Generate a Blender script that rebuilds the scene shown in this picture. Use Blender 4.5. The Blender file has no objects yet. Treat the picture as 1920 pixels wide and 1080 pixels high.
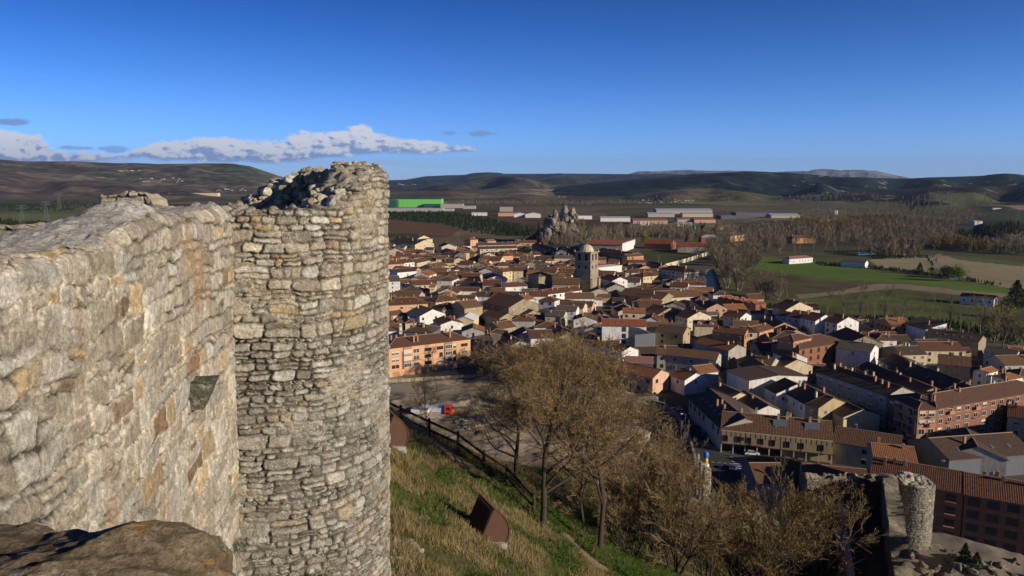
import bpy, bmesh, math, random
import numpy as np
from mathutils import Vector, Matrix

# ------------------------------------------------------------------ camera, sky, sun, exposure
SC = bpy.context.scene
COL = SC.collection
CAMZ, PITCH, FPX = 80.0, math.radians(8.0), 1387.0
cam_data = bpy.data.cameras.new('camera')
cam_data.sensor_width = 36.0
cam_data.lens = 36.0 * FPX / 1920.0
cam_data.clip_start = 0.05
cam_data.clip_end = 90000
cam = bpy.data.objects.new('camera', cam_data)
COL.objects.link(cam)
cam.location = (0, 0, CAMZ)
cam.rotation_euler = (math.pi / 2 - PITCH, 0, 0)
SC.camera = cam

SUN_EL = math.radians(17.0)
SUN_AZ = math.radians(120.0)          # clockwise from +Y: low sun, behind the viewer's right shoulder
sun_data = bpy.data.lights.new('sun', 'SUN')
sun_data.energy = 5.0
sun_data.angle = math.radians(0.5)
sun_data.color = (1.0, 0.86, 0.68)
sun = bpy.data.objects.new('sun', sun_data)
COL.objects.link(sun)
sdir = Vector((math.sin(SUN_AZ) * math.cos(SUN_EL), math.cos(SUN_AZ) * math.cos(SUN_EL), math.sin(SUN_EL)))
sun.rotation_euler = sdir.to_track_quat('Z', 'Y').to_euler()

SC.view_settings.view_transform = 'Standard'
SC.view_settings.look = 'None'
SC.view_settings.exposure = 0.3
SC.view_settings.gamma = 1.0
SC.cycles.max_bounces = 5
SC.cycles.diffuse_bounces = 2
SC.cycles.glossy_bounces = 2
SC.cycles.transmission_bounces = 2
SC.cycles.volume_bounces = 0
SC.cycles.transparent_max_bounces = 4
SC.cycles.use_denoising = True


class NT:
    """small node-tree helper"""
    def __init__(s, tree):
        s.t = tree; s.n = tree.nodes; s.l = tree.links
    def node(s, typ, **kw):
        n = s.n.new(typ)
        for k, v in kw.items():
            setattr(n, k, v)
        return n
    def put(s, sock, v):
        if isinstance(v, bpy.types.NodeSocket):
            s.l.new(v, sock)
        elif v is not None:
            if isinstance(v, (tuple, list)) and len(v) == 3 and sock.type == 'RGBA':
                v = (*v, 1)
            sock.default_value = v
    def math(s, op, a, b=None, c=None, clamp=False):
        n = s.node('ShaderNodeMath', operation=op); n.use_clamp = clamp
        s.put(n.inputs[0], a); s.put(n.inputs[1], b)
        if c is not None: s.put(n.inputs[2], c)
        return n.outputs[0]
    def step(s, x, lo, hi):
        n = s.node('ShaderNodeMapRange', interpolation_type='SMOOTHSTEP')
        s.put(n.inputs[0], x); s.put(n.inputs[1], lo); s.put(n.inputs[2], hi)
        return n.outputs[0]
    def mix(s, f, a, b, mode='MIX'):
        n = s.node('ShaderNodeMix', data_type='RGBA', blend_type=mode)
        s.put(n.inputs[0], f); s.put(n.inputs[6], a); s.put(n.inputs[7], b)
        return n.outputs[2]
    def noise(s, vec, scale, detail=4, rough=0.6):
        n = s.node('ShaderNodeTexNoise')
        s.put(n.inputs['Vector'], vec); s.put(n.inputs['Scale'], scale)
        s.put(n.inputs['Detail'], detail); s.put(n.inputs['Roughness'], rough)
        return n.outputs[0]
    def comb(s, x, y, z):
        n = s.node('ShaderNodeCombineXYZ')
        s.put(n.inputs[0], x); s.put(n.inputs[1], y); s.put(n.inputs[2], z)
        return n.outputs[0]
    def sep(s, v):
        n = s.node('ShaderNodeSeparateXYZ'); s.put(n.inputs[0], v)
        return n.outputs
    def curve(s, x, pts):
        n = s.node('ShaderNodeFloatCurve')
        c = n.mapping.curves[0]
        while len(c.points) > 2: c.points.remove(c.points[1])
        c.points[0].location = pts[0]; c.points[-1].location = pts[-1]
        for p in pts[1:-1]: c.points.new(*p)
        n.mapping.update()
        s.put(n.inputs['Value'], x)
        return n.outputs[0]


def build_world():
    w = bpy.data.worlds.new('World')
    SC.world = w
    w.use_nodes = True
    T = NT(w.node_tree)
    T.n.clear()
    sky = T.node('ShaderNodeTexSky')
    sky.sky_type = 'NISHITA'
    sky.sun_disc = False
    sky.sun_elevation = SUN_EL
    sky.sun_rotation = SUN_AZ
    sky.altitude = 900
    sky.air_density = 1.0
    sky.dust_density = 0.0
    sky.ozone_density = 5.0
    hs = T.node('ShaderNodeHueSaturation')
    hs.inputs['Saturation'].default_value = 1.0
    hs.inputs['Value'].default_value = 1.0
    # grade the daylight sky to a deep blue and clear pale horizon; darkened above the frame to cut fill light
    T.l.new(sky.outputs[0], hs.inputs['Color'])
    tc = T.node('ShaderNodeTexCoord')
    d = tc.outputs['Generated']
    x, y, z = T.sep(d)[:3]
    az = T.math('DIVIDE', x, T.math('MAXIMUM', y, 0.05))           # tan azimuth
    el = T.math('DIVIDE', z, T.math('MAXIMUM', T.math('SQRT', T.math('ADD', T.math('MULTIPLY', x, x), T.math('MULTIPLY', y, y))), 0.05))
    front = T.step(y, 0.15, 0.3)
    ramp = T.node('ShaderNodeValToRGB'); cr = ramp.color_ramp
    stops = [(0.0, (1.18, 1.74, 3.0)), (.032, (1.12, 1.68, 2.95)), (.085, (.80, 1.30, 2.35)), (.139, (.46, .96, 1.82)), (.19, (.24, .72, 1.5)), (.245, (.11, .52, 1.2)), (.40, (.06, .25, .62))]
    cr.elements[0].position = 0; cr.elements[0].color = (1.18 / 3, 1.74 / 3, 3.0 / 3, 1)
    cr.elements[1].position = 1; cr.elements[1].color = (.008, .035, .09, 1)
    for p_, c_ in stops[1:]:
        e_ = cr.elements.new(p_); e_.color = (c_[0] / 3, c_[1] / 3, c_[2] / 3, 1)
    T.l.new(T.math('MAXIMUM', el, 0.0), ramp.inputs[0])
    dbl = T.node('ShaderNodeVectorMath', operation='SCALE'); T.l.new(ramp.outputs[0], dbl.inputs[0]); dbl.inputs['Scale'].default_value = 3.0
    graded = T.mix(1.0, hs.outputs[0], dbl.outputs[0], 'MULTIPLY')
    # cloud bank low above the left horizon: azimuth -> normalised 0..1 over tan az -0.9 .. 0.1
    a01 = T.math('DIVIDE', T.math('ADD', az, 0.9), 1.0, clamp=True)
    U = lambda u: ((u - 960) / 1400 + 0.9)
    E = lambda v: (345 - v) / 1400 * 8          # elevation scaled by 8 into curve range
    top = T.curve(a01, [(0, .5), (U(0), E(256)), (U(60), E(266)), (U(150), E(290)), (U(235), E(290)), (U(300), E(272)), (U(420), E(262)), (U(520), E(266)), (U(560), E(252)),
                        (U(610), E(248)), (U(680), E(242)), (U(740), E(256)), (U(810), E(262)), (U(875), E(272)), (U(900), E(290)), (U(925), E(330)), (1, 0)])
    base = T.curve(a01, [(0, .15), (U(0), E(318)), (U(150), E(310)), (U(240), E(302)), (U(400), E(306)), (U(540), E(304)), (U(640), E(294)), (U(760), E(288)), (U(890), E(284)), (1, E(284))])
    el8 = T.math('MULTIPLY', el, 8.0)
    v3 = T.comb(T.math('MULTIPLY', az, 1.0), T.math('MULTIPLY', el, 2.0), 0.0)
    n1 = T.noise(v3, 22, 6, 0.62)
    n2 = T.noise(v3, 70, 5, 0.6)
    nn = T.math('SUBTRACT', T.math('ADD', T.math('MULTIPLY', n1, 0.7), T.math('MULTIPLY', n2, 0.3)), 0.5)
    dtop = T.math('ADD', T.math('SUBTRACT', top, el8), T.math('MULTIPLY', nn, 0.36))
    dbot = T.math('ADD', T.math('SUBTRACT', el8, base), T.math('MULTIPLY', nn, 0.16))
    m = T.math('MULTIPLY', T.step(dtop, 0.0, 0.05), T.step(dbot, -0.03, 0.02))
    rel = T.math('DIVIDE', T.math('SUBTRACT', el8, base), T.math('MAXIMUM', T.math('SUBTRACT', top, base), 0.05))
    v4 = T.comb(T.math('ADD', az, 0.006), T.math('MULTIPLY', T.math('ADD', el, 0.004), 2.0), 0.0)
    n1b = T.math('ADD', T.math('MULTIPLY', T.noise(v4, 22, 6, 0.62), 0.6), T.math('MULTIPLY', T.noise(v4, 70, 5, 0.6), 0.4))
    relief = T.math('MULTIPLY', T.math('SUBTRACT', T.math('ADD', nn, 0.5), n1b), 5.5)
    lit = T.step(T.math('ADD', T.math('ADD', T.math('MULTIPLY', rel, 1.25), relief), T.math('MULTIPLY', nn, 1.3)), -0.02, 0.72)
    ccol = T.mix(lit, (3.2, 4.7, 8.4), (11.0, 11.2, 11.8))
    # thin veil and streaks right above the hills
    v5 = T.comb(T.math('MULTIPLY', az, 0.6), T.math('MULTIPLY', el, 6.0), 3.0)
    n3 = T.noise(v5, 16, 6, 0.62)
    veil = T.math('MULTIPLY', T.step(n3, 0.44, 0.64), T.math('MULTIPLY', T.step(el8, E(292), E(312)), T.step(az, 0.03, -0.16)))
    veil = T.math('MULTIPLY', veil, 0.62)
    base_sky = T.mix(T.math('MULTIPLY', veil, front), graded, (6.6, 7.8, 10.2))
    c1 = T.mix(T.math('MULTIPLY', T.math('MULTIPLY', m, front), 0.93), base_sky, ccol)
    # small dark shreds
    def shred(cu, cv, ru, rv, cin, s):
        ax = T.math('DIVIDE', T.math('SUBTRACT', az, (cu - 960) / 1400), ru / 1400)
        ay = T.math('DIVIDE', T.math('SUBTRACT', el, (345 - cv) / 1400), rv / 1400)
        r = T.math('SQRT', T.math('ADD', T.math('MULTIPLY', ax, ax), T.math('MULTIPLY', ay, ay)))
        k = T.step(T.math('ADD', r, T.math('MULTIPLY', nn, 3.4)), 1.0, 0.4)
        return T.mix(T.math('MULTIPLY', T.math('MULTIPLY', k, front), s), cin, (2.7, 4.2, 7.8))
    c2 = shred(900, 253, 36, 7, c1, 0.75)
    c2 = shred(845, 251, 20, 5, c2, 0.6)
    c2 = shred(28, 250, 45, 6, c2, 0.8)
    c2 = shred(155, 287, 40, 5, c2, 0.6)
    c2 = shred(215, 288, 34, 7, c2, 0.6)
    bg = T.node('ShaderNodeBackground')
    T.l.new(c2, bg.inputs[0])
    bg.inputs[1].default_value = 0.06
    out = T.node('ShaderNodeOutputWorld')
    T.l.new(bg.outputs[0], out.inputs[0])
build_world()

# ------------------------------------------------------------------ helpers
RNG = np.random.default_rng(7)
random.seed(7)
CP, SP = math.cos(PITCH), math.sin(PITCH)


def ray(u, v):
    a, b = (u - 960) / FPX, (540 - v) / FPX
    return np.array([a, CP + b * SP, -SP + b * CP])


def P(u, v, h=0.0):
    """the place at height h that this sight line meets"""
    d = ray(u, v)
    t = (h - CAMZ) / d[2]
    return d[0] * t, d[1] * t


def proj(x, y, z):
    dz = z - CAMZ
    dep = y * CP - dz * SP
    return 960 + FPX * x / dep, 540 - FPX * (y * SP + dz * CP) / dep


def sstep(x, a, b):
    t = np.clip((x - a) / (b - a), 0, 1)
    return t * t * (3 - 2 * t)


_lat = {}
def vnoise(x, y, seed=0):
    """value noise in [-1,1]"""
    if seed not in _lat:
        _lat[seed] = np.random.default_rng(1000 + seed).uniform(-1, 1, (256, 256))
    L = _lat[seed]
    xi, yi = np.floor(x).astype(np.int64), np.floor(y).astype(np.int64)
    fx, fy = x - xi, y - yi
    fx = fx * fx * (3 - 2 * fx); fy = fy * fy * (3 - 2 * fy)
    a, b = L[xi & 255, yi & 255], L[(xi + 1) & 255, yi & 255]
    c, d = L[xi & 255, (yi + 1) & 255], L[(xi + 1) & 255, (yi + 1) & 255]
    return (a * (1 - fx) + b * fx) * (1 - fy) + (c * (1 - fx) + d * fx) * fy


def fbm(x, y, seed=0, oct=4, gain=0.5):
    s, a, n = 0, 1.0, 0
    for i in range(oct):
        s = s + a * vnoise(x * 2 ** i + 17.3 * i, y * 2 ** i + 9.1 * i, seed + i)
        n += a; a *= gain
    return s / n


def in_poly(x, y, poly):
    inside = np.zeros(np.shape(x), bool)
    n = len(poly)
    for i in range(n):
        x1, y1 = poly[i]; x2, y2 = poly[(i + 1) % n]
        c = ((y1 > y) != (y2 > y)) & (x < (x2 - x1) * (y - y1) / (y2 - y1 + 1e-12) + x1)
        inside ^= c
    return inside


def seg_dist(x, y, pts):
    best = np.full(np.shape(x), 1e9)
    for (x1, y1), (x2, y2) in zip(pts[:-1], pts[1:]):
        dx, dy = x2 - x1, y2 - y1
        t = np.clip(((x - x1) * dx + (y - y1) * dy) / (dx * dx + dy * dy + 1e-9), 0, 1)
        best = np.minimum(best, np.hypot(x - x1 - t * dx, y - y1 - t * dy))
    return best


def tag(o, label=None, cat=None, group=None, kind=None):
    if label: o['label'] = label
    if cat: o['category'] = cat
    if group: o['group'] = group
    if kind: o['kind'] = kind
    return o


def link(o, parent=None):
    COL.objects.link(o)
    if parent is not None: o.parent = parent
    return o


def empty(name, loc, rz=0.0):
    o = bpy.data.objects.new(name, None)
    o.empty_display_size = 0.3
    o.location = loc; o.rotation_euler = (0, 0, rz)
    return link(o)


def raw_mesh(name, verts, faces, mats=(), midx=None, smooth=False, col=None, uv=None):
    """verts (n,3); faces array (m,k) or list of arrays of one k each"""
    me = bpy.data.meshes.new(name)
    verts = np.asarray(verts, np.float32)
    if isinstance(faces, np.ndarray): faces = [faces]
    faces = [np.asarray(f, np.int32) for f in faces if len(f)]
    me.vertices.add(len(verts)); me.vertices.foreach_set('co', verts.ravel())
    nl = sum(f.size for f in faces); nf = sum(len(f) for f in faces)
    me.loops.add(nl); me.loops.foreach_set('vertex_index', np.concatenate([f.ravel() for f in faces]))
    me.polygons.add(nf)
    starts = []; off = 0
    for f in faces:
        starts.append(off + np.arange(len(f)) * f.shape[1]); off += f.size
    me.polygons.foreach_set('loop_start', np.concatenate(starts).astype(np.int32))
    for m in mats: me.materials.append(m)
    if midx is not None: me.polygons.foreach_set('material_index', np.asarray(midx, np.int32))
    if col is not None:
        ca = me.color_attributes.new('tint', 'FLOAT_COLOR', 'POINT')
        c4 = np.ones((len(verts), 4), np.float32); c4[:, :3] = col
        ca.data.foreach_set('color', c4.ravel())
    me.update(calc_edges=True)
    me.polygons.foreach_set('use_smooth', np.full(nf, smooth, bool))
    me.validate()
    return me


def mobj(name, me, parent=None, loc=None):
    o = bpy.data.objects.new(name, me)
    if loc is not None: o.location = loc
    return link(o, parent)


class MB:
    """collects polygons into one mesh"""
    def __init__(s): s.v = []; s.f = []; s.m = []; s.uv = []
    def poly(s, pts, mi=0, uv=None):
        b = len(s.v); s.v += [tuple(p) for p in pts]
        s.f.append(tuple(range(b, b + len(pts)))); s.m.append(mi)
        s.uv.append(uv if uv else [(0, 0)] * len(pts))
    def hexa(s, q, mi=0):
        """q: 8 corners, bottom four ccw then top four"""
        for f in ((3, 2, 1, 0), (4, 5, 6, 7), (0, 1, 5, 4), (1, 2, 6, 5), (2, 3, 7, 6), (3, 0, 4, 7)):
            s.poly([q[i] for i in f], mi)
    def box(s, x0, y0, z0, x1, y1, z1, mi=0):
        s.hexa([(x0, y0, z0), (x1, y0, z0), (x1, y1, z0), (x0, y1, z0), (x0, y0, z1), (x1, y0, z1), (x1, y1, z1), (x0, y1, z1)], mi)
    def tube(s, p0, p1, r0, r1=None, n=8, mi=0, cap=True):
        r1 = r0 if r1 is None else r1
        p0, p1 = Vector(p0), Vector(p1)
        d = (p1 - p0).normalized()
        a = d.orthogonal().normalized(); b = d.cross(a)
        c0 = [p0 + (a * math.cos(k * 2 * math.pi / n) + b * math.sin(k * 2 * math.pi / n)) * r0 for k in range(n)]
        c1 = [p1 + (a * math.cos(k * 2 * math.pi / n) + b * math.sin(k * 2 * math.pi / n)) * r1 for k in range(n)]
        for k in range(n):
            s.poly([c0[k], c0[(k + 1) % n], c1[(k + 1) % n], c1[k]], mi)
        if cap: s.poly(c0[::-1], mi); s.poly(c1, mi)
    def prism(s, pts, vec, mi=0):
        """extrude a planar outline by vec"""
        v = Vector(vec); p = [Vector(q) for q in pts]; t = [q + v for q in p]
        s.poly(p[::-1], mi); s.poly(t, mi)
        for k in range(len(p)):
            k2 = (k + 1) % len(p)
            s.poly([p[k], p[k2], t[k2], t[k]], mi)
    def mesh(s, name, mats, smooth=False):
        me = bpy.data.meshes.new(name)
        me.from_pydata(s.v, [], s.f)
        for m in mats: me.materials.append(m)
        me.polygons.foreach_set('material_index', s.m)
        uvl = me.uv_layers.new(name='UVMap')
        flat = [c for uv in s.uv for p in uv for c in p]
        uvl.data.foreach_set('uv', flat)
        if smooth: me.polygons.foreach_set('use_smooth', [True] * len(me.polygons))
        me.update()
        return me
    def build(s, name, mats, parent=None, smooth=False, loc=None):
        return mobj(name, s.mesh(name, mats if isinstance(mats, (list, tuple)) else [mats], smooth), parent, loc)


# ------------------------------------------------------------------ materials
def new_mat(name):
    m = bpy.data.materials.new(name); m.use_nodes = True
    T = NT(m.node_tree)
    b = T.n['Principled BSDF']
    b.inputs['Specular IOR Level'].default_value = 0.25
    return m, T, b


def bump(T, b, h, strength=0.4, dist=0.02):
    n = T.node('ShaderNodeBump')
    n.inputs['Strength'].default_value = strength
    n.inputs['Distance'].default_value = dist
    T.l.new(h, n.inputs['Height'])
    T.l.new(n.outputs[0], b.inputs['Normal'])


def plain(name, col, rough=0.8, metal=0.0, var=0.12, scale=1.5, spec=0.25):
    m, T, b = new_mat(name)
    tc = T.node('ShaderNodeTexCoord').outputs['Object']
    n = T.noise(tc, scale, 5, 0.65)
    c = T.mix(n, tuple(x * (1 - var * 2) for x in col), tuple(min(1, x * (1 + var * 1.4)) for x in col))
    T.l.new(c, b.inputs['Base Color'])
    b.inputs['Roughness'].default_value = rough
    b.inputs['Metallic'].default_value = metal
    b.inputs['Specular IOR Level'].default_value = spec
    return m


def stucco(name, col, dirt=(0.2, 0.17, 0.13), amount=0.5):
    m, T, b = new_mat(name)
    geo = T.node('ShaderNodeTexCoord').outputs['Object']
    x, y, z = T.sep(geo)[:3]
    info = T.node('ShaderNodeObjectInfo')
    rnd = info.outputs['Random']
    off = T.math('MULTIPLY', rnd, 40.0)
    v = T.comb(T.math('ADD', x, off), y, T.math('MULTIPLY', z, 0.28))
    streak = T.noise(v, 0.9, 5, 0.7)
    blot = T.noise(geo, 0.35, 4, 0.6)
    f = T.math('MULTIPLY', T.step(T.math('ADD', streak, T.math('MULTIPLY', blot, 0.5)), 0.62, 1.0), amount)
    tint = T.mix(rnd, tuple(c * 0.88 for c in col), tuple(min(c * 1.05, .85) for c in col))
    c = T.mix(f, tint, dirt)
    fine = T.noise(geo, 6, 3, 0.6)
    c = T.mix(0.25, c, T.mix(fine, (0.0, 0.0, 0.0), (1, 1, 1)), 'OVERLAY')
    T.l.new(c, b.inputs['Base Color'])
    b.inputs['Roughness'].default_value = 0.9
    bump(T, b, fine, 0.25, 0.03)
    return m


def tiles(name, col, col2, pitch_w=0.42, dark=(0.035, 0.022, 0.016), lich=0.35):
    m, T, b = new_mat(name)
    uv = T.node('ShaderNodeTexCoord').outputs['UV']
    obj = T.node('ShaderNodeTexCoord').outputs['Object']
    rnd = T.node('ShaderNodeObjectInfo').outputs['Random']
    x, y, z = T.sep(uv)[:3]
    wav = T.math('SINE', T.math('MULTIPLY', x, 2 * math.pi / pitch_w))
    rowf = T.math('FRACT', T.math('DIVIDE', y, 0.36))
    cell = T.comb(T.math('FLOOR', T.math('DIVIDE', x, pitch_w)), T.math('FLOOR', T.math('DIVIDE', y, 0.36)), T.math('MULTIPLY', rnd, 50))
    wn = T.node('ShaderNodeTexWhiteNoise'); T.l.new(cell, wn.inputs[0])
    cv = wn.outputs[0]
    ov = T.node('ShaderNodeVectorMath', operation='ADD'); T.l.new(obj, ov.inputs[0])
    T.l.new(T.comb(T.math('MULTIPLY', rnd, 60), T.math('MULTIPLY', rnd, 33), 0), ov.inputs[1])
    big = T.noise(ov.outputs[0], 0.5, 6, 0.7)
    med = T.noise(ov.outputs[0], 2.2, 4, 0.7)
    f = T.math('ADD', T.math('MULTIPLY', cv, 0.45), T.math('ADD', T.math('MULTIPLY', big, 0.9), T.math('MULTIPLY', rnd, 0.45)))
    c = T.mix(T.step(f, 0.45, 1.25), col, col2)
    c = T.mix(T.math('MULTIPLY', T.step(T.math('ADD', med, T.math('MULTIPLY', cv, 0.25)), 0.62, 0.8), lich), c, (0.16, 0.13, 0.09))
    c = T.mix(T.math('MULTIPLY', T.step(big, 0.52, 0.75), 0.7), c, dark)
    g = T.math('MAXIMUM', T.step(wav, -0.45, -1.0), T.step(rowf, 0.88, 1.0))
    c = T.mix(T.math('MULTIPLY', g, 0.75), c, dark)
    T.l.new(c, b.inputs['Base Color'])
    b.inputs['Roughness'].default_value = 0.88
    hgt = T.math('ADD', T.math('MULTIPLY', wav, 0.5), T.math('MULTIPLY', rowf, -0.4))
    bump(T, b, hgt, 0.7, 0.06)
    return m


M = {}
M['white'] = stucco('wall_white', (0.74, 0.73, 0.70), (0.30, 0.27, 0.22), 0.6)
M['cream'] = stucco('wall_cream', (0.60, 0.52, 0.37), (0.26, 0.21, 0.15), 0.65)
M['yellow'] = stucco('wall_yellow', (0.62, 0.52, 0.32), (0.33, 0.26, 0.15), 0.35)
M['grey'] = stucco('wall_grey', (0.42, 0.40, 0.36), (0.2, 0.18, 0.15), 0.6)
M['stone'] = stucco('wall_stone', (0.34, 0.29, 0.20), (0.12, 0.10, 0.075), 0.8)
M['ochre'] = stucco('wall_ochre', (0.40, 0.32, 0.19), (0.17, 0.14, 0.10), 0.6)
M['orange'] = stucco('wall_orange', (0.60, 0.35, 0.20), (0.36, 0.2, 0.11), 0.22)
M['pink'] = stucco('wall_pink', (0.56, 0.36, 0.25), (0.27, 0.17, 0.12), 0.5)
M['concrete'] = stucco('wall_concrete', (0.40, 0.38, 0.33), (0.22, 0.20, 0.17), 0.7)
M['blue'] = stucco('wall_blue_shade', (0.25, 0.35, 0.6), (0.15, 0.2, 0.35), 0.3)  # blue of the shade put into the wall colour
M['slate'] = stucco('wall_slate_shade', (0.12, 0.13, 0.15), (0.07, 0.07, 0.08), 0.4)  # also stands in for shaded fronts, their shade put into the colour


def brickmat(name, c1, c2, mortar):
    m, T, b = new_mat(name)
    obj = T.node('ShaderNodeTexCoord').outputs['Object']
    n = T.noise(obj, 0.6, 5, 0.7)
    c = T.mix(n, c1, c2)
    x, y, z = T.sep(obj)[:3]
    fl = T.step(T.math('FRACT', T.math('DIVIDE', z, 3.0)), 0.93, 0.96)
    c = T.mix(T.math('MULTIPLY', fl, 0.35), c, mortar)
    T.l.new(c, b.inputs['Base Color']); b.inputs['Roughness'].default_value = 0.9
    return m
M['brick'] = brickmat('wall_brick', (0.17, 0.075, 0.045), (0.27, 0.125, 0.075), (0.35, 0.25, 0.18))
M['brick_light'] = brickmat('wall_brick_light', (0.36, 0.17, 0.09), (0.46, 0.24, 0.13), (0.42, 0.3, 0.2))

M['rbrown'] = tiles('roof_brown', (0.115, 0.043, 0.025), (0.18, 0.074, 0.039))
M['rred'] = tiles('roof_red', (0.26, 0.062, 0.03), (0.33, 0.1, 0.045), lich=0.08)
M['rorange'] = tiles('roof_orange', (0.29, 0.115, 0.05), (0.36, 0.165, 0.075), lich=0.15)
M['rold'] = tiles('roof_old', (0.125, 0.060, 0.034), (0.205, 0.11, 0.06), lich=0.45)
M['rdark'] = tiles('roof_dark', (0.07, 0.045, 0.035), (0.115, 0.075, 0.052), lich=0.2)
M['rgrey'] = tiles('roof_grey', (0.09, 0.082, 0.072), (0.15, 0.135, 0.115), lich=0.3)
M['rchoc'] = tiles('roof_chocolate', (0.12, 0.058, 0.04), (0.155, 0.08, 0.055), pitch_w=0.3, lich=0.05)
M['rmetal'] = plain('roof_metal', (0.42, 0.43, 0.46), 0.5, 0.1)
M['rmetaldark'] = plain('roof_metal_dark', (0.16, 0.17, 0.19), 0.5, 0.2)
M['rwhite'] = plain('roof_white', (0.7, 0.7, 0.7), 0.6)
M['rindred'] = plain('roof_dull_red', (0.26, 0.13, 0.11), 0.7)
M['ridge'] = plain('ridge_mortar', (0.35, 0.25, 0.18), 0.9)
M['chimney'] = stucco('chimney_brick', (0.40, 0.22, 0.13), (0.22, 0.13, 0.08), 0.5)
M['glass'] = plain('window_glass', (0.025, 0.03, 0.04), 0.12, 0, 0.3, 0.7, 0.6)
M['frame_w'] = plain('frame_white', (0.62, 0.61, 0.58), 0.6)
M['frame_d'] = plain('frame_dark', (0.10, 0.065, 0.045), 0.6)
M['shutter'] = plain('shutter_pale', (0.55, 0.50, 0.42), 0.6)
M['wood'] = plain('fence_wood', (0.055, 0.040, 0.028), 0.85, 0, 0.3, 6)
M['corten'] = plain('weathering_steel', (0.125, 0.065, 0.042), 0.7, 0.1, 0.2, 2.5)
M['asphalt'] = plain('asphalt', (0.055, 0.055, 0.057), 0.9, 0, 0.2, 0.6)
M['paint'] = plain('road_paint', (0.62, 0.62, 0.6), 0.8)
M['paving'] = plain('paving', (0.27, 0.245, 0.21), 0.9, 0, 0.15, 1.2)
M['kerb'] = plain('kerb_stone', (0.36, 0.34, 0.31), 0.9)
M['metal'] = plain('galvanised_metal', (0.35, 0.36, 0.37), 0.45, 0.6)
M['black'] = plain('black_rubber', (0.02, 0.02, 0.02), 0.8)
M['car_white'] = plain('car_paint_white', (0.68, 0.69, 0.7), 0.25, 0, 0.03)
M['car_grey'] = plain('car_paint_grey', (0.24, 0.25, 0.27), 0.25, 0.3, 0.03)
M['car_blue'] = plain('car_paint_blue', (0.09, 0.14, 0.33), 0.25, 0.2, 0.03)
M['car_red'] = plain('truck_paint_red', (0.62, 0.055, 0.02), 0.4, 0, 0.05)
M['mach_blue'] = plain('machine_blue', (0.05, 0.16, 0.5), 0.5, 0, 0.05)
M['panel'] = plain('solar_panel', (0.16, 0.18, 0.21), 0.25, 0.2)
M['pool'] = plain('pool_water', (0.18, 0.5, 0.7), 0.15, 0, 0.03)
M['pylon_steel'] = plain('pylon_steel', (0.13, 0.14, 0.15))
M['bark'] = plain('bark', (0.055, 0.042, 0.03), 0.95, 0, 0.3, 5)
M['barkpale'] = plain('bark_pale', (0.19, 0.16, 0.125), 0.95, 0, 0.25, 3)


def leafmat(name, c1, c2, var=0.9):
    m, T, b = new_mat(name)
    pos = T.node('ShaderNodeNewGeometry')
    n = T.noise(pos.outputs['Position'], var, 4, 0.7)
    wn = pos.outputs['Random Per Island']
    f = T.math('ADD', T.math('MULTIPLY', T.step(n, 0.3, 0.7), 0.6), T.math('MULTIPLY', wn, 0.4))
    T.l.new(T.mix(f, c1, c2), b.inputs['Base Color'])
    b.inputs['Roughness'].default_value = 0.85
    b.inputs['Specular IOR Level'].default_value = 0.1
    return m
M['twig'] = leafmat('twigs', (0.10, 0.072, 0.043), (0.24, 0.17, 0.095))
M['bud'] = leafmat('buds', (0.24, 0.165, 0.045), (0.52, 0.35, 0.11))
M['twigfar'] = leafmat('twigs_far', (0.11, 0.09, 0.06), (0.25, 0.205, 0.14), 0.05)
M['twiggold'] = leafmat('twigs_gold', (0.12, 0.09, 0.035), (0.19, 0.15, 0.06), 0.05)
M['pine'] = leafmat('pine_needles', (0.012, 0.022, 0.01), (0.03, 0.05, 0.02), 0.08)
M['leaf'] = leafmat('fresh_leaves', (0.07, 0.13, 0.015), (0.14, 0.22, 0.03), 0.3)
M['hedge'] = leafmat('hedge_leaves', (0.015, 0.025, 0.012), (0.035, 0.055, 0.02), 0.2)
M['blossom'] = leafmat('yellow_blossom', (0.25, 0.2, 0.02), (0.4, 0.33, 0.03), 0.5)
M['straw'] = leafmat('dry_grass', (0.16, 0.13, 0.06), (0.36, 0.27, 0.13), 1.2)
M['green'] = leafmat('green_grass', (0.055, 0.07, 0.02), (0.13, 0.14, 0.045), 1.2)
M['herb'] = leafmat('green_herbs', (0.04, 0.08, 0.014), (0.10, 0.16, 0.03), 1.0)

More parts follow.
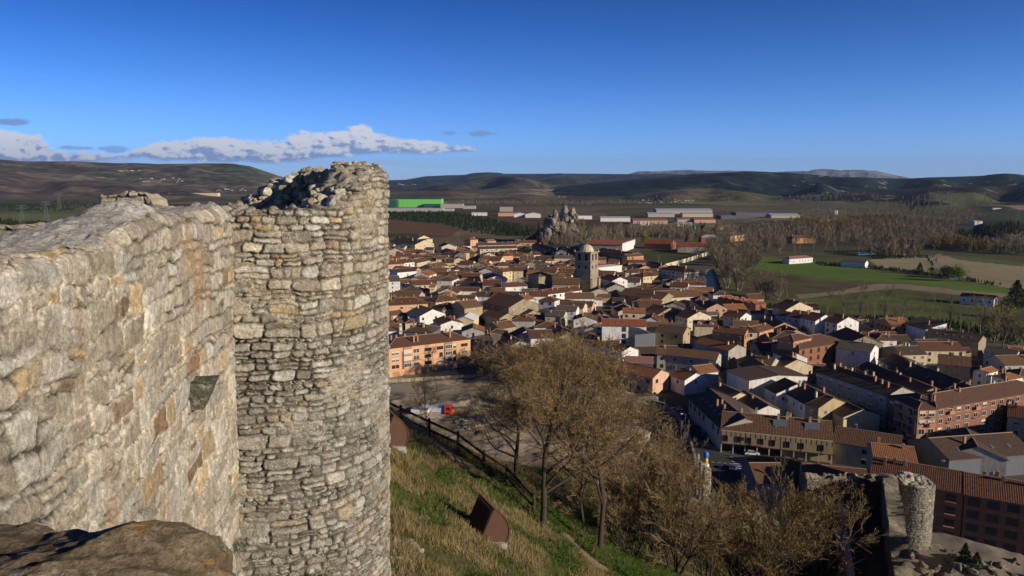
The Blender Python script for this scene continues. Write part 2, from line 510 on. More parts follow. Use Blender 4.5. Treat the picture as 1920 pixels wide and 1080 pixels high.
# ------------------------------------------------------------------ terrain
def hill(x, y):
    n = fbm(x / 9.0, y / 9.0, 3, 4)
    p = 63.5 - 0.56 * (x + 0.7) - 0.163 * (y - 32)
    p = np.minimum(p, 70.5)
    # shelf that carries the lower wall and round tower
    dx, dy = x - 35.5, y - 57.0
    shelf = 48.2 - 1.1 * np.maximum(0, np.hypot(dx * 0.8, dy) - 7.5)
    p = np.maximum(p, shelf)
    q1 = np.where(True, 68.3 - 0.0, 0)
    # steep edge along (-9,50) -> (26,123)
    e1 = np.array([-9.0, 50.5]); e2 = np.array([26.0, 123.0])
    L = np.hypot(*(e2 - e1)); t = ((x - e1[0]) * (e2[0] - e1[0]) + (y - e1[1]) * (e2[1] - e1[1])) / L
    d = (-(x - e1[0]) * (e2[1] - e1[1]) + (y - e1[1]) * (e2[0] - e1[0])) / L
    q1 = 65.5 - t / L * 31.5 - 0.95 * d
    # right hand edge (26,123) -> (48,70)
    a1 = np.array([26.0, 123.0]); a2 = np.array([50.0, 66.0])
    L2 = np.hypot(*(a2 - a1)); d2 = (-(x - a1[0]) * (a2[1] - a1[1]) + (y - a1[1]) * (a2[0] - a1[0])) / L2
    q2 = 36.0 - 0.9 * d2 + 9.0 * np.clip(((x - a1[0]) * (a2[0] - a1[0]) + (y - a1[1]) * (a2[1] - a1[1])) / L2 / L2, 0, 1)
    q3 = 72 + 0.8 * (x + 40)
    q4 = 60 - 0.75 * (x - 52)
    p = p - 0.62 * np.maximum(0, y - (48.5 + 1.6 * np.maximum(0, x + 2)))
    z = np.minimum(np.minimum(p, q1), np.minimum(np.minimum(q2, q3), q4))
    z = z + n * np.clip((z + 3) / 20, 0, 1) * 0.9
    far = np.hypot(x, y)
    return np.where(far < 400, z, -5)


# crest lines: (screen bearing, how high it stands over the horizon) at a real distance, foot distance
RIDGES = [
    ('mesa', 9500, 5600, [(-700, 296), (-300, 298), (0, 301), (100, 303), (250, 307), (300, 309), (380, 308), (440, 308), (470, 312), (500, 322), (540, 335), (600, 345), (700, 352)]),
    ('scarp', 6400, 4600, [(-700, 318), (-300, 324), (0, 327), (80, 331), (160, 336), (230, 341), (300, 346), (420, 352), (600, 360)]),
    ('far', 15000, 9500, [(600, 343), (700, 339), (760, 337), (800, 330), (860, 328), (920, 326), (1000, 326), (1100, 326), (1180, 327), (1260, 328), (1350, 332), (1500, 340)]),
    ('mid', 8200, 5200, [(700, 352), (780, 351), (850, 345), (880, 338), (910, 332), (940, 330), (970, 333), (1010, 339), (1040, 335), (1080, 334), (1120, 338), (1160, 344), (1200, 350), (1300, 356)]),
    ('mount', 26000, 19000, [(1120, 345), (1175, 329), (1195, 324), (1230, 322), (1290, 320), (1360, 321), (1400, 322), (1470, 324), (1510, 322), (1540, 320), (1600, 322), (1640, 322), (1665, 327), (1700, 334), (1760, 342)]),
    ('forest', 6800, 3600, [(1020, 352), (1100, 345), (1180, 338), (1240, 332), (1310, 326), (1400, 323), (1480, 324), (1540, 329), (1600, 333), (1700, 334), (1760, 333), (1830, 330), (1880, 327), (1960, 330), (2200, 322), (2800, 310)]),
    ('bald', 4300, 3300, [(1130, 376), (1190, 366), (1240, 358), (1290, 354), (1345, 354), (1390, 360), (1430, 366), (1460, 372), (1500, 378)]),
    ('quarry', 5600, 3300, [(600, 366), (730, 362), (820, 358), (900, 356), (1000, 353), (1060, 356), (1120, 360), (1200, 366), (1300, 372)]),
    ('rightlow', 4200, 2600, [(1480, 372), (1560, 364), (1640, 358), (1760, 352), (1850, 350), (1920, 349), (2100, 345), (2600, 340)]),
    ('crag_right', 1500, 1080, [(1790, 470), (1815, 446), (1850, 428), (1890, 424), (1960, 424), (2100, 430), (2300, 450)]),
]


def far_relief(x, y):
    r = np.hypot(x, y)
    yy = np.maximum(y, 0.3 * np.abs(x) + 1)
    uu = 960 + 1400 * x / yy
    best = np.zeros(np.shape(x)); who = np.zeros(np.shape(x), int) - 1
    for i, (nm, r0, rf, pts) in enumerate(RIDGES):
        pu, pv = [p[0] for p in pts], [p[1] for p in pts]
        v = np.interp(uu, pu, pv)
        foot = 80 + (345 - 400) / 1400 * r0 * 0
        hgt = CAMZ + (345 - v) / 1400.0 * r0 / np.sqrt(1 + ((uu - 960) / 1400) ** 2)
        edge = sstep(uu, pu[0] - 60, pu[0] + 40) * (1 - sstep(uu, pu[-1] - 40, pu[-1] + 60))
        hgt = np.maximum(hgt, 0) * edge
        wob = 1 + {'mesa': .04, 'scarp': .08}.get(nm, .16) * vnoise(uu / 70.0, r / 900.0, 20 + i)
        t = (r * wob - rf) / (r0 - rf)
        prof = sstep(t, 0, 1.0)
        prof = np.where(r > r0, 1 - 0.6 * sstep(r, r0, r0 * 1.5), prof)
        gul = fbm(x / 420.0, y / 700.0, 40 + i, 5)
        gul = -np.abs(gul) * 0.7 * np.sin(np.clip(prof, 0, 1) * math.pi) + 0.012 * fbm(x / 150.0, y / 150.0, 60 + i, 3) * (prof > .05)
        h = hgt * (prof + gul * {'bald': .2, 'quarry': .2, 'mesa': .07, 'scarp': .22}.get(nm, .55))
        w = h > best
        who = np.where(w & (h > 8), i, who); best = np.maximum(best, h)
    roll = 7.0 * sstep(r, 1600, 3500) * fbm(x / 600.0, y / 600.0, 90, 3)
    return best + roll, who


def crag(x, y):
    cx, cy = P(1052, 455)
    d = np.hypot((x - cx) / 1.5, (y - cy))
    h = 29 * sstep(-d, -42, -2) + 9 * np.abs(fbm(x / 12.0, y / 12.0, 130, 4)) * sstep(-d, -50, -15)
    return h


def ground(x, y):
    x = np.asarray(x, float); y = np.asarray(y, float)
    h, _ = far_relief(x, y)
    r = np.hypot(x, y)
    mound = 2.6 * np.maximum(0, fbm(x / 14.0, y / 10.0, 5, 4)) * in_poly(x, y, LOT)
    return np.maximum(np.maximum(hill(x, y), crag(x, y)), np.where(r > 1000, h, 0)) + mound


def px(*pts, h=0.0):
    return [P(u, v, h) for u, v in pts]

LOT = px((600, 721), (890, 712), (1000, 700), (1110, 705), (1235, 745), (1230, 800), (1200, 860), (900, 900), (600, 900))


def hit(u, v, tmax=9000):
    """where a sight line meets the ground"""
    d = ray(u, v)
    ts = np.geomspace(18, tmax, 1400)
    z = CAMZ + d[2] * ts
    g = ground(d[0] * ts, d[1] * ts)
    k = np.argmax(z < g)
    if not (z < g).any(): k = len(ts) - 1
    a, b = ts[max(k - 1, 0)], ts[k]
    for _ in range(18):
        m = (a + b) / 2
        if CAMZ + d[2] * m < float(ground(d[0] * m, d[1] * m)): b = m
        else: a = m
    return d[0] * b, d[1] * b, float(ground(d[0] * b, d[1] * b))


PATH_PTS = [hit(*p)[:2] for p in ((700, 760), (740, 776), (762, 787), (808, 822), (856, 860), (897, 885), (933, 906), (997, 952), (1028, 980), (1064, 1005), (1095, 1035), (1125, 1060), (1170, 1084), (1230, 1130))]


def build_ground():
    us = np.concatenate([np.linspace(-5200, -260, 60), np.arange(-240, 2180, 3.0), np.linspace(2200, 7200, 60)])
    rs = np.concatenate([np.geomspace(4, 16, 30)[:-1], np.geomspace(16, 165, 430)[:-1],
                         80 / np.linspace(80 / 165.0, 80 / 1500.0, 560)[:-1], np.geomspace(1500, 11000, 520)[:-1], np.geomspace(11000, 32000, 90)])
    tan = (us - 960) / 1400
    th = np.arctan(tan)
    # widen to +-115 degrees outside the frame
    A, R = np.meshgrid(th, rs)
    X, Y = R * np.sin(A), R * np.cos(A)
    fr, who = far_relief(X, Y)
    Z = ground(X, Y)
    H = hill(X, Y)
    r = R
    uu = 960 + 1400 * np.tan(A)
    # land cover as the true colour of what covers the land
    def C(*c): return np.array(c)
    n1 = fbm(X / 60, Y / 60, 200, 4)[..., None]; n2 = fbm(X / 700, Y / 260, 210, 4)[..., None]
    n3 = fbm(X / 12, Y / 12, 220, 3)[..., None]
    col = np.ones(X.shape + (3,)) * C(.10, .088, .055)
    # patchwork of fields on the far plain
    gx, gy = X / 260 + 0.6 * vnoise(X / 900, Y / 900, 230), Y / (150 + R * 0.03) + 0.5 * vnoise(X / 700, Y / 700, 231)
    cid = (np.floor(gx) * 73 + np.floor(gy + 0.37 * (np.floor(gx) % 3)) * 151).astype(np.int64) % 997
    pal = np.array([[.09, .082, .048], [.14, .118, .068], [.062, .085, .034], [.115, .088, .055], [.052, .072, .03], [.19, .15, .095], [.085, .06, .042], [.10, .10, .055]])
    fld = pal[np.random.default_rng(5).integers(0, 8, 997)[cid]]
    fmask = sstep(R, 900, 1200)[..., None]
    col = col * (1 - fmask) + fld * fmask
    col = col * (1 + 0.18 * n1)
    # hills
    hc = {'mesa': C(.15, .13, .095), 'scarp': C(.10, .082, .062), 'far': C(.022, .036, .034), 'mid': C(.062, .058, .04), 'mount': C(.15, .15, .15),
          'forest': C(.012, .024, .021), 'bald': C(.085, .078, .045), 'quarry': C(.105, .082, .055), 'rightlow': C(.022, .024, .018), 'crag_right': C(.022, .024, .016)}
    for i, rd in enumerate(RIDGES):
        w = ((who == i) & (fr > 12))[..., None]
        c = hc[rd[0]] * (1 + 0.5 * n2 + 0.45 * n1 + .35 * fbm(X / 220, Y / 140, 238, 4)[..., None])
        if rd[0] in ('mesa',):
            c = c * (1 + .55 * fbm(X / 150, Y / 110, 239, 4)[..., None])
            c = np.where(fbm(X / 900, Y / 500, 240, 5)[..., None] > 0.12, c * 0.55, c)
            c = np.where((vnoise(X / 340, Y / 150, 244) > 0.5)[..., None], C(.06, .09, .035), c)
            c = np.where((vnoise(X / 380, Y / 120, 241) > 0.5)[..., None], C(.15, .13, .08), c)
        if rd[0] == 'mid':
            c = np.where(fbm(X / 500, Y / 400, 242, 4)[..., None] > 0.05, C(.03, .036, .028), c)
        if rd[0] in ('forest', 'far'):
            c = np.where(fbm(X / 380, Y / 240, 243, 5)[..., None] > 0.36, C(.05, .05, .035), c)
        if rd[0] == 'forest':
            c = np.where((fbm(X / 60, Y / 60, 246, 5)[..., None] > 0.46) & (uu > 1480)[..., None] & (fr < 320)[..., None], C(.28, .24, .19), c)
        if rd[0] in ('rightlow', 'crag_right'):
            c = np.where(fbm(X / 50, Y / 45, 247, 5)[..., None] > 0.44, C(.20, .17, .13), c)
        if rd[0] == 'quarry':
            c = np.where((fbm(X / 160, Y / 90, 248, 4)[..., None] > 0.22) & ((uu > 930) & (uu < 1090))[..., None], C(.33, .27, .2), c)
        c = c * (1 + .5 * vnoise(X / 38, Y / 70, 237)[..., None])
        col = np.where(w, c, col)

    def paint(poly, c, var=0.12, feather=None):
        nonlocal col
        m = in_poly(X, Y, poly)[..., None]
        col = np.where(m, C(*c) * (1 + var * n1 + var * n3), col)
    # pale ribbons of field between the pine woods and the town
    paint(px((560, 421), (735, 413), (830, 420), (862, 430), (840, 446), (720, 448), (560, 450)), (.145, .088, .048))
    paint(px((560, 440), (760, 437), (840, 444), (900, 446), (870, 450), (560, 449)), (.055, .068, .025))
    paint(px((560, 449), (1010, 441), (1000, 452), (900, 458), (820, 466), (560, 462)), (.15, .12, .072))
    paint(px((880, 404), (950, 405), (1010, 412), (1015, 420), (940, 417)), (.11, .075, .045))
    paint(px((960, 389), (1070, 386), (1230, 388), (1120, 394), (1080, 404), (975, 402)), (.15, .115, .08))
    paint(px((1080, 386), (1920, 384), (1920, 390), (1080, 391)), (.10, .115, .055))
    paint(px((1380, 396), (1560, 392), (1640, 402), (1380, 402)), (.12, .13, .09))
    paint(px((0, 390), (195, 382), (195, 416), (0, 414)), (.12, .13, .055))
    paint(px((-300, 404), (260, 399), (260, 412), (-300, 420)), (.15, .165, .07))
    # town ground, sports field, river meadow
    town = px((300, 455), (870, 462), (1000, 446), (1130, 460), (1330, 470), (1345, 548), (1500, 560), (1600, 600), (1760, 612), (1960, 650), (2300, 760), (2300, 1300), (1200, 1300), (1000, 760), (500, 730))
    paint(town, (.10, .09, .075), 0.2)
    paint(px((1195, 470), (1290, 469), (1306, 487), (1220, 492), (1180, 480)), (.075, .085, .03))
    paint(px((1340, 480), (1420, 470), (1560, 470), (1700, 474), (1920, 486), (2200, 500), (2200, 780), (1920, 650), (1600, 600), (1430, 565), (1340, 545)), (.105, .105, .05), 0.3)
    paint(px((1408, 489), (1440, 484), (1530, 488), (1600, 502), (1700, 516), (1880, 539), (1900, 548), (1890, 553), (1700, 531), (1560, 522), (1500, 517), (1415, 505)), (.105, .165, .035), 0.15)
    paint(px((1400, 512), (1500, 520), (1560, 527), (1640, 532), (1660, 545), (1520, 552), (1400, 545)), (.10, .085, .045), 0.3)
    paint(px((1490, 552), (1555, 548), (1640, 532), (1700, 533), (1790, 543), (1900, 553), (1900, 560), (1790, 552), (1680, 541), (1600, 549), (1500, 560)), (.24, .20, .135), 0.12)
    paint(px((1500, 560), (1660, 545), (1780, 552), (1900, 575), (1920, 640), (1600, 598)), (.10, .115, .04), 0.35)
    paint(px((1628, 487), (1700, 482), (1745, 480), (1760, 500), (1745, 510), (1650, 503)), (.31, .27, .165), 0.12)
    paint(px((1760, 478), (1920, 495), (2050, 505), (2050, 560), (1920, 545), (1790, 522), (1755, 500)), (.29, .245, .15), 0.15)
    paint(px((1770, 478), (1920, 492), (1920, 500), (1800, 488)), (.10, .13, .05), 0.15)
    paint(px((1738, 492), (1757, 476), (1765, 476), (1747, 491), (1772, 508), (1768, 509)), (.24, .22, .19), 0.05)
    paint(px((1380, 418), (1700, 408), (1920, 420), (1920, 462), (1380, 462)), (.07, .058, .038), 0.3)
    # the lot below the hill
    lotm = in_poly(X, Y, LOT)[..., None]
    lc = C(.315, .27, .21) * (1 + 0.3 * n3 + 0.25 * n1)
    lc = np.where(fbm(X / 9, Y / 5, 260, 5)[..., None] > 0.05, C(.20, .16, .115), lc)
    col = np.where(lotm & (H < 1.0)[..., None], lc, col)
    # castle hill
    hm = (H > 0.6)[..., None]
    g = fbm(X / 3.0, Y / 3.0, 250, 4)[..., None]
    hillc = C(.12, .105, .045) * (1 + 0.35 * g)
    hillc = np.where(g > 0.12, C(.07, .085, .022) * (1 + 0.4 * n3), hillc)
    slope = sstep(50 - H, 0, 14)[..., None] * sstep(Y, 70, 90)[..., None]
    rockc = C(.25, .215, .165) * (1 + 0.4 * fbm(X / 2.5, Y / 2.5, 251, 4)[..., None])
    hillc = hillc * (1 - slope) + np.where(g > -0.1, rockc, hillc * 0.8) * slope
    shelf = sstep(-np.hypot((X - 38) * .8, Y - 58), -11, -4)[..., None]
    hillc = hillc * (1 - shelf) + rockc * shelf
    col = np.where(hm, hillc, col)
    dpath = seg_dist(X, Y, PATH_PTS) + 0.22 * fbm(X / 0.9, Y / 0.9, 252, 3)
    pm = (sstep(-dpath, -0.75, -0.45) * (H > 20))[..., None]
    col = col * (1 - pm) + C(.25, .185, .125) * (1 + 0.2 * n3) * pm
    Z = Z - 0.06 * pm[..., 0]
    # crag
    cm = (crag(X, Y) > 3)[..., None]
    cc = C(.055, .046, .035) * (1 + 0.4 * n3)
    cc = np.where((crag(X, Y) > 16)[..., None] & (fbm(X / 9, Y / 9, 253, 4)[..., None] > -.05), C(.15, .125, .095), cc)
    col = np.where(cm, cc, col)
    # river
    river = px((1328, 505), (1336, 505), (1343, 520), (1352, 552), (1500, 600), (1496, 604), (1340, 562), (1326, 548), (1322, 515))
    rm = in_poly(X, Y, river)
    Z = Z - 1.6 * rm
    nr, nc = X.shape
    V = np.stack([X.ravel(), Y.ravel(), Z.ravel()], 1)
    idx = np.arange(nr * nc).reshape(nr, nc)
    F = np.stack([idx[:-1, :-1], idx[:-1, 1:], idx[1:, 1:], idx[1:, :-1]], -1).reshape(-1, 4)
    m, T, b = new_mat('ground_cover')
    a = T.node('ShaderNodeAttribute'); a.attribute_name = 'tint'
    pos = T.node('ShaderNodeNewGeometry').outputs['Position']
    f1 = T.noise(pos, 1.3, 6, 0.7); f2 = T.noise(pos, 0.05, 5, 0.65)
    f = T.math('ADD', T.math('MULTIPLY', f1, 0.7), T.math('MULTIPLY', f2, 0.6))
    c = T.mix(1.0, a.outputs['Color'], T.comb(T.math('ADD', f, 0.35), T.math('ADD', f, 0.35), T.math('ADD', f, 0.35)), 'MULTIPLY')
    T.l.new(c, b.inputs['Base Color'])
    b.inputs['Roughness'].default_value = 0.95; b.inputs['Specular IOR Level'].default_value = 0.05
    bump(T, b, f1, 0.5, 0.12)
    me = raw_mesh('ground', V, F, [m], smooth=True, col=np.clip(col, 0.004, 0.8).reshape(-1, 3))
    o = mobj('ground', me); tag(o, kind='structure')
    # river water, 1 m under the banks
    wm, T, b = new_mat('river_water')
    b.inputs['Base Color'].default_value = (0.015, 0.03, 0.05, 1); b.inputs['Roughness'].default_value = 0.4; b.inputs['Specular IOR Level'].default_value = .15
    n = T.noise(T.node('ShaderNodeNewGeometry').outputs['Position'], 0.8, 3, 0.6); bump(T, b, n, 0.15, 0.1)
    mb = MB(); mb.poly([(x, y, -0.9) for x, y in river])
    tag(mb.build('river', wm), kind='structure')
build_ground()

# ------------------------------------------------------------------ rubble masonry
def masonry(S, Tt, seed, rowh=(0.10, 0.26), stw=(0.16, 0.5), warp=0.035, joint=0.03, depth=0.03, split=0.25, mortar_fill=.8):
    """irregular coursed rubble over surface coordinates in metres: returns relief, stone id, joint mask"""
    rg = np.random.default_rng(seed)
    s = S + warp * fbm(S * 3.1, Tt * 3.1, seed + 1, 3) * 1.6 + 0.012 * vnoise(S * 22, Tt * 22, seed + 2)
    t = Tt + warp * fbm(S * 2.3, Tt * 2.9, seed + 3, 3) * 1.8 + 0.012 * vnoise(S * 22, Tt * 22, seed + 4) + 0.05 * vnoise(S * 0.5, Tt * 0.3, seed + 5)
    t0, t1 = t.min() - 0.3, t.max() + 0.3
    rows = [t0]
    while rows[-1] < t1: rows.append(rows[-1] + rg.uniform(*rowh) * (0.6 if rg.random() < .25 else 1))
    rows = np.array(rows)
    ri = np.clip(np.searchsorted(rows, t) - 1, 0, len(rows) - 2)
    e = np.zeros(S.shape); sid = np.zeros(S.shape, np.int64)
    s0, s1 = s.min() - 1, s.max() + 1
    for k in range(len(rows) - 1):
        m = ri == k
        if not m.any(): continue
        hgt = rows[k + 1] - rows[k]
        br = [s0 - rg.uniform(0, .4)]
        wsc = 0.45 + 1.35 * (hgt / rowh[1])
        while br[-1] < s1: br.append(br[-1] + rg.uniform(*stw) * wsc)
        br = np.array(br)
        ss, tt = s[m], t[m]
        bi = np.clip(np.searchsorted(br, ss) - 1, 0, len(br) - 2)
        lo = np.full(ss.shape, rows[k]); hi = np.full(ss.shape, rows[k + 1])
        sp = rg.random(len(br)) < split * (1.6 if hgt > np.mean(rowh) else 0.4)
        cut = rows[k] + hgt * rg.uniform(.35, .65, len(br))
        spm = sp[bi]; up = tt > cut[bi]
        lo = np.where(spm & up, cut[bi], lo); hi = np.where(spm & ~up, cut[bi], hi)
        skew = rg.uniform(-.25, .25, len(br) + 1)
        mid = (lo + hi) / 2
        l = br[bi] + skew[bi] * (tt - mid); r_ = br[bi + 1] + skew[bi + 1] * (tt - mid)
        ds = np.minimum(ss - l, r_ - ss); dt = np.minimum(tt - lo, hi - tt)
        kk = 55.0
        e[m] = -np.log(np.exp(-kk * np.clip(ds, -.1, 1)) + np.exp(-kk * np.clip(dt, -.1, 1))) / kk
        sid[m] = k * 4096 + bi * 2 + (spm & up)
    h1 = (sid * 2654435761 % 1000003) / 1000003.0
    h2 = (sid * 40503 % 99991) / 99991.0
    prof = sstep(e, 0.0, joint)
    mort = sstep(fbm(S * .75, Tt * .75, seed + 12, 4), -.05, .3) * mortar_fill
    crack = (1 - sstep(e, .002, .013)) * sstep(vnoise(S * 3.3, Tt * 3.3, seed + 14) + .5 * vnoise(S * 9, Tt * 9, seed + 15), -.25, .25)
    rel = depth * (prof * (1 - .6 * mort) + .6 * mort) * (0.55 + 0.9 * h1 * prof) + mortar_fill * .009 * (1 - prof) * vnoise(S * 38, Tt * 38, seed + 13) + 0.010 * prof * fbm(S * 14, Tt * 14, seed + 8, 3)
    rel = rel + 0.004 * vnoise(S * 70, Tt * 70, seed + 9) + 0.014 * fbm(S * 1.5, Tt * 1.5, seed + 10, 3)
    return rel - .018 * crack, h1, h2, prof - .6 * crack


def stone_colours(h1, h2, prof, S, Tt, seed, pal, wts, mortar, mortdark=0.5):
    pal = np.array(pal); cw = np.cumsum(wts) / np.sum(wts)
    k = np.searchsorted(cw, h2)
    c = pal[np.clip(k, 0, len(pal) - 1)] * (0.8 + 0.42 * h1)[..., None]
    blot = fbm(S * 9, Tt * 9, seed + 30, 4)[..., None]
    c = c * (1 + 0.30 * blot)
    st = sstep(fbm(S * 3.0, Tt * 1.7, seed + 33, 5), 0.12, 0.42)[..., None]
    c = c * (1 - 0.45 * st) + np.array([.30, .25, .16]) * 0.45 * st
    mm = np.array(mortar) * (1 + 0.35 * vnoise(S * 45, Tt * 45, seed + 31) + 0.2 * blot[..., 0])[..., None]
    dk = np.clip(-prof * 1.8, 0, 1)[..., None]; prof = np.clip(prof, 0, 1)
    p = prof[..., None] ** 1.3
    mort = sstep(fbm(S * .75, Tt * .75, seed + 12, 4), -.05, .3)[..., None]
    return (c * p + mm * (1 - p) * (mortdark * .45 + mortdark * .75 * mort)) * (1 - .72 * dk)


def stone_mat(name, lichen=0.5, scale=1.0, dark=0.45, orange=0.25, gain=1.0):
    m, T, b = new_mat(name)
    a = T.node('ShaderNodeAttribute'); a.attribute_name = 'tint'
    pos = T.node('ShaderNodeTexCoord').outputs['Object']
    def nz(sc, det, lo, hi): return T.step(T.noise(pos, sc * scale, det, .72), lo, hi)
    f1 = nz(14, 8, .28, .72); f2 = nz(48, 5, .3, .7); f3 = T.noise(pos, 2.0 * scale, 5, .7); f4 = T.noise(pos, 6.5 * scale, 7, .75)
    c = a.outputs['Color']
    g = T.math('MULTIPLY', T.math('ADD', .40, T.math('ADD', T.math('MULTIPLY', f1, .72), T.math('MULTIPLY', f2, .48))), gain)
    c = T.mix(1.0, c, T.comb(g, g, T.math('MULTIPLY', g, .97)), 'MULTIPLY')
    blk = T.step(f4, .53, .60)
    c = T.mix(T.math('MULTIPLY', blk, T.math('MULTIPLY', dark, T.math('ADD', .4, T.math('MULTIPLY', f2, .6)))), c, (.085, .075, .058))
    pale = T.math('MULTIPLY', T.step(T.noise(pos, 9.5 * scale, 7, .75), .55, .60), T.step(f3, .42, .55))
    c = T.mix(T.math('MULTIPLY', pale, lichen), c, (.56, .54, .47))
    vor = T.node('ShaderNodeTexVoronoi'); vor.inputs['Scale'].default_value = 24 * scale
    T.l.new(pos, vor.inputs['Vector'])
    spots = T.math('MULTIPLY', T.step(vor.outputs['Distance'], .36, .22), T.step(T.noise(pos, 3.7 * scale, 3, .6), .50, .58))
    c = T.mix(T.math('MULTIPLY', spots, lichen), c, (.60, .58, .52))
    org = T.step(T.noise(pos, 3.1 * scale, 6, .7), .60, .66)
    c = T.mix(T.math('MULTIPLY', org, orange), c, (.40, .21, .05))
    pit = T.step(T.noise(pos, 34 * scale, 5, .7), .42, .34)
    c = T.mix(T.math('MULTIPLY', pit, dark), c, (.045, .036, .026))
    T.l.new(c, b.inputs['Base Color'])
    b.inputs['Roughness'].default_value = 0.95; b.inputs['Specular IOR Level'].default_value = 0.12
    h = T.math('ADD', T.math('MULTIPLY', f1, 0.7), T.math('MULTIPLY', f2, 0.4))
    bump(T, b, h, 0.8, 0.03 / scale)
    return m


M['castle'] = stone_mat('castle_stone', 0.75, dark=0.6, gain=1.2)
M['castle_wall'] = stone_mat('castle_wall_stone', 0.3, dark=0.42, orange=0.10, gain=1.38)
M['castle_dim'] = stone_mat('dimmed_castle_stone', 0.45, dark=0.7, gain=.72)  # castle stone darkened, the dim corner light put into its gain
M['capping'] = stone_mat('wall_capping', 0.85, dark=0.75, orange=0.06, gain=1.15)
M['rock'] = stone_mat('near_rock', 0.35, 2.2, dark=0.5, orange=0.5)
M['rock_far'] = stone_mat('outcrop_rock', 0.6, 0.35, dark=0.5, orange=0.1)

PAL_TOWER = [(.34, .30, .235), (.27, .245, .20), (.42, .38, .30), (.40, .30, .16), (.22, .19, .15), (.31, .22, .15), (.45, .43, .38)]
W_TOWER = [5, 4, 4, 1.4, 2, 0.9, 2]
PAL_WALL = [(.40, .35, .26), (.33, .305, .26), (.42, .39, .33), (.40, .28, .13), (.28, .24, .17), (.20, .115, .06), (.35, .28, .22)]
W_WALL = [5, 4, 4, 1.6, 2, .7, 1.6]


def grid_faces(nr, nc, wrap=False):
    idx = np.arange(nr * nc).reshape(nr, nc)
    if wrap: idx = np.concatenate([idx, idx[:, :1]], 1)
    return np.stack([idx[:-1, :-1], idx[:-1, 1:], idx[1:, 1:], idx[1:, :-1]], -1).reshape(-1, 4)


def rock_lumps(n, place, rg, sub=2, sq=(1, 1, .7)):
    """irregular broken stones, one mesh"""
    bm = bmesh.new(); bmesh.ops.create_icosphere(bm, subdivisions=sub, radius=1)
    base = np.array([v.co[:] for v in bm.verts]); fc = np.array([[v.index for v in f.verts] for f in bm.faces]); bm.free()
    V, F, Cc = [], [], []
    for i in range(n):
        pos, size = place(i)
        b = base.copy()
        # chop with random planes so the stones get flat broken faces
        for _ in range(7):
            d = rg.normal(size=3); d /= np.linalg.norm(d); lim = rg.uniform(.45, .8)
            k = b @ d; b -= np.outer(np.maximum(k - lim, 0), d)
        b *= np.array(sq) * rg.uniform(.7, 1.25, 3)
        b *= (1 + .10 * fbm(b[:, 0] * 2.6 + i, b[:, 1] * 2.6 + b[:, 2] * 2.1, 305, 4))[:, None]
        b += 0.05 * np.stack([vnoise(b[:, 0] * 4 + i, b[:, 1] * 4, 300), vnoise(b[:, 1] * 4, b[:, 2] * 4 + i, 301), vnoise(b[:, 2] * 4, b[:, 0] * 4, 302)], 1)
        a = rg.uniform(0, 6.28); ca, sa = math.cos(a), math.sin(a)
        b = b @ np.array([[ca, sa, 0], [-sa, ca, 0], [0, 0, 1]])
        tl = rg.uniform(-.5, .5); b = b @ np.array([[1, 0, 0], [0, math.cos(tl), math.sin(tl)], [0, -math.sin(tl), math.cos(tl)]])
        V.append(b * size + np.array(pos)); F.append(fc + i * len(base))
        pc = np.array(PAL_TOWER[rg.choice(len(PAL_TOWER), p=np.array(W_TOWER) / sum(W_TOWER))]) * rg.uniform(.75, 1.15)
        Cc.append(np.tile(pc, (len(base), 1)))
    return np.concatenate(V), np.concatenate(F), np.concatenate(Cc)


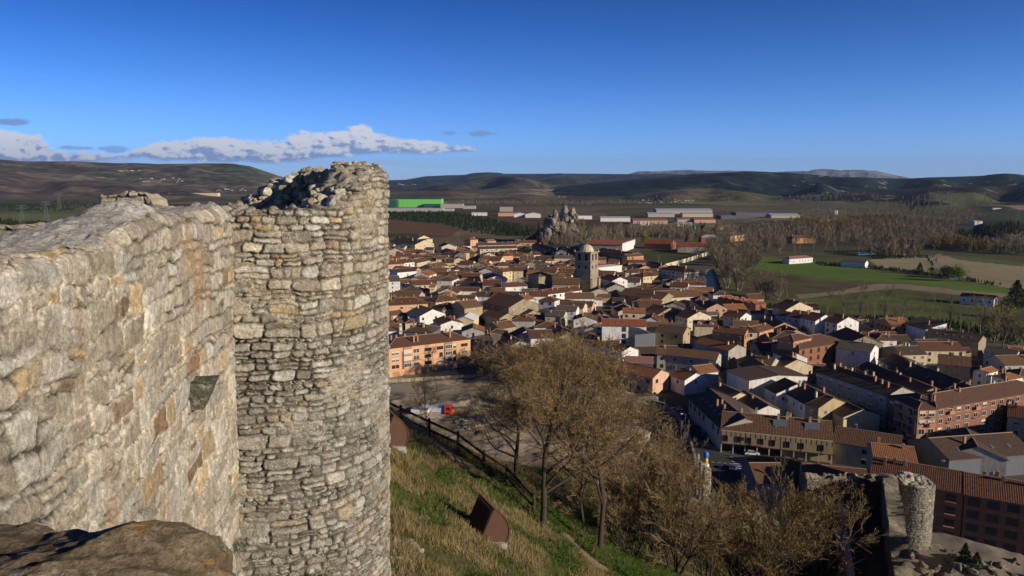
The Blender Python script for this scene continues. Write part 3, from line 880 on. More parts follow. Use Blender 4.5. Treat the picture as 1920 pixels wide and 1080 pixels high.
def build_round_tower(name, cx, cy, R, ztop, zbot, da, dz, seed, mat, label, cat, shear=0.0, rowh=(0.06, .27), stw=(.12, .36), thick=1.0, floor=0.8, relk=1.0, joint=.03, rubble=None, group=None):
    """ztop: function of angle (0 = towards the viewer, growing to the right)"""
    th = np.arange(0, 2 * math.pi, da); nth = len(th)
    zt = ztop(th)
    nz = int((zt.max() - zbot) / dz)
    f = np.linspace(0, 1, nz)[:, None]
    TH = np.tile(th, (nz, 1)); Z = zt[None, :] * (1 - f) + zbot * f
    S = TH * R; 
    rel, h1, h2, prof = masonry(S, Z, seed, rowh, stw, depth=0.045 * relk, joint=joint)
    # hide the seam of the pattern at the back
    rr = R + rel + 0.02 * fbm(TH * 3, Z * 0.8, seed + 50, 3)
    topm = np.clip(1 - (zt[None, :] - Z) / 0.10, 0, 1)
    rr = rr - 0.10 * topm ** 2
    X = cx + rr * np.sin(TH) - shear * (CAMZ - Z); Y = cy - rr * np.cos(TH)
    col = stone_colours(h1, h2, prof, S, Z, seed, PAL_TOWER, W_TOWER, (.40, .35, .26), 0.75)
    wz = (sstep(zt.max() - Z, 1.8, 3.6) * (.55 + .45 * fbm(S * .5, Z * .6, seed + 55, 4)))[..., None]
    grey = col.mean(-1, keepdims=True) * np.array([.93, .9, .84])
    col = col * (1 - .8 * wz) + grey * .74 * .8 * wz
    V = [np.stack([X, Y, Z], -1).reshape(-1, 3)]; F = [grid_faces(nz, nth, True)[:, ::-1]]; Cc = [col.reshape(-1, 3)]
    root = empty(name, (0, 0, 0)); tag(root, label, cat, group)
    me = raw_mesh('wall_face', V[0], F[0], [mat], smooth=True, col=Cc[0])
    mobj('wall_face', me, root)
    # broken top of the wall and the hollow inside
    nr = 44
    q = np.linspace(0, 1, nr)[:, None]
    TH2 = np.tile(th[::2], (nr, 1)); zt2 = zt[::2][None, :]
    rad = (R - 0.08) * (1 - q) + 0.05 * q
    inner = sstep(rad, R - thick - 0.25, R - thick + 0.05)
    lump = 0.16 * fbm(rad * np.sin(TH2) * 3 + 5, rad * np.cos(TH2) * 3, seed + 60, 5) + 0.06 * np.abs(vnoise(rad * np.sin(TH2) * 11, rad * np.cos(TH2) * 11, seed + 61))
    Z2 = (zt2 + lump * sstep(q, 0, .12)) * inner + (np.minimum(zt2, zt.min()) - floor + lump) * (1 - inner)
    Z2 = np.where(q == 0, zt2, Z2)
    X2 = cx + rad * np.sin(TH2) - shear * (CAMZ - Z2); Y2 = cy - rad * np.cos(TH2)
    tone = (0.31 + 0.13 * fbm(X2 * 5, Y2 * 5, seed + 62, 3))[..., None] * np.array([1, .9, .74])
    me = raw_mesh('broken_top', np.stack([X2, Y2, Z2], -1).reshape(-1, 3), grid_faces(nr, TH2.shape[1], True)[:, ::-1], [M['capping'] if rubble is None else mat], smooth=True, col=tone.reshape(-1, 3))
    mobj('broken_top', me, root)
    if rubble:
        rg = np.random.default_rng(seed + 5)
        def place(i):
            a = rubble['a'](rg); r_ = rg.uniform(R - thick - .22, R - 0.12)
            zz = float(np.interp(a % (2 * math.pi), th, zt)) + rg.uniform(-.06, .05) - (0 if r_ > R - thick else rg.uniform(0, .6))
            return (cx + r_ * math.sin(a) - shear * (CAMZ - zz), cy - r_ * math.cos(a), zz), rg.uniform(*rubble['size'])
        v, fcs, cc = rock_lumps(rubble['n'], place, rg)
        mobj('rubble', raw_mesh('rubble', v, fcs, [mat], smooth=False, col=cc), root)
    return root


# the big broken tower beside the viewer
def main_top(th):
    deg = np.degrees(th)
    pts = [(0, -.44), (20, -.43), (38, -.40), (48, -.36), (58, -.22), (68, .02), (76, .16), (90, .20), (104, .28), (116, .31), (124, .19), (140, .22), (155, .17), (168, .20), (174, .12), (182, -.06), (190, -.03), (197, -.08), (201, -.25), (208, -.32), (216, -.46), (260, -.5), (300, -.5), (340, -.46), (360, -.44)]
    z = np.interp(deg, [p[0] for p in pts], [p[1] for p in pts])
    return CAMZ + z + 0.045 * vnoise(deg / 4.5, deg * 0, 70) + 0.03 * vnoise(deg / 1.7, deg * 0, 71)

build_round_tower('round_tower', -4.62, 14.05, 2.22, main_top, 69.2, 0.0068, 0.0145, 11, M['castle'],
                  'large broken round tower of grey and ochre stones ending the near wall', 'castle tower', shear=0.020,
                  thick=0.95, floor=0.55, rubble=dict(n=620, size=(.045, .16), a=lambda rg: math.radians(rg.uniform(46, 215))))


# long battered curtain wall on the left
def build_near_wall():
    W0 = np.array([-3.46, 5.0]); dv = np.array([-1.04, 7.0]); dv = dv / np.linalg.norm(dv); nv = np.array([-dv[1], dv[0]])   # nv points away (left)
    smin, smax = -3.4, 7.15
    # spacing grows with distance
    ss = [smin]
    while ss[-1] < smax: ss.append(ss[-1] + 0.0016 * (5 + max(ss[-1], -2.5)) + 0.003)
    ss = np.array(ss); ns = len(ss)
    def top(s):
        # crest of the outer face above / below the viewer
        y = 5 + s * dv[1]
        z = np.interp(y, [1, 3.5, 5, 5.6, 6.2, 6.8, 7.4, 8.0, 8.6, 9.0, 9.6, 10.1, 10.6, 11.2, 12.2], [-.44, -.45, -.47, -.50, -.535, -.52, -.45, -.37, -.33, -.345, -.40, -.36, -.34, -.345, -.35])
        return CAMZ + z + 0.03 * vnoise(s * 2.3, s * 0, 80) + 0.014 * vnoise(s * 8, s * 0, 81)
    zt = top(ss); zb = 70.5
    nt = 640
    f = (np.linspace(0, 1, nt) ** 1.15)[:, None]
    S = np.tile(ss, (nt, 1)); Z = zt[None, :] * (1 - f) + zb * f
    rel, h1, h2, prof = masonry(S, Z + 0.05 * np.sin(S * 0.9), 21, (.17, .40), (.16, .46), warp=.06, joint=.038, depth=.024, split=.3, mortar_fill=.9)
    rel = rel + 0.03 * fbm(S * 0.9, Z * 0.9, 85, 3)
    topm = np.clip(1 - (zt[None, :] - Z) / 0.16, 0, 1)
    off = -rel + 0.13 * topm ** 2 * (1 + 0.5 * vnoise(S * 4, Z * 0, 86)) + 0.022 * (CAMZ - Z)
    X = W0[0] + dv[0] * S + nv[0] * off; Y = W0[1] + dv[1] * S + nv[1] * off
    col = stone_colours(h1, h2, prof, S, Z, 21, PAL_WALL, W_WALL, (.44, .38, .28), 0.95)
    st = (sstep(fbm(S * 3.6, Z * .75, 97, 5), .16, .42) * sstep(fbm(S * .6, Z * .5, 98, 3), -.25, .25))[..., None]
    col = col * (1 - .7 * st) + np.array([.37, .19, .05]) * .7 * st
    lum = col.mean(-1, keepdims=True) * np.array([1.03, 1.0, .93]); col = col * .7 + lum * .3
    root = empty('curtain_wall', (0, 0, 0))
    tag(root, 'long pale rubble stone wall with mortared top running from the lower left to the round tower', 'castle wall')
    mobj('wall_face', raw_mesh('wall_face', np.stack([X, Y, Z], -1).reshape(-1, 3), grid_faces(nt, ns)[:, ::-1], [M['castle_wall']], smooth=True, col=col.reshape(-1, 3)), root)
    # top: mortar capping with humps
    nq = 90
    q = np.linspace(0, 1, nq)[:, None]; width = 1.25
    S2 = np.tile(ss[::2], (nq, 1)); z0 = zt[::2][None, :]
    yy0 = 5 + S2 * dv[1]; amp = .22 + .78 * sstep(yy0, 6.8, 8.2)
    hump = -.13 * q ** 1.2 + .02 * np.sin(q * math.pi) + 0.05 * amp * fbm(S2 * 1.3, q * 1.6 + 0 * S2, 88, 4) * np.sin(np.clip(q * 1.3, 0, 1) * math.pi * .5)
    yy = 5 + S2 * dv[1]
    peak = 0.14 * np.exp(-((yy - 8.45) / 0.55) ** 2) * sstep(q, .02, .14) * (1 - sstep(q, .35, .8)) 
    Z2 = z0 + hump + peak + 0.02 * vnoise(S2 * 9, q * 9 + 0 * S2, 89) + 0.008 * vnoise(S2 * 30, q * 30, 90)
    Z2 = np.where(q == 0, z0, Z2)
    Z2 = np.where(q > .94, Z2 - (q - .94) * 8, Z2)
    off2 = 0.12 + q * width
    offb = 0.13 * (1 + 0.5 * vnoise(S2 * 4, z0 * 0, 86)) - 0.02
    off2 = np.where(q < .1, offb + q * width, off2)
    X2 = W0[0] + dv[0] * S2 + nv[0] * off2; Y2 = W0[1] + dv[1] * S2 + nv[1] * off2
    tone = 0.43 * (1 + 0.22 * fbm(S2 * 3, q * 5 + 0 * S2, 91, 4) + 0.18 * vnoise(S2 * 20, q * 20, 92))[..., None] * np.array([1, .97, .9])
    mobj('mortar_capping', raw_mesh('mortar_capping', np.stack([X2, Y2, Z2], -1).reshape(-1, 3), grid_faces(nq, S2.shape[1])[:, ::-1], [M['capping']], smooth=True, col=tone.reshape(-1, 3)), root)
    # rear face
    nb = 60
    fb = np.linspace(0, 1, nb)[:, None]
    zr = Z2[-1][None, :]
    S3 = np.tile(ss[::2], (nb, 1)); Z3 = zr * (1 - fb) + zb * fb
    X3 = W0[0] + dv[0] * S3 + nv[0] * (width + .12); Y3 = W0[1] + dv[1] * S3 + nv[1] * (width + .12)
    tone = np.tile(np.array([.33, .29, .22]), (X3.size, 1))
    mobj('rear_face', raw_mesh('rear_face', np.stack([X3, Y3, Z3], -1).reshape(-1, 3), grid_faces(nb, S3.shape[1]), [M['castle_wall']], smooth=True, col=tone), root)
    # the dark block that sticks out of the face
    k = (5 + 0.0)
    s0 = None
    for s in np.linspace(2, 7, 800):
        p = W0 + dv * s
        u, _ = proj(p[0], p[1], 77.0)
        if u > 366: s0 = s; break
    y0 = 5 + s0 * dv[1]
    d = ray(392, 744); t = y0 / d[1]; zc = CAMZ + d[2] * t
    mb = MB()
    L = 0.34
    a = W0 + dv * s0 + nv * 0.25; b_ = a + dv * L
    out = -nv * 0.50
    q8 = []
    for z, o_ in ((zc - .18, .7), (zc + .17, 1.0)):
        q8 += [(*(a), z), (*(b_), z + .02), (*(b_ + out * o_ * 1.0), z + .02), (*(a + out * o_), z - .01)]
    v = np.array(q8); bm = bmesh.new()
    vs = [bm.verts.new(p) for p in v]
    for ff in ((3, 2, 1, 0), (4, 5, 6, 7), (0, 1, 5, 4), (1, 2, 6, 5), (2, 3, 7, 6), (3, 0, 4, 7)): bm.faces.new([vs[i] for i in ff])
    bmesh.ops.recalc_face_normals(bm, faces=bm.faces)
    bmesh.ops.subdivide_edges(bm, edges=bm.edges, cuts=6, use_grid_fill=True)
    for vv in bm.verts:
        c = vv.co; n_ = 0.03 * float(fbm(np.array(c.y * 6), np.array(c.z * 6 + c.x * 6), 95, 3)); vv.co = c + Vector((n_, n_, n_))
    me = bpy.data.meshes.new('jutting_block'); bm.to_mesh(me); bm.free()
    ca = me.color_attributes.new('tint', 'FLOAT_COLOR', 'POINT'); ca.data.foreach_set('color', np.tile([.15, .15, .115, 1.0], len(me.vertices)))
    me.materials.append(M['castle_dim'])
    mobj('jutting_block', me, root)
build_near_wall()


def masonry_box(parent, name, p0, p1, thick, zb, ztopf, seed, mat, res=0.03, rowh=(.1, .24), stw=(.15, .45), capname='broken_top', tone=(.36, .32, .25)):
    """straight ruined wall from p0 to p1 (left to right, seen face first)"""
    p0, p1 = np.array(p0, float), np.array(p1, float)
    L = np.linalg.norm(p1 - p0); d = (p1 - p0) / L; n = np.array([-d[1], d[0]])
    # loop round the wall: front, right end, back, left end
    per = [(p0, d, L), (p1, n, thick), (p1 + n * thick, -d, L), (p0 + n * thick, -n, thick)]
    X0, Y0, SS, NN = [], [], [], []
    acc = 0
    for q, dd, ln in per:
        m = max(3, int(ln / res)); a = np.arange(m) / m * ln
        X0.append(q[0] + dd[0] * a); Y0.append(q[1] + dd[1] * a); SS.append(acc + a); acc += ln
        NN.append(np.tile([dd[1], -dd[0]], (m, 1)))
    X0, Y0, SS, NN = map(np.concatenate, (X0, Y0, SS, NN))
    a_along = (X0 - p0[0]) * d[0] + (Y0 - p0[1]) * d[1]
    a_cross = (X0 - p0[0]) * n[0] + (Y0 - p0[1]) * n[1]
    zt = ztopf(a_along, a_cross)
    nz = max(6, int((zt.max() - zb) / res)); f = np.linspace(0, 1, nz)[:, None]
    Z = zt[None, :] * (1 - f) + zb * f; S = np.tile(SS, (nz, 1))
    rel, h1, h2, prof = masonry(S, Z, seed, rowh, stw, depth=.045, joint=max(.03, res))
    X = X0 + NN[:, 0] * rel; Y = Y0 + NN[:, 1] * rel
    col = stone_colours(h1, h2, prof, S, Z, seed, PAL_TOWER, W_TOWER, (.30, .26, .2), .8)
    mobj(name, raw_mesh(name, np.stack([X, Y, Z], -1).reshape(-1, 3), grid_faces(nz, len(SS), True)[:, ::-1], [mat], smooth=True, col=col.reshape(-1, 3)), parent)
    m1, m2 = max(3, int(L / res)), max(4, int(thick / res))
    A, B = np.meshgrid(np.linspace(0, L, m1), np.linspace(0, thick, m2))
    Zc = ztopf(A, B) + 0.0
    inside = np.minimum(np.minimum(A, L - A), np.minimum(B, thick - B))
    Zc = Zc + sstep(inside, 0, .1) * 0.05 * fbm(A * 4, B * 4, seed + 7, 4) - 0.004
    Xc = p0[0] + d[0] * A + n[0] * B; Yc = p0[1] + d[1] * A + n[1] * B
    tn = (1 + .3 * fbm(A * 3, B * 3, seed + 9, 3))[..., None] * np.array(tone)
    mobj(capname, raw_mesh(capname, np.stack([Xc, Yc, Zc], -1).reshape(-1, 3), grid_faces(m2, m1), [mat], smooth=True, col=tn.reshape(-1, 3)), parent)


# ruined stub that shows behind the long wall
def build_stub():
    root = empty('ruined_wall', (0, 0, 0)); tag(root, 'broken stone wall stub standing behind the top of the long wall, left of the pale warehouse', 'castle wall')
    k = 15.5
    X = lambda u: (u - 960) / 1387 * k
    zf = lambda a, b: CAMZ + np.interp(a, [0, .12, .45, .8, .98, 1.1], [-.24, -.22, -.17, -.19, -.32, -.7]) + .05 * vnoise(a * 7, b * 7, 401) - 0.05 * b
    masonry_box(root, 'wall_face', (X(196), k), (X(196) + 1.35, k + .15), .9, 74, zf, 31, M['castle'], .018)
    root2 = empty('low_parapet', (0, 0, 0)); tag(root2, 'low ragged stone parapet at the far left edge behind the near wall', 'castle wall')
    zf2 = lambda a, b: CAMZ + np.interp(a, [0, 3, 4.2, 5.2, 6], [-.66, -.66, -.62, -.68, -.74]) + .04 * vnoise(a * 6, b * 6, 402)
    masonry_box(root2, 'wall_face', (-11.5, 10.5), (-6.0, 11.1), .6, 74, zf2, 32, M['castle'], .03)
build_stub()


# boulder right in front of the viewer
def build_boulder():
    bm = bmesh.new(); bmesh.ops.create_icosphere(bm, subdivisions=7, radius=1)
    v = np.array([p.co[:] for p in bm.verts]); fc = np.array([[q.index for q in f.verts] for f in bm.faces]); bm.free()
    rg = np.random.default_rng(3)
    for _ in range(10):
        d = rg.normal(size=3); d[2] = abs(d[2]) * .6; d /= np.linalg.norm(d); lim = rg.uniform(.72, .92)
        v -= np.outer(np.maximum(v @ d - lim, 0) * .8, d)
    n = fbm(v[:, 0] * 2.2 + 3, v[:, 1] * 2.2 + v[:, 2] * 1.7, 320, 6)
    n2 = fbm(v[:, 0] * 9, v[:, 1] * 9 + v[:, 2] * 7, 330, 4)
    v = v * (1 + .17 * n + .05 * n2 + .012 * fbm(v[:, 0] * 30, v[:, 1] * 30 + v[:, 2] * 24, 335, 3))[:, None]
    P0 = np.array([-0.80, 1.12, 79.185])
    V = v * np.array([.43, .34, .25]) + P0
    c = np.array([.20, .155, .10]) * (1 + .5 * n + .4 * n2)[:, None]
    o = mobj('boulder', raw_mesh('boulder', V, fc, [M['rock']], smooth=True, col=np.clip(c, .03, .5)))
    tag(o, 'brown lichen-flecked boulder right in front at the lower left corner', 'boulder')
    # the parapet under it
    root = empty('parapet', (0, 0, 0)); tag(root, 'rough stone parapet just under the brown boulder in the lower left corner', 'castle wall')
    zf = lambda a, b: 78.98 + 0.02 * vnoise(a * 9, b * 9, 403)
    masonry_box(root, 'wall_face', (-1.9, .85), (-.42, .95), .55, 77.2, zf, 33, M['castle_wall'], .02)
build_boulder()


# ------------------------------------------------------------------ lower castle: round tower, walls, terrace
LT = (35.4, 62.0)
def build_lower_castle():
    tf = lambda th: 54.25 + 0.12 * vnoise(np.degrees(th) / 16, th * 0, 75) + .25 * np.cos(th + 2.6)
    build_round_tower('round_tower', LT[0], LT[1], 1.55, tf, 46.0, .035, .05, 12, M['castle_dim'],
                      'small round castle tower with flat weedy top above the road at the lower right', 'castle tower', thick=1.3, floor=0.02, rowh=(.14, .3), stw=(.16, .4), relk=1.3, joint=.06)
    root = empty('lower_curtain_wall', (0, 0, 0)); tag(root, 'ragged wall running from the small round tower towards the viewer, left face in deep shade', 'castle wall')
    zf = lambda a, b: 53.1 + 0.075 * a * 0.9 + .35 * vnoise(a / 1.6, b / 1.6, 405) + .16 * vnoise(a * 1.4, b * 1.4, 406) + .12 * vnoise(a * 4, b * 4, 416) + .06 * vnoise(a * 9, b * 9, 417) - .12 * b
    masonry_box(root, 'wall_face', (22.9, 40.0), (32.6, 62.3), -1.2, 44.0, zf, 34, M['castle_dim'], .06, (.16, .34), (.2, .5), tone=(.26, .225, .165))
    root = empty('back_wall', (0, 0, 0)); tag(root, 'dark cross wall with pale rubble on top, left of the small round tower', 'castle wall')
    zf = lambda a, b: 53.9 + .26 * vnoise(a / 1.1, b / .8, 407) + .2 * vnoise(a * 2, b * 2, 408) + .1 * vnoise(a * 6, b * 6, 409)
    masonry_box(root, 'wall_face', (26.3, 63.0), (33.4, 62.8), 1.1, 44.0, zf, 35, M['castle_dim'], .07, (.16, .34), (.2, .5), tone=(.3, .265, .2))
    # terrace: paved lane between the walls, with a thin parapet on its left
    root = empty('terrace', (0, 0, 0)); tag(root, 'shaded paved walkway between the lower castle wall and its thin parapet', 'walkway')
    mb = MB()
    a0, a1, b0, b1 = (29.2, 62.9), (32.7, 62.7), (20.9, 40.0), (22.95, 40.0)
    mb.hexa([(*b0, 46), (*b1, 46), (*a1, 46), (*a0, 46), (*b0, 51.2), (*b1, 51.2), (*a1, 51.2), (*a0, 51.2)])
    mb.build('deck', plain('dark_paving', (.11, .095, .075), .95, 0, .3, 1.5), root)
    root = empty('parapet_wall', (0, 0, 0)); tag(root, 'thin straight parapet with pale coping on the left of the shaded walkway', 'parapet')
    mb = MB()
    mb.hexa([(20.55, 40, 40), (20.9, 40, 40), (29.5, 62.9, 40), (29.15, 62.9, 40), (20.55, 40, 52.1), (20.9, 40, 52.1), (29.5, 62.9, 52.1), (29.15, 62.9, 52.1)])
    mb.build('wall_face', M['stone'], root)
    mb = MB()
    mb.hexa([(20.48, 40, 52.1), (20.97, 40, 52.1), (29.57, 62.9, 52.1), (29.08, 62.9, 52.1), (20.48, 40, 52.2), (20.97, 40, 52.2), (29.57, 62.9, 52.2), (29.08, 62.9, 52.2)])
    mb.build('coping', M['kerb'], root)
build_lower_castle()


def outcrop(name, u, v, n, spread, size, label, seed, dz=0.0, grp=None, tone=1.0):
    x, y, z = hit(u, v)
    rg = np.random.default_rng(seed)
    def place(i):
        px_, py_ = x + rg.normal() * spread[0], y + rg.normal() * spread[1]
        s = rg.uniform(*size)
        return (px_, py_, float(ground(px_, py_)) - s * .25 + dz), s
    V, F, Cc = rock_lumps(n, place, rg, 4 if size[1] > .5 else 3, (1.2, 1, .8))
    root = empty(name, (x, y, z)); tag(root, label, 'rock', grp)
    k, kf = len(V) // n, len(F) // n
    for i in range(n):
        mobj('stone', raw_mesh('stone', V[i * k:(i + 1) * k] - np.array([x, y, z]), F[:kf], [M['rock_far']], smooth=False, col=np.clip(Cc[i * k:(i + 1) * k] * .85 * tone, 0, 1)), root)
outcrop('rock_outcrop', 1790, 1062, 60, (3.4, 1.6), (.25, .9), 'broken rock outcrop at the foot of the small round tower', 51, tone=.62)
outcrop('rock_outcrop', 1215, 838, 60, (3.4, 3.5), (.5, 1.8), 'pale cliff rocks at the hill edge above the blue shaded yard', 52)
outcrop('rock_outcrop', 1360, 945, 34, (2.4, 3), (.3, 1.1), 'small pale rocks between the two bushy trees below the pillars', 53)
outcrop('rock_outcrop', 742, 1045, 22, (.5, .8), (.12, .34), 'grey stones in the grass beside the foot of the big tower', 54)
outcrop('rock_outcrop', 773, 1028, 3, (.12, .12), (.12, .2), 'single white stone lying in the grass right of the big tower', 55, tone=1.6)

# ------------------------------------------------------------------ houses
TILE = {'rbrown', 'rred', 'rorange', 'rold', 'rdark', 'rgrey', 'rchoc'}
FOOT = []          # placed footprints (cx, cy, half w, half d, angle)


def rect_corners(r):
    cx, cy, hw, hd, a = r
    c, s = math.cos(a), math.sin(a)
    return [(cx + c * i * hw - s * j * hd, cy + s * i * hw + c * j * hd) for i, j in ((-1, -1), (1, -1), (1, 1), (-1, 1))]


def overlaps(r1, r2):
    if math.hypot(r1[0] - r2[0], r1[1] - r2[1]) > math.hypot(r1[2], r1[3]) + math.hypot(r2[2], r2[3]): return False
    c1, c2 = rect_corners(r1), rect_corners(r2)
    for r in (r1, r2):
        for ax in ((math.cos(r[4]), math.sin(r[4])), (-math.sin(r[4]), math.cos(r[4]))):
            p1 = [x * ax[0] + y * ax[1] for x, y in c1]; p2 = [x * ax[0] + y * ax[1] for x, y in c2]
            if max(p1) < min(p2) or max(p2) < min(p1): return False
    return True


_wm = {}
def window_mesh(w, h, style):
    """a window: glass set back in a frame with a mullion and sill; origin at its centre, facing -y"""
    k = (round(w, 1), round(h, 1), style)
    if k in _wm: return _wm[k]
    fr = {'w': 'frame_w', 'd': 'frame_d', 's': 'frame_w', 'b': 'frame_d'}[style]
    mb = MB(); t = .09
    mb.poly([(-w / 2, -.03, -h / 2), (w / 2, -.03, -h / 2), (w / 2, -.03, h / 2), (-w / 2, -.03, h / 2)], 0)
    for x0, x1, z0, z1 in ((-w / 2 - t, -w / 2, -h / 2 - t, h / 2 + t), (w / 2, w / 2 + t, -h / 2 - t, h / 2 + t), (-w / 2, w / 2, h / 2, h / 2 + t), (-w / 2, w / 2, -h / 2 - t, -h / 2)):
        mb.box(x0, -.12, z0, x1, .02, z1, 1)
    mb.box(-.04, -.09, -h / 2, .04, -.02, h / 2, 1)
    if style == 's':
        mb.box(-w / 2, -.08, h * .02, w / 2, -.031, h / 2, 2)
    me = mb.mesh('window', [M['glass'], M[fr], M['shutter']])
    _wm[k] = me
    return me


_bm = {}
def balcony_mesh(w, solid):
    k = (round(w, 1), solid)
    if k in _bm: return _bm[k]
    mb = MB()
    mb.box(-w / 2, -1.0, -.12, w / 2, 0, 0, 0)
    if solid: mb.box(-w / 2, -1.0, .002, w / 2, -.88, .95, 0)
    else:
        mb.box(-w / 2, -1.0, .9, w / 2, -.95, .96, 1)
        n = int(w / .22)
        for i in range(n + 1):
            x = -w / 2 + .02 + (w - .04) * i / n; mb.box(x - .012, -.99, .002, x + .012, -.966, .898, 1)
    me = mb.mesh('balcony', [M['brick_light'], M['frame_d']])
    _bm[k] = me; return me


_cm = {}
def chimney_mesh(h, mat):
    k = (round(h, 1), mat)
    if k in _cm: return _cm[k]
    mb = MB()
    mb.box(-.32, -.3, -1.2, .32, .3, h, 0)
    mb.box(-.40, -.38, h, .40, .38, h + .12, 1)
    for x in (-.16, .16): mb.tube((x, 0, h + .12), (x, 0, h + .42), .1, .09, 6, 1)
    me = mb.mesh('chimney', [M[mat], M['ridge']])
    _cm[k] = me; return me


_sm = {}
def skylight_mesh():
    if 's' not in _sm:
        mb = MB(); mb.box(-.45, -.6, -.05, .45, .6, .10, 1); mb.poly([(-.38, -.53, .104), (.38, -.53, .104), (.38, .53, .104), (-.38, .53, .104)], 0)
        _sm['s'] = mb.mesh('skylight', [M['panel'], M['metal']])
    return _sm['s']


def antenna_mesh():
    if 'a' not in _sm:
        mb = MB(); mb.tube((0, 0, -.4), (0, 0, 2.2), .03, .02, 4); mb.tube((-.5, 0, 2.0), (.5, 0, 2.0), .02, .02, 4)
        for i in range(5): mb.tube((-.45 + i * .22, -.28, 2.0), (-.45 + i * .22, .28, 2.0), .015, .015, 3)
        _sm['a'] = mb.mesh('antenna', [M['metal']])
    return _sm['a']


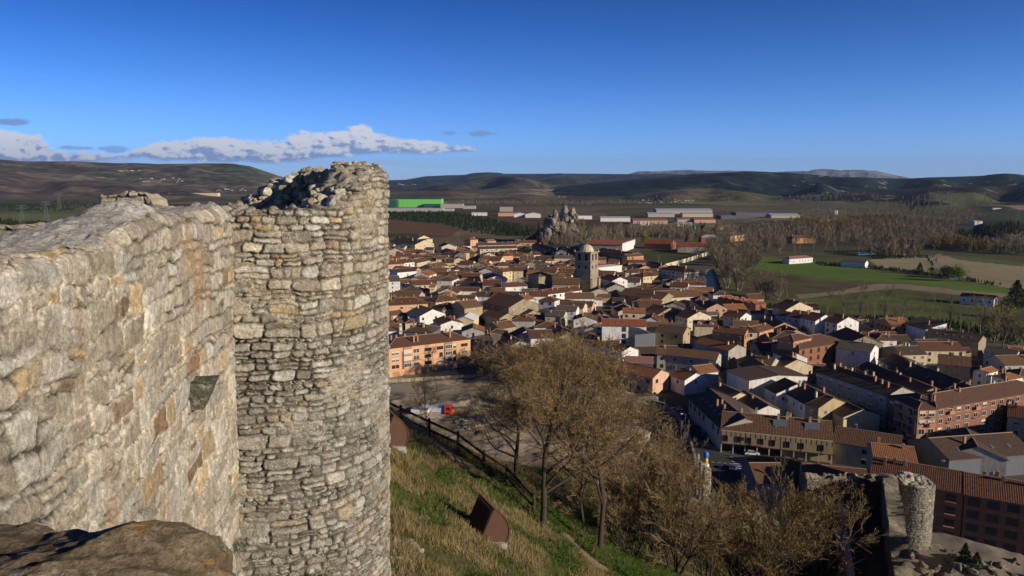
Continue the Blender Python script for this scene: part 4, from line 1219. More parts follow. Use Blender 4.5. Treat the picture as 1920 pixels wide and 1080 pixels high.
def house(p1, p2, h, d, roof='g', wall='white', rmat='rbrown', label=None, cat='house', name='house', group=None, z0=0.0,
          pitch=.40, chim=1, win='auto', storeys=None, over=.45, sky=0, ant=0, base=0.0, balc=0, ridgecap=True, gablewin=True, winstyle=None, endwin=True):
    p1, p2 = Vector((p1[0], p1[1])), Vector((p2[0], p2[1]))
    w = (p2 - p1).length
    if w < 1.5: w = 1.5
    ang = math.atan2(p2.y - p1.y, p2.x - p1.x)
    c = (p1 + p2) / 2
    root = empty(name, (c.x, c.y, z0), ang)
    if label: tag(root, label, cat, group)
    nx, ny = -math.sin(ang), math.cos(ang)
    FOOT.append((c.x + nx * d / 2, c.y + ny * d / 2, w / 2, d / 2, ang))
    rg = random.Random(int(c.x * 13 + c.y * 7) & 0xffff)
    hw = w / 2; e = .02
    lowz = -.3 - base
    mb = MB()
    # walls
    if roof == 'g':
        rise = d / 2 * pitch; zr = h + rise
        mb.poly([(-hw, 0, lowz), (hw, 0, lowz), (hw, 0, h), (-hw, 0, h)])
        mb.poly([(hw, d, lowz), (-hw, d, lowz), (-hw, d, h), (hw, d, h)])
        mb.poly([(hw, 0, lowz), (hw, d, lowz), (hw, d, h), (hw, d / 2, zr), (hw, 0, h)])
        mb.poly([(-hw, d, lowz), (-hw, 0, lowz), (-hw, 0, h), (-hw, d / 2, zr), (-hw, d, h)])
    elif roof == 'x':
        rise = hw * pitch; zr = h + rise
        mb.poly([(-hw, 0, lowz), (hw, 0, lowz), (hw, 0, h), (0, 0, zr), (-hw, 0, h)])
        mb.poly([(hw, d, lowz), (-hw, d, lowz), (-hw, d, h), (0, d, zr), (hw, d, h)])
        mb.poly([(hw, 0, lowz), (hw, d, lowz), (hw, d, h), (hw, 0, h)])
        mb.poly([(-hw, d, lowz), (-hw, 0, lowz), (-hw, 0, h), (-hw, d, h)])
    elif roof == 's':        # one slope rising to the back
        rise = d * pitch * .6; zr = h + rise
        mb.poly([(-hw, 0, lowz), (hw, 0, lowz), (hw, 0, h), (-hw, 0, h)])
        mb.poly([(hw, d, lowz), (-hw, d, lowz), (-hw, d, zr), (hw, d, zr)])
        mb.poly([(hw, 0, lowz), (hw, d, lowz), (hw, d, zr), (hw, 0, h)])
        mb.poly([(-hw, d, lowz), (-hw, 0, lowz), (-hw, 0, h), (-hw, d, zr)])
    else:
        zr = h
        mb.box(-hw, 0, lowz, hw, d, h)
    mb.build('wall', M[wall], root)
    # roof
    rb = MB(); th = .16
    def slab(quad, u0, u1, vl):
        """quad: eave-left, eave-right, top-right, top-left"""
        a, b_, c_, d_ = [Vector(q) for q in quad]
        dn = Vector((0, 0, -th))
        rb.poly([a, b_, c_, d_], 0, [(u0[0], 0), (u0[1], 0), (u1[1], vl), (u1[0], vl)])
        rb.poly([d_ + dn, c_ + dn, b_ + dn, a + dn], 1)
        for p, q in ((a, b_), (b_, c_), (c_, d_), (d_, a)): rb.poly([p + dn, q + dn, q, p], 1)
    o = over; o2 = over * .55
    up = th + .015
    if roof == 'g':
        k = pitch; vl = math.hypot(d / 2 + o, (d / 2 + o) * k)
        slab([(-hw - o2, -o, h - o * k + up), (hw + o2, -o, h - o * k + up), (hw + o2, d / 2, zr + up), (-hw - o2, d / 2, zr + up)], (0, w), (0, w), vl)
        slab([(hw + o2, d + o, h - o * k + up), (-hw - o2, d + o, h - o * k + up), (-hw - o2, d / 2 + .004, zr + up), (hw + o2, d / 2 + .004, zr + up)], (0, w), (0, w), vl)
        if ridgecap: rb.tube((-hw - o2, d / 2, zr + up), (hw + o2, d / 2, zr + up), .14, .14, 6, 2)
    elif roof == 'x':
        k = pitch; vl = math.hypot(hw + o, (hw + o) * k)
        slab([(-hw - o, d + o2, h - o * k + up), (-hw - o, -o2, h - o * k + up), (0, -o2, zr + up), (0, d + o2, zr + up)], (0, d), (0, d), vl)
        slab([(hw + o, -o2, h - o * k + up), (hw + o, d + o2, h - o * k + up), (.004, d + o2, zr + up), (.004, -o2, zr + up)], (0, d), (0, d), vl)
        if ridgecap: rb.tube((0, -o2, zr + up), (0, d + o2, zr + up), .14, .14, 6, 2)
    elif roof == 's':
        k = pitch * .6; vl = math.hypot(d + o, (d + o) * k)
        slab([(-hw - o2, -o, h - o * k + up), (hw + o2, -o, h - o * k + up), (hw + o2, d + o2, zr + o2 * k + up), (-hw - o2, d + o2, zr + o2 * k + up)], (0, w), (0, w), vl)
    elif roof == 'h':
        m = min(w, d) / 2 + o; rise = m * pitch
        x0, x1, y0, y1, zz = -hw - o, hw + o, -o, d + o, h + .05
        if w >= d: r0, r1 = (x0 + m, d / 2, zz + rise), (x1 - m, d / 2, zz + rise)
        else: r0, r1 = (0, y0 + m, zz + rise), (0, y1 - m, zz + rise)
        A, B, Cc, D = (x0, y0, zz), (x1, y0, zz), (x1, y1, zz), (x0, y1, zz)
        vl = math.hypot(m, rise)
        if w >= d:
            rb.poly([A, B, r1, r0], 0, [(0, 0), (x1 - x0, 0), (x1 - x0 - m, vl), (m, vl)])
            rb.poly([Cc, D, r0, r1], 0, [(0, 0), (x1 - x0, 0), (x1 - x0 - m, vl), (m, vl)])
            rb.poly([B, Cc, r1], 0, [(0, 0), (y1 - y0, 0), ((y1 - y0) / 2, vl)])
            rb.poly([D, A, r0], 0, [(0, 0), (y1 - y0, 0), ((y1 - y0) / 2, vl)])
        else:
            rb.poly([A, B, r0], 0, [(0, 0), (x1 - x0, 0), ((x1 - x0) / 2, vl)])
            rb.poly([Cc, D, r1], 0, [(0, 0), (x1 - x0, 0), ((x1 - x0) / 2, vl)])
            rb.poly([B, Cc, r1, r0], 0, [(0, 0), (y1 - y0, 0), (y1 - y0 - m, vl), (m, vl)])
            rb.poly([D, A, r0, r1], 0, [(0, 0), (y1 - y0, 0), (y1 - y0 - m, vl), (m, vl)])
        lo = [(p[0], p[1], zz - .14) for p in (A, B, Cc, D)]
        for p, q, r_, s_ in ((A, B, lo[1], lo[0]), (B, Cc, lo[2], lo[1]), (Cc, D, lo[3], lo[2]), (D, A, lo[0], lo[3])): rb.poly([s_, r_, q, p], 1)
        rb.poly(lo[::-1], 1)
        if ridgecap:
            rb.tube(r0, r1, .13, .13, 6, 2)
            if w >= d: ends = ((A, r0), (D, r0), (B, r1), (Cc, r1))
            else: ends = ((A, r0), (B, r0), (Cc, r1), (D, r1))
            for p, q in ends: rb.tube(p, q, .11, .11, 5, 2)
        zr = zz + rise
    else:
        rb.box(-hw - .15, -.15, h, hw + .15, d + .15, h + .28, 0)
        zr = h + .28
    ro = rb.build('roof', [M[rmat], M['frame_d'] if rmat in TILE else M['rmetal'], M['ridge']], root)

    def roofz(x, y):
        if roof == 'g': return h + min(y, d - y) * pitch
        if roof == 'x': return h + (hw - abs(x)) * pitch
        if roof == 's': return h + y * pitch * .6
        if roof == 'h': return h + max(0, min(min(y, d - y), hw - abs(x)) + o) * pitch
        return h + .28
    for i in range(chim):
        x = rg.uniform(-.85, .85) * hw; y = d / 2 + rg.uniform(-.22, .22) * d
        ch = max(.9, (zr - roofz(x, y)) + rg.uniform(.6, 1.3))
        me = chimney_mesh(ch, rg.choice(['chimney', 'chimney', 'cream']))
        mobj('chimney', me, ro, (x, y, roofz(x, y)))
    for i in range(sky):
        x = (-.8 + 1.6 * (i + .5) / sky) * hw
        y = d * .2
        if roof in 'gh':
            s_ = mobj('skylight', skylight_mesh(), ro, (x, y, roofz(x, y) + up + .02)); s_.rotation_euler = (math.atan(pitch), 0, 0)
    for i in range(ant):
        x = rg.uniform(-.7, .7) * hw
        mobj('antenna', antenna_mesh(), ro, (x, d / 2, roofz(x, d / 2) + .1))
    # windows on the sides one can see
    st = storeys if storeys else max(1, int(round((h - .6) / 3.0)))
    cam2 = Vector((0, 0))
    def side(org, dx, dy, ln, top, spec):
        a = math.atan2(dy, dx)
        n = max(1, int(ln / spec.get('every', 3.6)))
        ww, wh = spec.get('w', 1.0), spec.get('h', 1.35)
        sty = spec.get('style', winstyle or rg.choice('wwds'))
        skip = spec.get('skip', .12)
        fl = (top - .2) / st
        for s_ in range(spec.get('from', 0), st):
            z = fl * s_ + fl * .56
            if z + wh / 2 > top - .25: z = top - .3 - wh / 2
            if z - wh / 2 < .2: continue
            for i in range(n):
                if rg.random() < skip: continue
                t = (i + .5) / n * ln
                o_ = mobj('window', window_mesh(ww, wh, sty if rg.random() > .2 else ('s' if sty != 'd' else 'd')), root, (org[0] + dx * t, org[1] + dy * t, z))
                o_.rotation_euler = (0, 0, a)
                if balc and s_ > 0 and i % balc == 1:
                    b_ = mobj('balcony', balcony_mesh(2.2, rg.random() < .4), root, (org[0] + dx * t, org[1] + dy * t, z - wh / 2 - .1)); b_.rotation_euler = (0, 0, a)
    spec = win if isinstance(win, dict) else {}
    if win:
        side((-hw, 0), 1, 0, w, h, spec)
        if endwin:
            s2 = dict(spec); s2['skip'] = s2.get('endskip', .45)
            rc = Matrix.Rotation(ang, 2)
            # right end seen if its outward normal faces the viewer
            wx = c + rc @ Vector((hw, d / 2)); nrm = rc @ Vector((1, 0))
            if nrm.dot(-wx) > 0: side((hw, 0), 0, 1, d, h, s2)
            wx = c + rc @ Vector((-hw, d / 2)); nrm = rc @ Vector((-1, 0))
            if nrm.dot(-wx) > 0: side((-hw, d), 0, -1, d, h, s2)
    return root


def H(u1, v1, u2, v2, h, d, roof, wall, rmat, label, cat='house', name=None, **kw):
    """a house whose front eave line is sighted at height h"""
    nm = name or {'house': 'house', 'apartment block': 'apartment_block'}.get(cat, cat.replace(' ', '_'))
    z0 = kw.get('z0', 0.0)
    if max(v1, v2) < 425: v1 = v2 = (v1 + v2) / 2      # so far off, a pixel of slope is a wild angle
    return house(P(u1, v1, h + z0), P(u2, v2, h + z0), h, d, roof, wall, rmat, label, cat, nm, **kw)

AP = 'apartment block'
# --- far side of town, seen just right of the big tower
H(731, 452, 778, 459, 10, 25, 'g', 'yellow', 'rdark', 'long shaded block with sunlit yellow end wall at the far left of town', AP, chim=4, sky=0, win={'every': 5})
H(799, 449, 811, 448, 15, 9, 'f', 'cream', 'rgrey', 'narrow tall beige block behind the yellow-ended block', AP, chim=0, win=None)
H(784, 447, 806, 446, 13, 10, 'x', 'yellow', 'rgrey', 'pale yellow gabled block rising behind the yellow-ended block', AP, chim=1, win={'every': 6})
H(727, 471, 755, 471, 8, 13, 'x', 'cream', 'rbrown', 'cream gabled house touching the big tower edge below the yellow-ended block', chim=1)
H(722, 477, 741, 477, 4, 8, 'g', 'pink', 'rred', 'low pink house with red roof at the big tower edge', chim=0)
H(786, 475, 807, 474, 7, 11, 'h', 'pink', 'rbrown', 'pink house with two chimneys in front of the yellow-ended block', chim=2, win={'every': 5})
H(755, 477, 783, 474, 5, 14, 'g', 'pink', 'rbrown', 'low brown-roofed pink house left of the pink house with two chimneys', chim=1)
H(726, 496, 758, 494, 9, 15, 'g', 'pink', 'rbrown', 'long red-brown terrace with many chimneys and pink front beside the big tower', chim=7, win={'every': 5}, ant=2)
H(758, 493, 777, 491, 8, 13, 'g', 'white', 'rbrown', 'white-fronted terrace end right of the long red-brown terrace', chim=3, win={'every': 4})
H(782, 493, 806, 488, 7, 13, 'g', 'cream', 'rbrown', 'cream house with brown roof right of the white terrace end', chim=2)
H(812, 503, 841, 498, 6, 15, 'g', 'cream', 'rold', 'brown-roofed farmhouse with grey gable above the dark garden', chim=4)
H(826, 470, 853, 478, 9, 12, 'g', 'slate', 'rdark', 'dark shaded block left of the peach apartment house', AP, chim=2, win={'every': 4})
H(853, 477, 880, 474, 9, 16, 'h', 'orange', 'rbrown', 'peach apartment house with bays in the far row', AP, chim=2, win={'every': 4.5}, balc=3)
H(822, 460, 828, 463, 10, 16, 'g', 'cream', 'rdark', 'tall dark-sided house with pale gable near the stubble field', chim=1, win=None)
H(882, 450, 896, 449, 12, 11, 'h', 'orange', 'rred', 'slim orange flats with a red roof near the stubble field', AP, chim=1, win={'every': 5})
H(871, 451, 880, 451, 10, 12, 'x', 'slate', 'rdark', 'dark slate-sided gabled block left of the slim orange flats', AP, chim=0, win=None)
H(873, 463, 882, 462, 6, 8, 'f', 'white', 'rwhite', 'small white cube house below the slim orange flats', chim=0, win=None)
H(885, 464, 897, 464, 9, 11, 'h', 'pink', 'rbrown', 'square pink house with one window at the left end of the pale rows', chim=0, win={'every': 9, 'w': 1.6})
H(900, 467, 970, 465, 9, 11, 'g', 'cream', 'rdark', 'front row of the long pale terraces behind the dark trees', AP, chim=5, win={'every': 5, 'w': 2})
H(897, 460, 974, 458, 9, 11, 'g', 'pink', 'rdark', 'second row of the long pale terraces', AP, chim=5, win={'every': 7})
H(966, 455, 1006, 455, 8, 12, 'g', 'pink', 'rbrown', 'third pale terrace, nearest the wooded crag', AP, chim=3, win={'every': 6, 'w': 2})
H(914, 453, 930, 452, 6, 10, 'g', 'pink', 'rindred', 'low salmon shed-roofed house at the field edge', chim=0)
H(966, 450, 976, 450, 7, 9, 'f', 'pink', 'rindred', 'tiny pink house among trees left of the crag', chim=0)
H(943, 480, 962, 479, 8, 11, 'h', 'orange', 'rbrown', 'amber house half hidden by dark conifers', chim=1, win={'every': 5})
H(997, 459, 1042, 473, 9, 12, 'g', 'slate', 'rdark', 'long shaded terrace below the wooded crag', AP, chim=4, win={'every': 5})  # dark front: shade painted by the wall colour
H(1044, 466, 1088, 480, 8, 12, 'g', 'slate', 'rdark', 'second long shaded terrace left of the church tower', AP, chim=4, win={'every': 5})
H(1000, 478, 1030, 477, 5, 10, 'g', 'white', 'rbrown', 'long low white house behind the green conifer', chim=1)
H(1023, 489, 1038, 489, 6, 9, 'h', 'white', 'rred', 'white cottage with orange-red roof left of the church tower', chim=0)
H(1020, 501, 1047, 501, 5, 12, 'h', 'white', 'rdark', 'white villa with dark hipped roof below the orange-red cottage', chim=0)
H(931, 499, 962, 498, 5, 14, 'h', 'cream', 'rbrown', 'broad brown hipped house left of the yellow flats', chim=2)
H(943, 510, 961, 508, 9, 12, 'g', 'yellow', 'rbrown', 'yellow house with four small windows, left half', chim=1, win={'every': 4})
H(963, 508, 981, 508, 9, 12, 'g', 'yellow', 'rbrown', 'yellow flats with deep bay, right half', AP, chim=1, win={'every': 5})
H(853, 506, 874, 505, 5, 12, 'h', 'white', 'rbrown', 'small brown pyramid-roofed white house by the dark garden', chim=0)
H(745, 511, 781, 508, 9, 15, 'g', 'white', 'rdark', 'big blank white building in the upper town near the big tower', 'building', chim=0, win=None, pitch=.25)
H(722, 528, 750, 527, 12, 15, 'g', 'white', 'rgrey', 'tall white block beside the big tower edge with a column of windows', AP, chim=0, win={'every': 7})
H(751, 531, 774, 529, 6, 9, 'g', 'white', 'rold', 'white house wall right of the tall white block', chim=0)
H(774, 535, 819, 533, 6, 14, 'g', 'cream', 'rbrown', 'wide dark-brown roof right of the tall white block', chim=1)
H(752, 546, 791, 546, 6, 13, 'h', 'grey', 'rdark', 'hipped house with shaded grey front below the wide dark-brown roof', chim=1)
H(788, 546, 808, 546, 5, 9, 'h', 'yellow', 'rorange', 'little yellow house with orange pyramid roof', chim=0)
H(806, 538, 816, 538, 9, 8, 'g', 'yellow', 'rorange', 'yellow turret-like house behind the little yellow house', chim=1)
H(723, 573, 802, 569, 8, 15, 'h', 'orange', 'rbrown', 'long brown hipped roof over an orange front at the big tower edge', AP, chim=2, win={'every': 5.5, 'w': 1.6}, sky=4)
H(817, 567, 862, 562, 7, 14, 'h', 'cream', 'rbrown', 'long plain brown hipped roof with cream front in mid town', chim=3)
H(830, 581, 870, 577, 7, 14, 'h', 'stone', 'rbrown', 'brown hipped roof with stone corner in mid town', chim=2)
H(871, 578, 905, 574, 9, 15, 'g', 'ochre', 'rold', 'ochre stone house with mottled tile roof in mid town', chim=3, win={'every': 8})
H(764, 585, 787, 593, 7, 16, 'g', 'white', 'rgrey', 'white house with grey-brown roof, lit gable to the right', chim=1)
H(733, 592, 757, 589, 5, 9, 'g', 'cream', 'rold', 'low cream yard house beside the big tower', chim=0)
H(720, 606, 741, 605, 6, 9, 'h', 'cream', 'rbrown', 'first of the row houses with cream bays by the big tower', chim=1)
H(745, 606, 757, 605, 6, 9, 'h', 'cream', 'rbrown', 'second of the row houses with cream bays', chim=1)
H(760, 606, 781, 605, 6, 9, 'h', 'cream', 'rbrown', 'last of the row houses with cream bays', chim=1)
H(757, 622, 811, 624, 7, 14, 'h', 'slate', 'rdark', 'dark flat-looking hipped roof behind the orange apartment block', chim=4, win=None)
H(826, 609, 869, 606, 7, 15, 'x', 'white', 'rbrown', 'large white gable right behind the orange apartment block', chim=2, win={'every': 8}, pitch=.3)
H(853, 600, 888, 601, 7, 14, 'x', 'yellow', 'rwhite', 'pale yellow gable with white-edged roof behind the white gable', chim=0, win=None, pitch=.38)
H(913, 524, 952, 523, 7, 15, 'x', 'white', 'rbrown', 'wide white gable in mid town left of the church', chim=0, win={'every': 9}, pitch=.35)
H(886, 536, 909, 533, 6, 13, 'x', 'grey', 'rdark', 'grey gable left of the wide white gable', chim=1, win=None)
H(922, 547, 946, 546, 6, 9, 'g', 'white', 'rbrown', 'white cottage with three dark windows and blue-shaded side', chim=0, win={'every': 4.5})
H(948, 538, 972, 537, 8, 11, 'g', 'white', 'rbrown', 'white house with blind windows right of the white cottage', chim=2, win={'every': 4})
H(907, 566, 954, 577, 8, 22, 'g', 'stone', 'rchoc', 'large dark red-brown barn roof in mid town', 'barn', chim=0, win={'every': 6})
H(987, 562, 1001, 560, 8, 12, 'g', 'cream', 'rorange', 'cream house with orange roof left of the white flats', chim=2)
H(963, 561, 984, 563, 7, 11, 'g', 'grey', 'rorange', 'shaded house with orange roof ridge next to the cream house', chim=3)
H(1010, 563, 1040, 565, 10, 9, 'h', 'white', 'rbrown', 'white flats with rows of blue-shaded windows left of the church', AP, chim=1, win={'every': 3.5, 'skip': .02})
H(937, 597, 967, 593, 7, 17, 'x', 'stone', 'rbrown', 'wide stone gable with dark roof above the bushes', chim=0, win=None)
H(938, 617, 967, 612, 5, 12, 'g', 'stone', 'rold', 'low stone house with patchy red roof above the bushes', chim=1, win=None)
H(969, 583, 988, 589, 4, 9, 'g', 'stone', 'rdark', 'small stone outhouse with dark roof', chim=0, win=None)
H(888, 635, 925, 640, 6, 12, 'h', 'slate', 'rgrey', 'olive-grey hipped roof right of the orange apartment block', chim=2, win=None)
H(935, 634, 958, 648, 6, 9, 'g', 'white', 'rdark', 'white gabled shed half behind the bushes', chim=1, win=None)
H(1022, 618, 1050, 632, 6, 12, 'g', 'stone', 'rorange', 'orange-brown roofed house behind the big tree', chim=1, win=None)
# the orange block and its neighbours
H(726, 654, 882, 635.5, 12.4, 13, 'h', 'orange', 'rchoc', 'four-storey orange apartment block with brown roof above the fenced lot', AP, chim=0, win=None)
# church surroundings
H(1028, 552, 1091, 544, 7, 12, 'g', 'white', 'rbrown', 'long white convent wing at the foot of the church tower', 'convent', chim=3, win={'every': 4, 'from': 1})
H(1127, 522, 1148, 527, 9, 13, 'g', 'white', 'rbrown', 'white house with shaded blue front right of the church tower', chim=2, win={'every': 5})
H(1120, 503, 1166, 498, 9, 12, 'f', 'white', 'rwhite', 'long white flat-roofed hall right of the church tower', 'hall', chim=0, win=None)
H(1118, 470, 1175, 480, 11, 14, 'g', 'brick', 'rchoc', 'long dark-brick flats behind the church tower', AP, chim=7, win={'every': 4, 'w': 1.5, 'style': 'w'}, balc=3)
H(1176, 481, 1207, 479, 11, 9, 'g', 'brick_light', 'rchoc', 'orange brick end block of the dark-brick flats', AP, chim=2, win={'every': 5, 'w': 1.6})
H(1178, 492, 1211, 492, 8, 9, 'g', 'brick_light', 'rchoc', 'lower orange brick house below the brick end block', chim=1, win={'every': 8})
H(1121, 487, 1137, 487, 9, 9, 'g', 'brick_light', 'rchoc', 'small orange brick house right of the church dome', chim=0, win={'every': 5})
H(1173, 511, 1200, 511, 10, 11, 'h', 'yellow', 'rbrown', 'yellow villa with corner turret', chim=2, win={'every': 3})
H(1206, 519, 1236, 516, 8, 12, 'h', 'yellow', 'rbrown', 'second yellow villa with rows of windows', chim=2, win={'every': 3})
H(1235, 504, 1283, 511, 12, 15, 'h', 'cream', 'rbrown', 'big cream riverside apartment building with hipped roofs', AP, chim=3, win={'every': 4.6, 'w': 2.6, 'skip': 0, 'endskip': .1})
H(1170, 497, 1195, 501, 5, 10, 'g', 'grey', 'rgrey', 'grey roof between the white hall and the yellow villa', chim=0, win=None)
H(1205, 497, 1232, 503, 5, 16, 'g', 'stone', 'rold', 'low brown roofs before the pale garden wall', chim=1, win=None)
H(1160, 552, 1240, 562, 6, 17, 'g', 'stone', 'rold', 'long brown market hall roof below the yellow villas', 'hall', chim=2, win={'every': 8})
H(1240, 559, 1318, 555, 6, 17, 'g', 'cream', 'rold', 'second long brown hall roof with cream right gable', 'hall', chim=2, win=None)
H(1168, 586, 1210, 587, 8, 9, 'g', 'cream', 'rorange', 'cream house with tall white side wall behind the red-roofed block', chim=2, win={'every': 4})
H(1205, 583, 1234, 590, 7, 16, 'g', 'stone', 'rold', 'steep old tile roof over blue-shaded front, left of the black roof', chim=1)
H(1241, 588, 1262, 594, 7, 14, 'g', 'slate', 'rdark', 'black-looking roof between two old tile roofs', chim=0)
H(1266, 591, 1289, 597, 8, 16, 'g', 'cream', 'rold', 'old tile roof with bright gable coping', chim=2)
H(1292, 590, 1312, 590, 6, 9, 'g', 'white', 'rold', 'small tile-roofed house right of the bright coping', chim=0)
H(1208, 613, 1268, 616, 9, 9, 'g', 'stone', 'rold', 'narrow mottled tile roof beside the red-roofed block', chim=1, win=None)
H(1303, 611, 1345, 612, 8, 10, 'g', 'cream', 'rbrown', 'brown-roofed house with two white dormers', chim=0, win={'every': 6})
H(1129, 610.5, 1212, 612, 13, 11, 'g', 'white', 'rred', 'pale block with bright red roof and five roof windows in mid town', AP, chim=2, win={'every': 22, 'w': 1.7, 'h': 2}, sky=5)
H(1229, 622, 1281, 627, 9, 13, 'g', 'ochre', 'rdark', 'old ochre house with small dark windows right of the metal-clad wall', chim=0, win={'every': 5, 'h': 1.2, 'skip': .1, 'style': 'd'})
H(1096, 618, 1128, 620, 5, 11, 'x', 'white', 'rgrey', 'small white gabled house left of the red-roofed block', chim=1, win={'every': 3.5, 'w': .6, 'h': 1.2})
H(1086, 646, 1128, 652, 6, 9, 'g', 'white', 'rbrown', 'white house with sloping brown roof below the small gable', chim=0, win=None)
H(1126, 647, 1166, 660, 8, 9, 'g', 'white', 'rbrown', 'white stepped house in front of the red-roofed block', chim=1, win=None)
H(1110, 684, 1224, 709, 7, 11, 'g', 'pink', 'rorange', 'long low house with orange-red roof seen through the bare tree', chim=2, win={'every': 4, 'w': 1.4, 'style': 'd'})
H(1173, 679, 1225, 681, 5, 8, 'g', 'slate', 'rindred', 'dull red shed roof below the metal-clad wall', 'shed', chim=0, win=None)
H(1232, 664, 1252, 665, 7, 8, 'g', 'grey', 'rold', 'first piece of the long tile roof below the ochre house', chim=0)
H(1250, 665, 1343, 675, 7, 10, 'g', 'grey', 'rold', 'long tile roof below the ochre house', chim=0, win={'every': 7})
H(1258, 704, 1284, 713, 6, 11, 'g', 'white', 'rorange', 'white house with orange roof by the shaded street', chim=1, win={'every': 6})
H(1286, 690, 1312, 700, 6, 9, 'x', 'white', 'rorange', 'white gable with orange roof above the shaded street', chim=0, win={'every': 5})
# right half of the old town
for k in range(6):
    H(1346 + k * 12, 558 + k * 2.2, 1357 + k * 12, 560 + k * 2.2, 7, 9, 'x', 'brick', 'rred', '%s of the six small red-gabled terraced roofs by the river' % ['first from the left', 'second from the left', 'third from the left', 'fourth from the left', 'fifth from the left', 'last'][k], chim=1, group='red-gabled terraced houses by the river', win=None)
H(1356, 591, 1388, 596, 6, 11, 'g', 'white', 'rbrown', 'white house with blue-shaded front and cream end in the terrace quarter', chim=1)
H(1336, 622, 1396, 628, 9, 9, 'g', 'brick_light', 'rbrown', 'left part of the curved brick terrace with white attic windows', AP, chim=3, win={'every': 4, 'w': 1.3})
H(1397, 623, 1420, 623, 9, 9, 'g', 'cream', 'rdark', 'middle part of the curved brick terrace', AP, chim=1, win={'every': 4})
H(1421, 623, 1451, 615, 9, 9, 'g', 'brick_light', 'rbrown', 'right part of the curved brick terrace, brightest end', AP, chim=1, win={'every': 4})
H(1303, 642, 1366, 658, 8, 11, 'g', 'grey', 'rorange', 'house with long grey blank wall and orange roof', chim=2, win=None)
H(1447, 643, 1499, 655, 10, 30, 'h', 'brick', 'rchoc', 'large brick school with chocolate hipped roof', 'school', chim=0, win={'every': 5, 'w': 1.2, 'h': 1.8, 'style': 'd', 'endskip': 0})
H(1488, 640, 1522, 633, 13, 8, 'h', 'brick_light', 'rchoc', 'raised brick attic block on top of the school roof', 'building', chim=0, win={'every': 3})
H(1474, 581, 1524, 577, 9, 11, 'x', 'cream', 'rbrown', 'cream gable with roof panels by the river meadow', chim=1, win=None)
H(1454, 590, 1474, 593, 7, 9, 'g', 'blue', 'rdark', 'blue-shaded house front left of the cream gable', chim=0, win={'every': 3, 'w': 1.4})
H(1475, 593, 1499, 597, 8, 14, 'g', 'white', 'rold', 'white house with mottled roof below the cream gable', chim=1)
H(1500, 596, 1529, 602, 9, 14, 'g', 'white', 'rbrown', 'white three-window house right of the mottled roof', chim=2)
H(1547, 602, 1570, 607, 9, 15, 'g', 'white', 'rbrown', 'white house with glazed gallery and bright right gable', chim=1)
H(1568, 652, 1632, 661, 9, 12, 'g', 'white', 'rgrey', 'white building with blue-shaded blank front, bright right end', chim=1, win={'every': 22, 'w': .8})
H(1555, 626, 1590, 643, 8, 16, 'g', 'stone', 'rbrown', 'reddish roof with dark dormer left of the black roofs', chim=2, win=None)
H(1385, 682, 1406, 697, 7, 12, 'g', 'pink', 'rorange', 'orange-roofed house at the left end of the skylight roofs', chim=1, win=None)
H(1407, 690, 1440, 695, 7, 17, 'g', 'grey', 'rold', 'mottled roof with one large skylight', chim=1, win=None, sky=1)
H(1443, 682, 1464, 690, 7, 15, 'g', 'cream', 'rold', 'small mottled roof right of the skylight roof', chim=2, win=None)
H(1450, 660, 1477, 672, 7, 9, 'g', 'white', 'rorange', 'pale house wedged against the brick school', chim=1, win=None)
H(1405, 714, 1514, 706, 10, 15, 'x', 'white', 'rdark', 'very wide white gable in the lower town', 'building', chim=0, win=None, pitch=.1)
H(1434, 726, 1456, 738, 8, 15, 'g', 'white', 'rold', 'blue-shaded white house below the wide white gable', chim=0, win={'every': 4})
H(1470, 735, 1510, 757, 8, 14, 'g', 'white', 'rdark', 'white row house with glazed bay and two brick chimneys', chim=3, win={'every': 4})
H(1511, 757, 1535, 765, 8, 13, 'g', 'ochre', 'rdark', 'ochre end of the white row', chim=1, win={'every': 6})
H(1532, 697, 1664, 742, 11, 12, 'g', 'grey', 'rdark', 'long white-grey block of flats with dark roof running down to the right', AP, chim=8, win={'every': 4.4, 'w': 1.3, 'skip': .05}, ant=3)
H(1664, 743, 1719, 767, 11, 12, 'h', 'brick', 'rdark', 'brick corner flats in shade left of the balcony corner', AP, chim=2, win={'every': 4.5, 'w': 1.6})
H(1722, 768, 1756, 767, 11.5, 12, 'h', 'brick_light', 'rchoc', 'brick corner with white-framed gallery and lit balcony', AP, chim=0, win={'every': 2.4, 'w': 1.8, 'h': 1.6, 'style': 'w', 'skip': 0}, balc=2)
H(1756, 766, 1960, 731, 11.5, 12, 'h', 'brick', 'rchoc', 'long brick flats with dark brown roof and tall chimneys at the right edge', AP, chim=5, win={'every': 4, 'w': 1.8, 'style': 'w'}, balc=3)
H(1582, 782, 1650, 778, 6, 12, 'x', 'yellow', 'rdark', 'plain pale yellow gable behind the arcaded building', chim=0, win=None, pitch=.33)
H(1352.5, 803, 1562, 824, 7, 15, 'g', 'ochre', 'rold', 'long arcaded building with ochre upper wall and ribbed tile roof', 'arcaded building', chim=3, win=None, sky=3, name='arcaded_building')
H(1292, 747, 1352, 803, 7, 15, 'g', 'grey', 'rdark', 'shaded side wing of the arcaded building along the car park street', 'arcaded building', chim=4, win={'every': 4, 'style': 'd', 'h': 1.6, 'w': 1.0, 'from': 1}, sky=6, name='arcaded_building')
H(1562, 828, 1688, 848, 6.3, 13, 'g', 'cream', 'rold', 'tile-roofed house with white and yellow front right of the arcaded building', chim=1, win={'every': 9, 'w': 2})
H(1375, 742, 1420, 770, 6, 8, 'g', 'white', 'rold', 'narrow white and tan house winding behind the arcaded roof', chim=1, win=None)
H(1330, 725, 1372, 745, 7, 7, 'g', 'cream', 'rorange', 'thin orange-tan roof strip above the shaded wing', chim=1, win=None)
H(1420, 905, 1478, 905, 5, 13, 'g', 'slate', 'rold', 'small ribbed tile roof in front of the arcades', 'shed', chim=0, win=None)
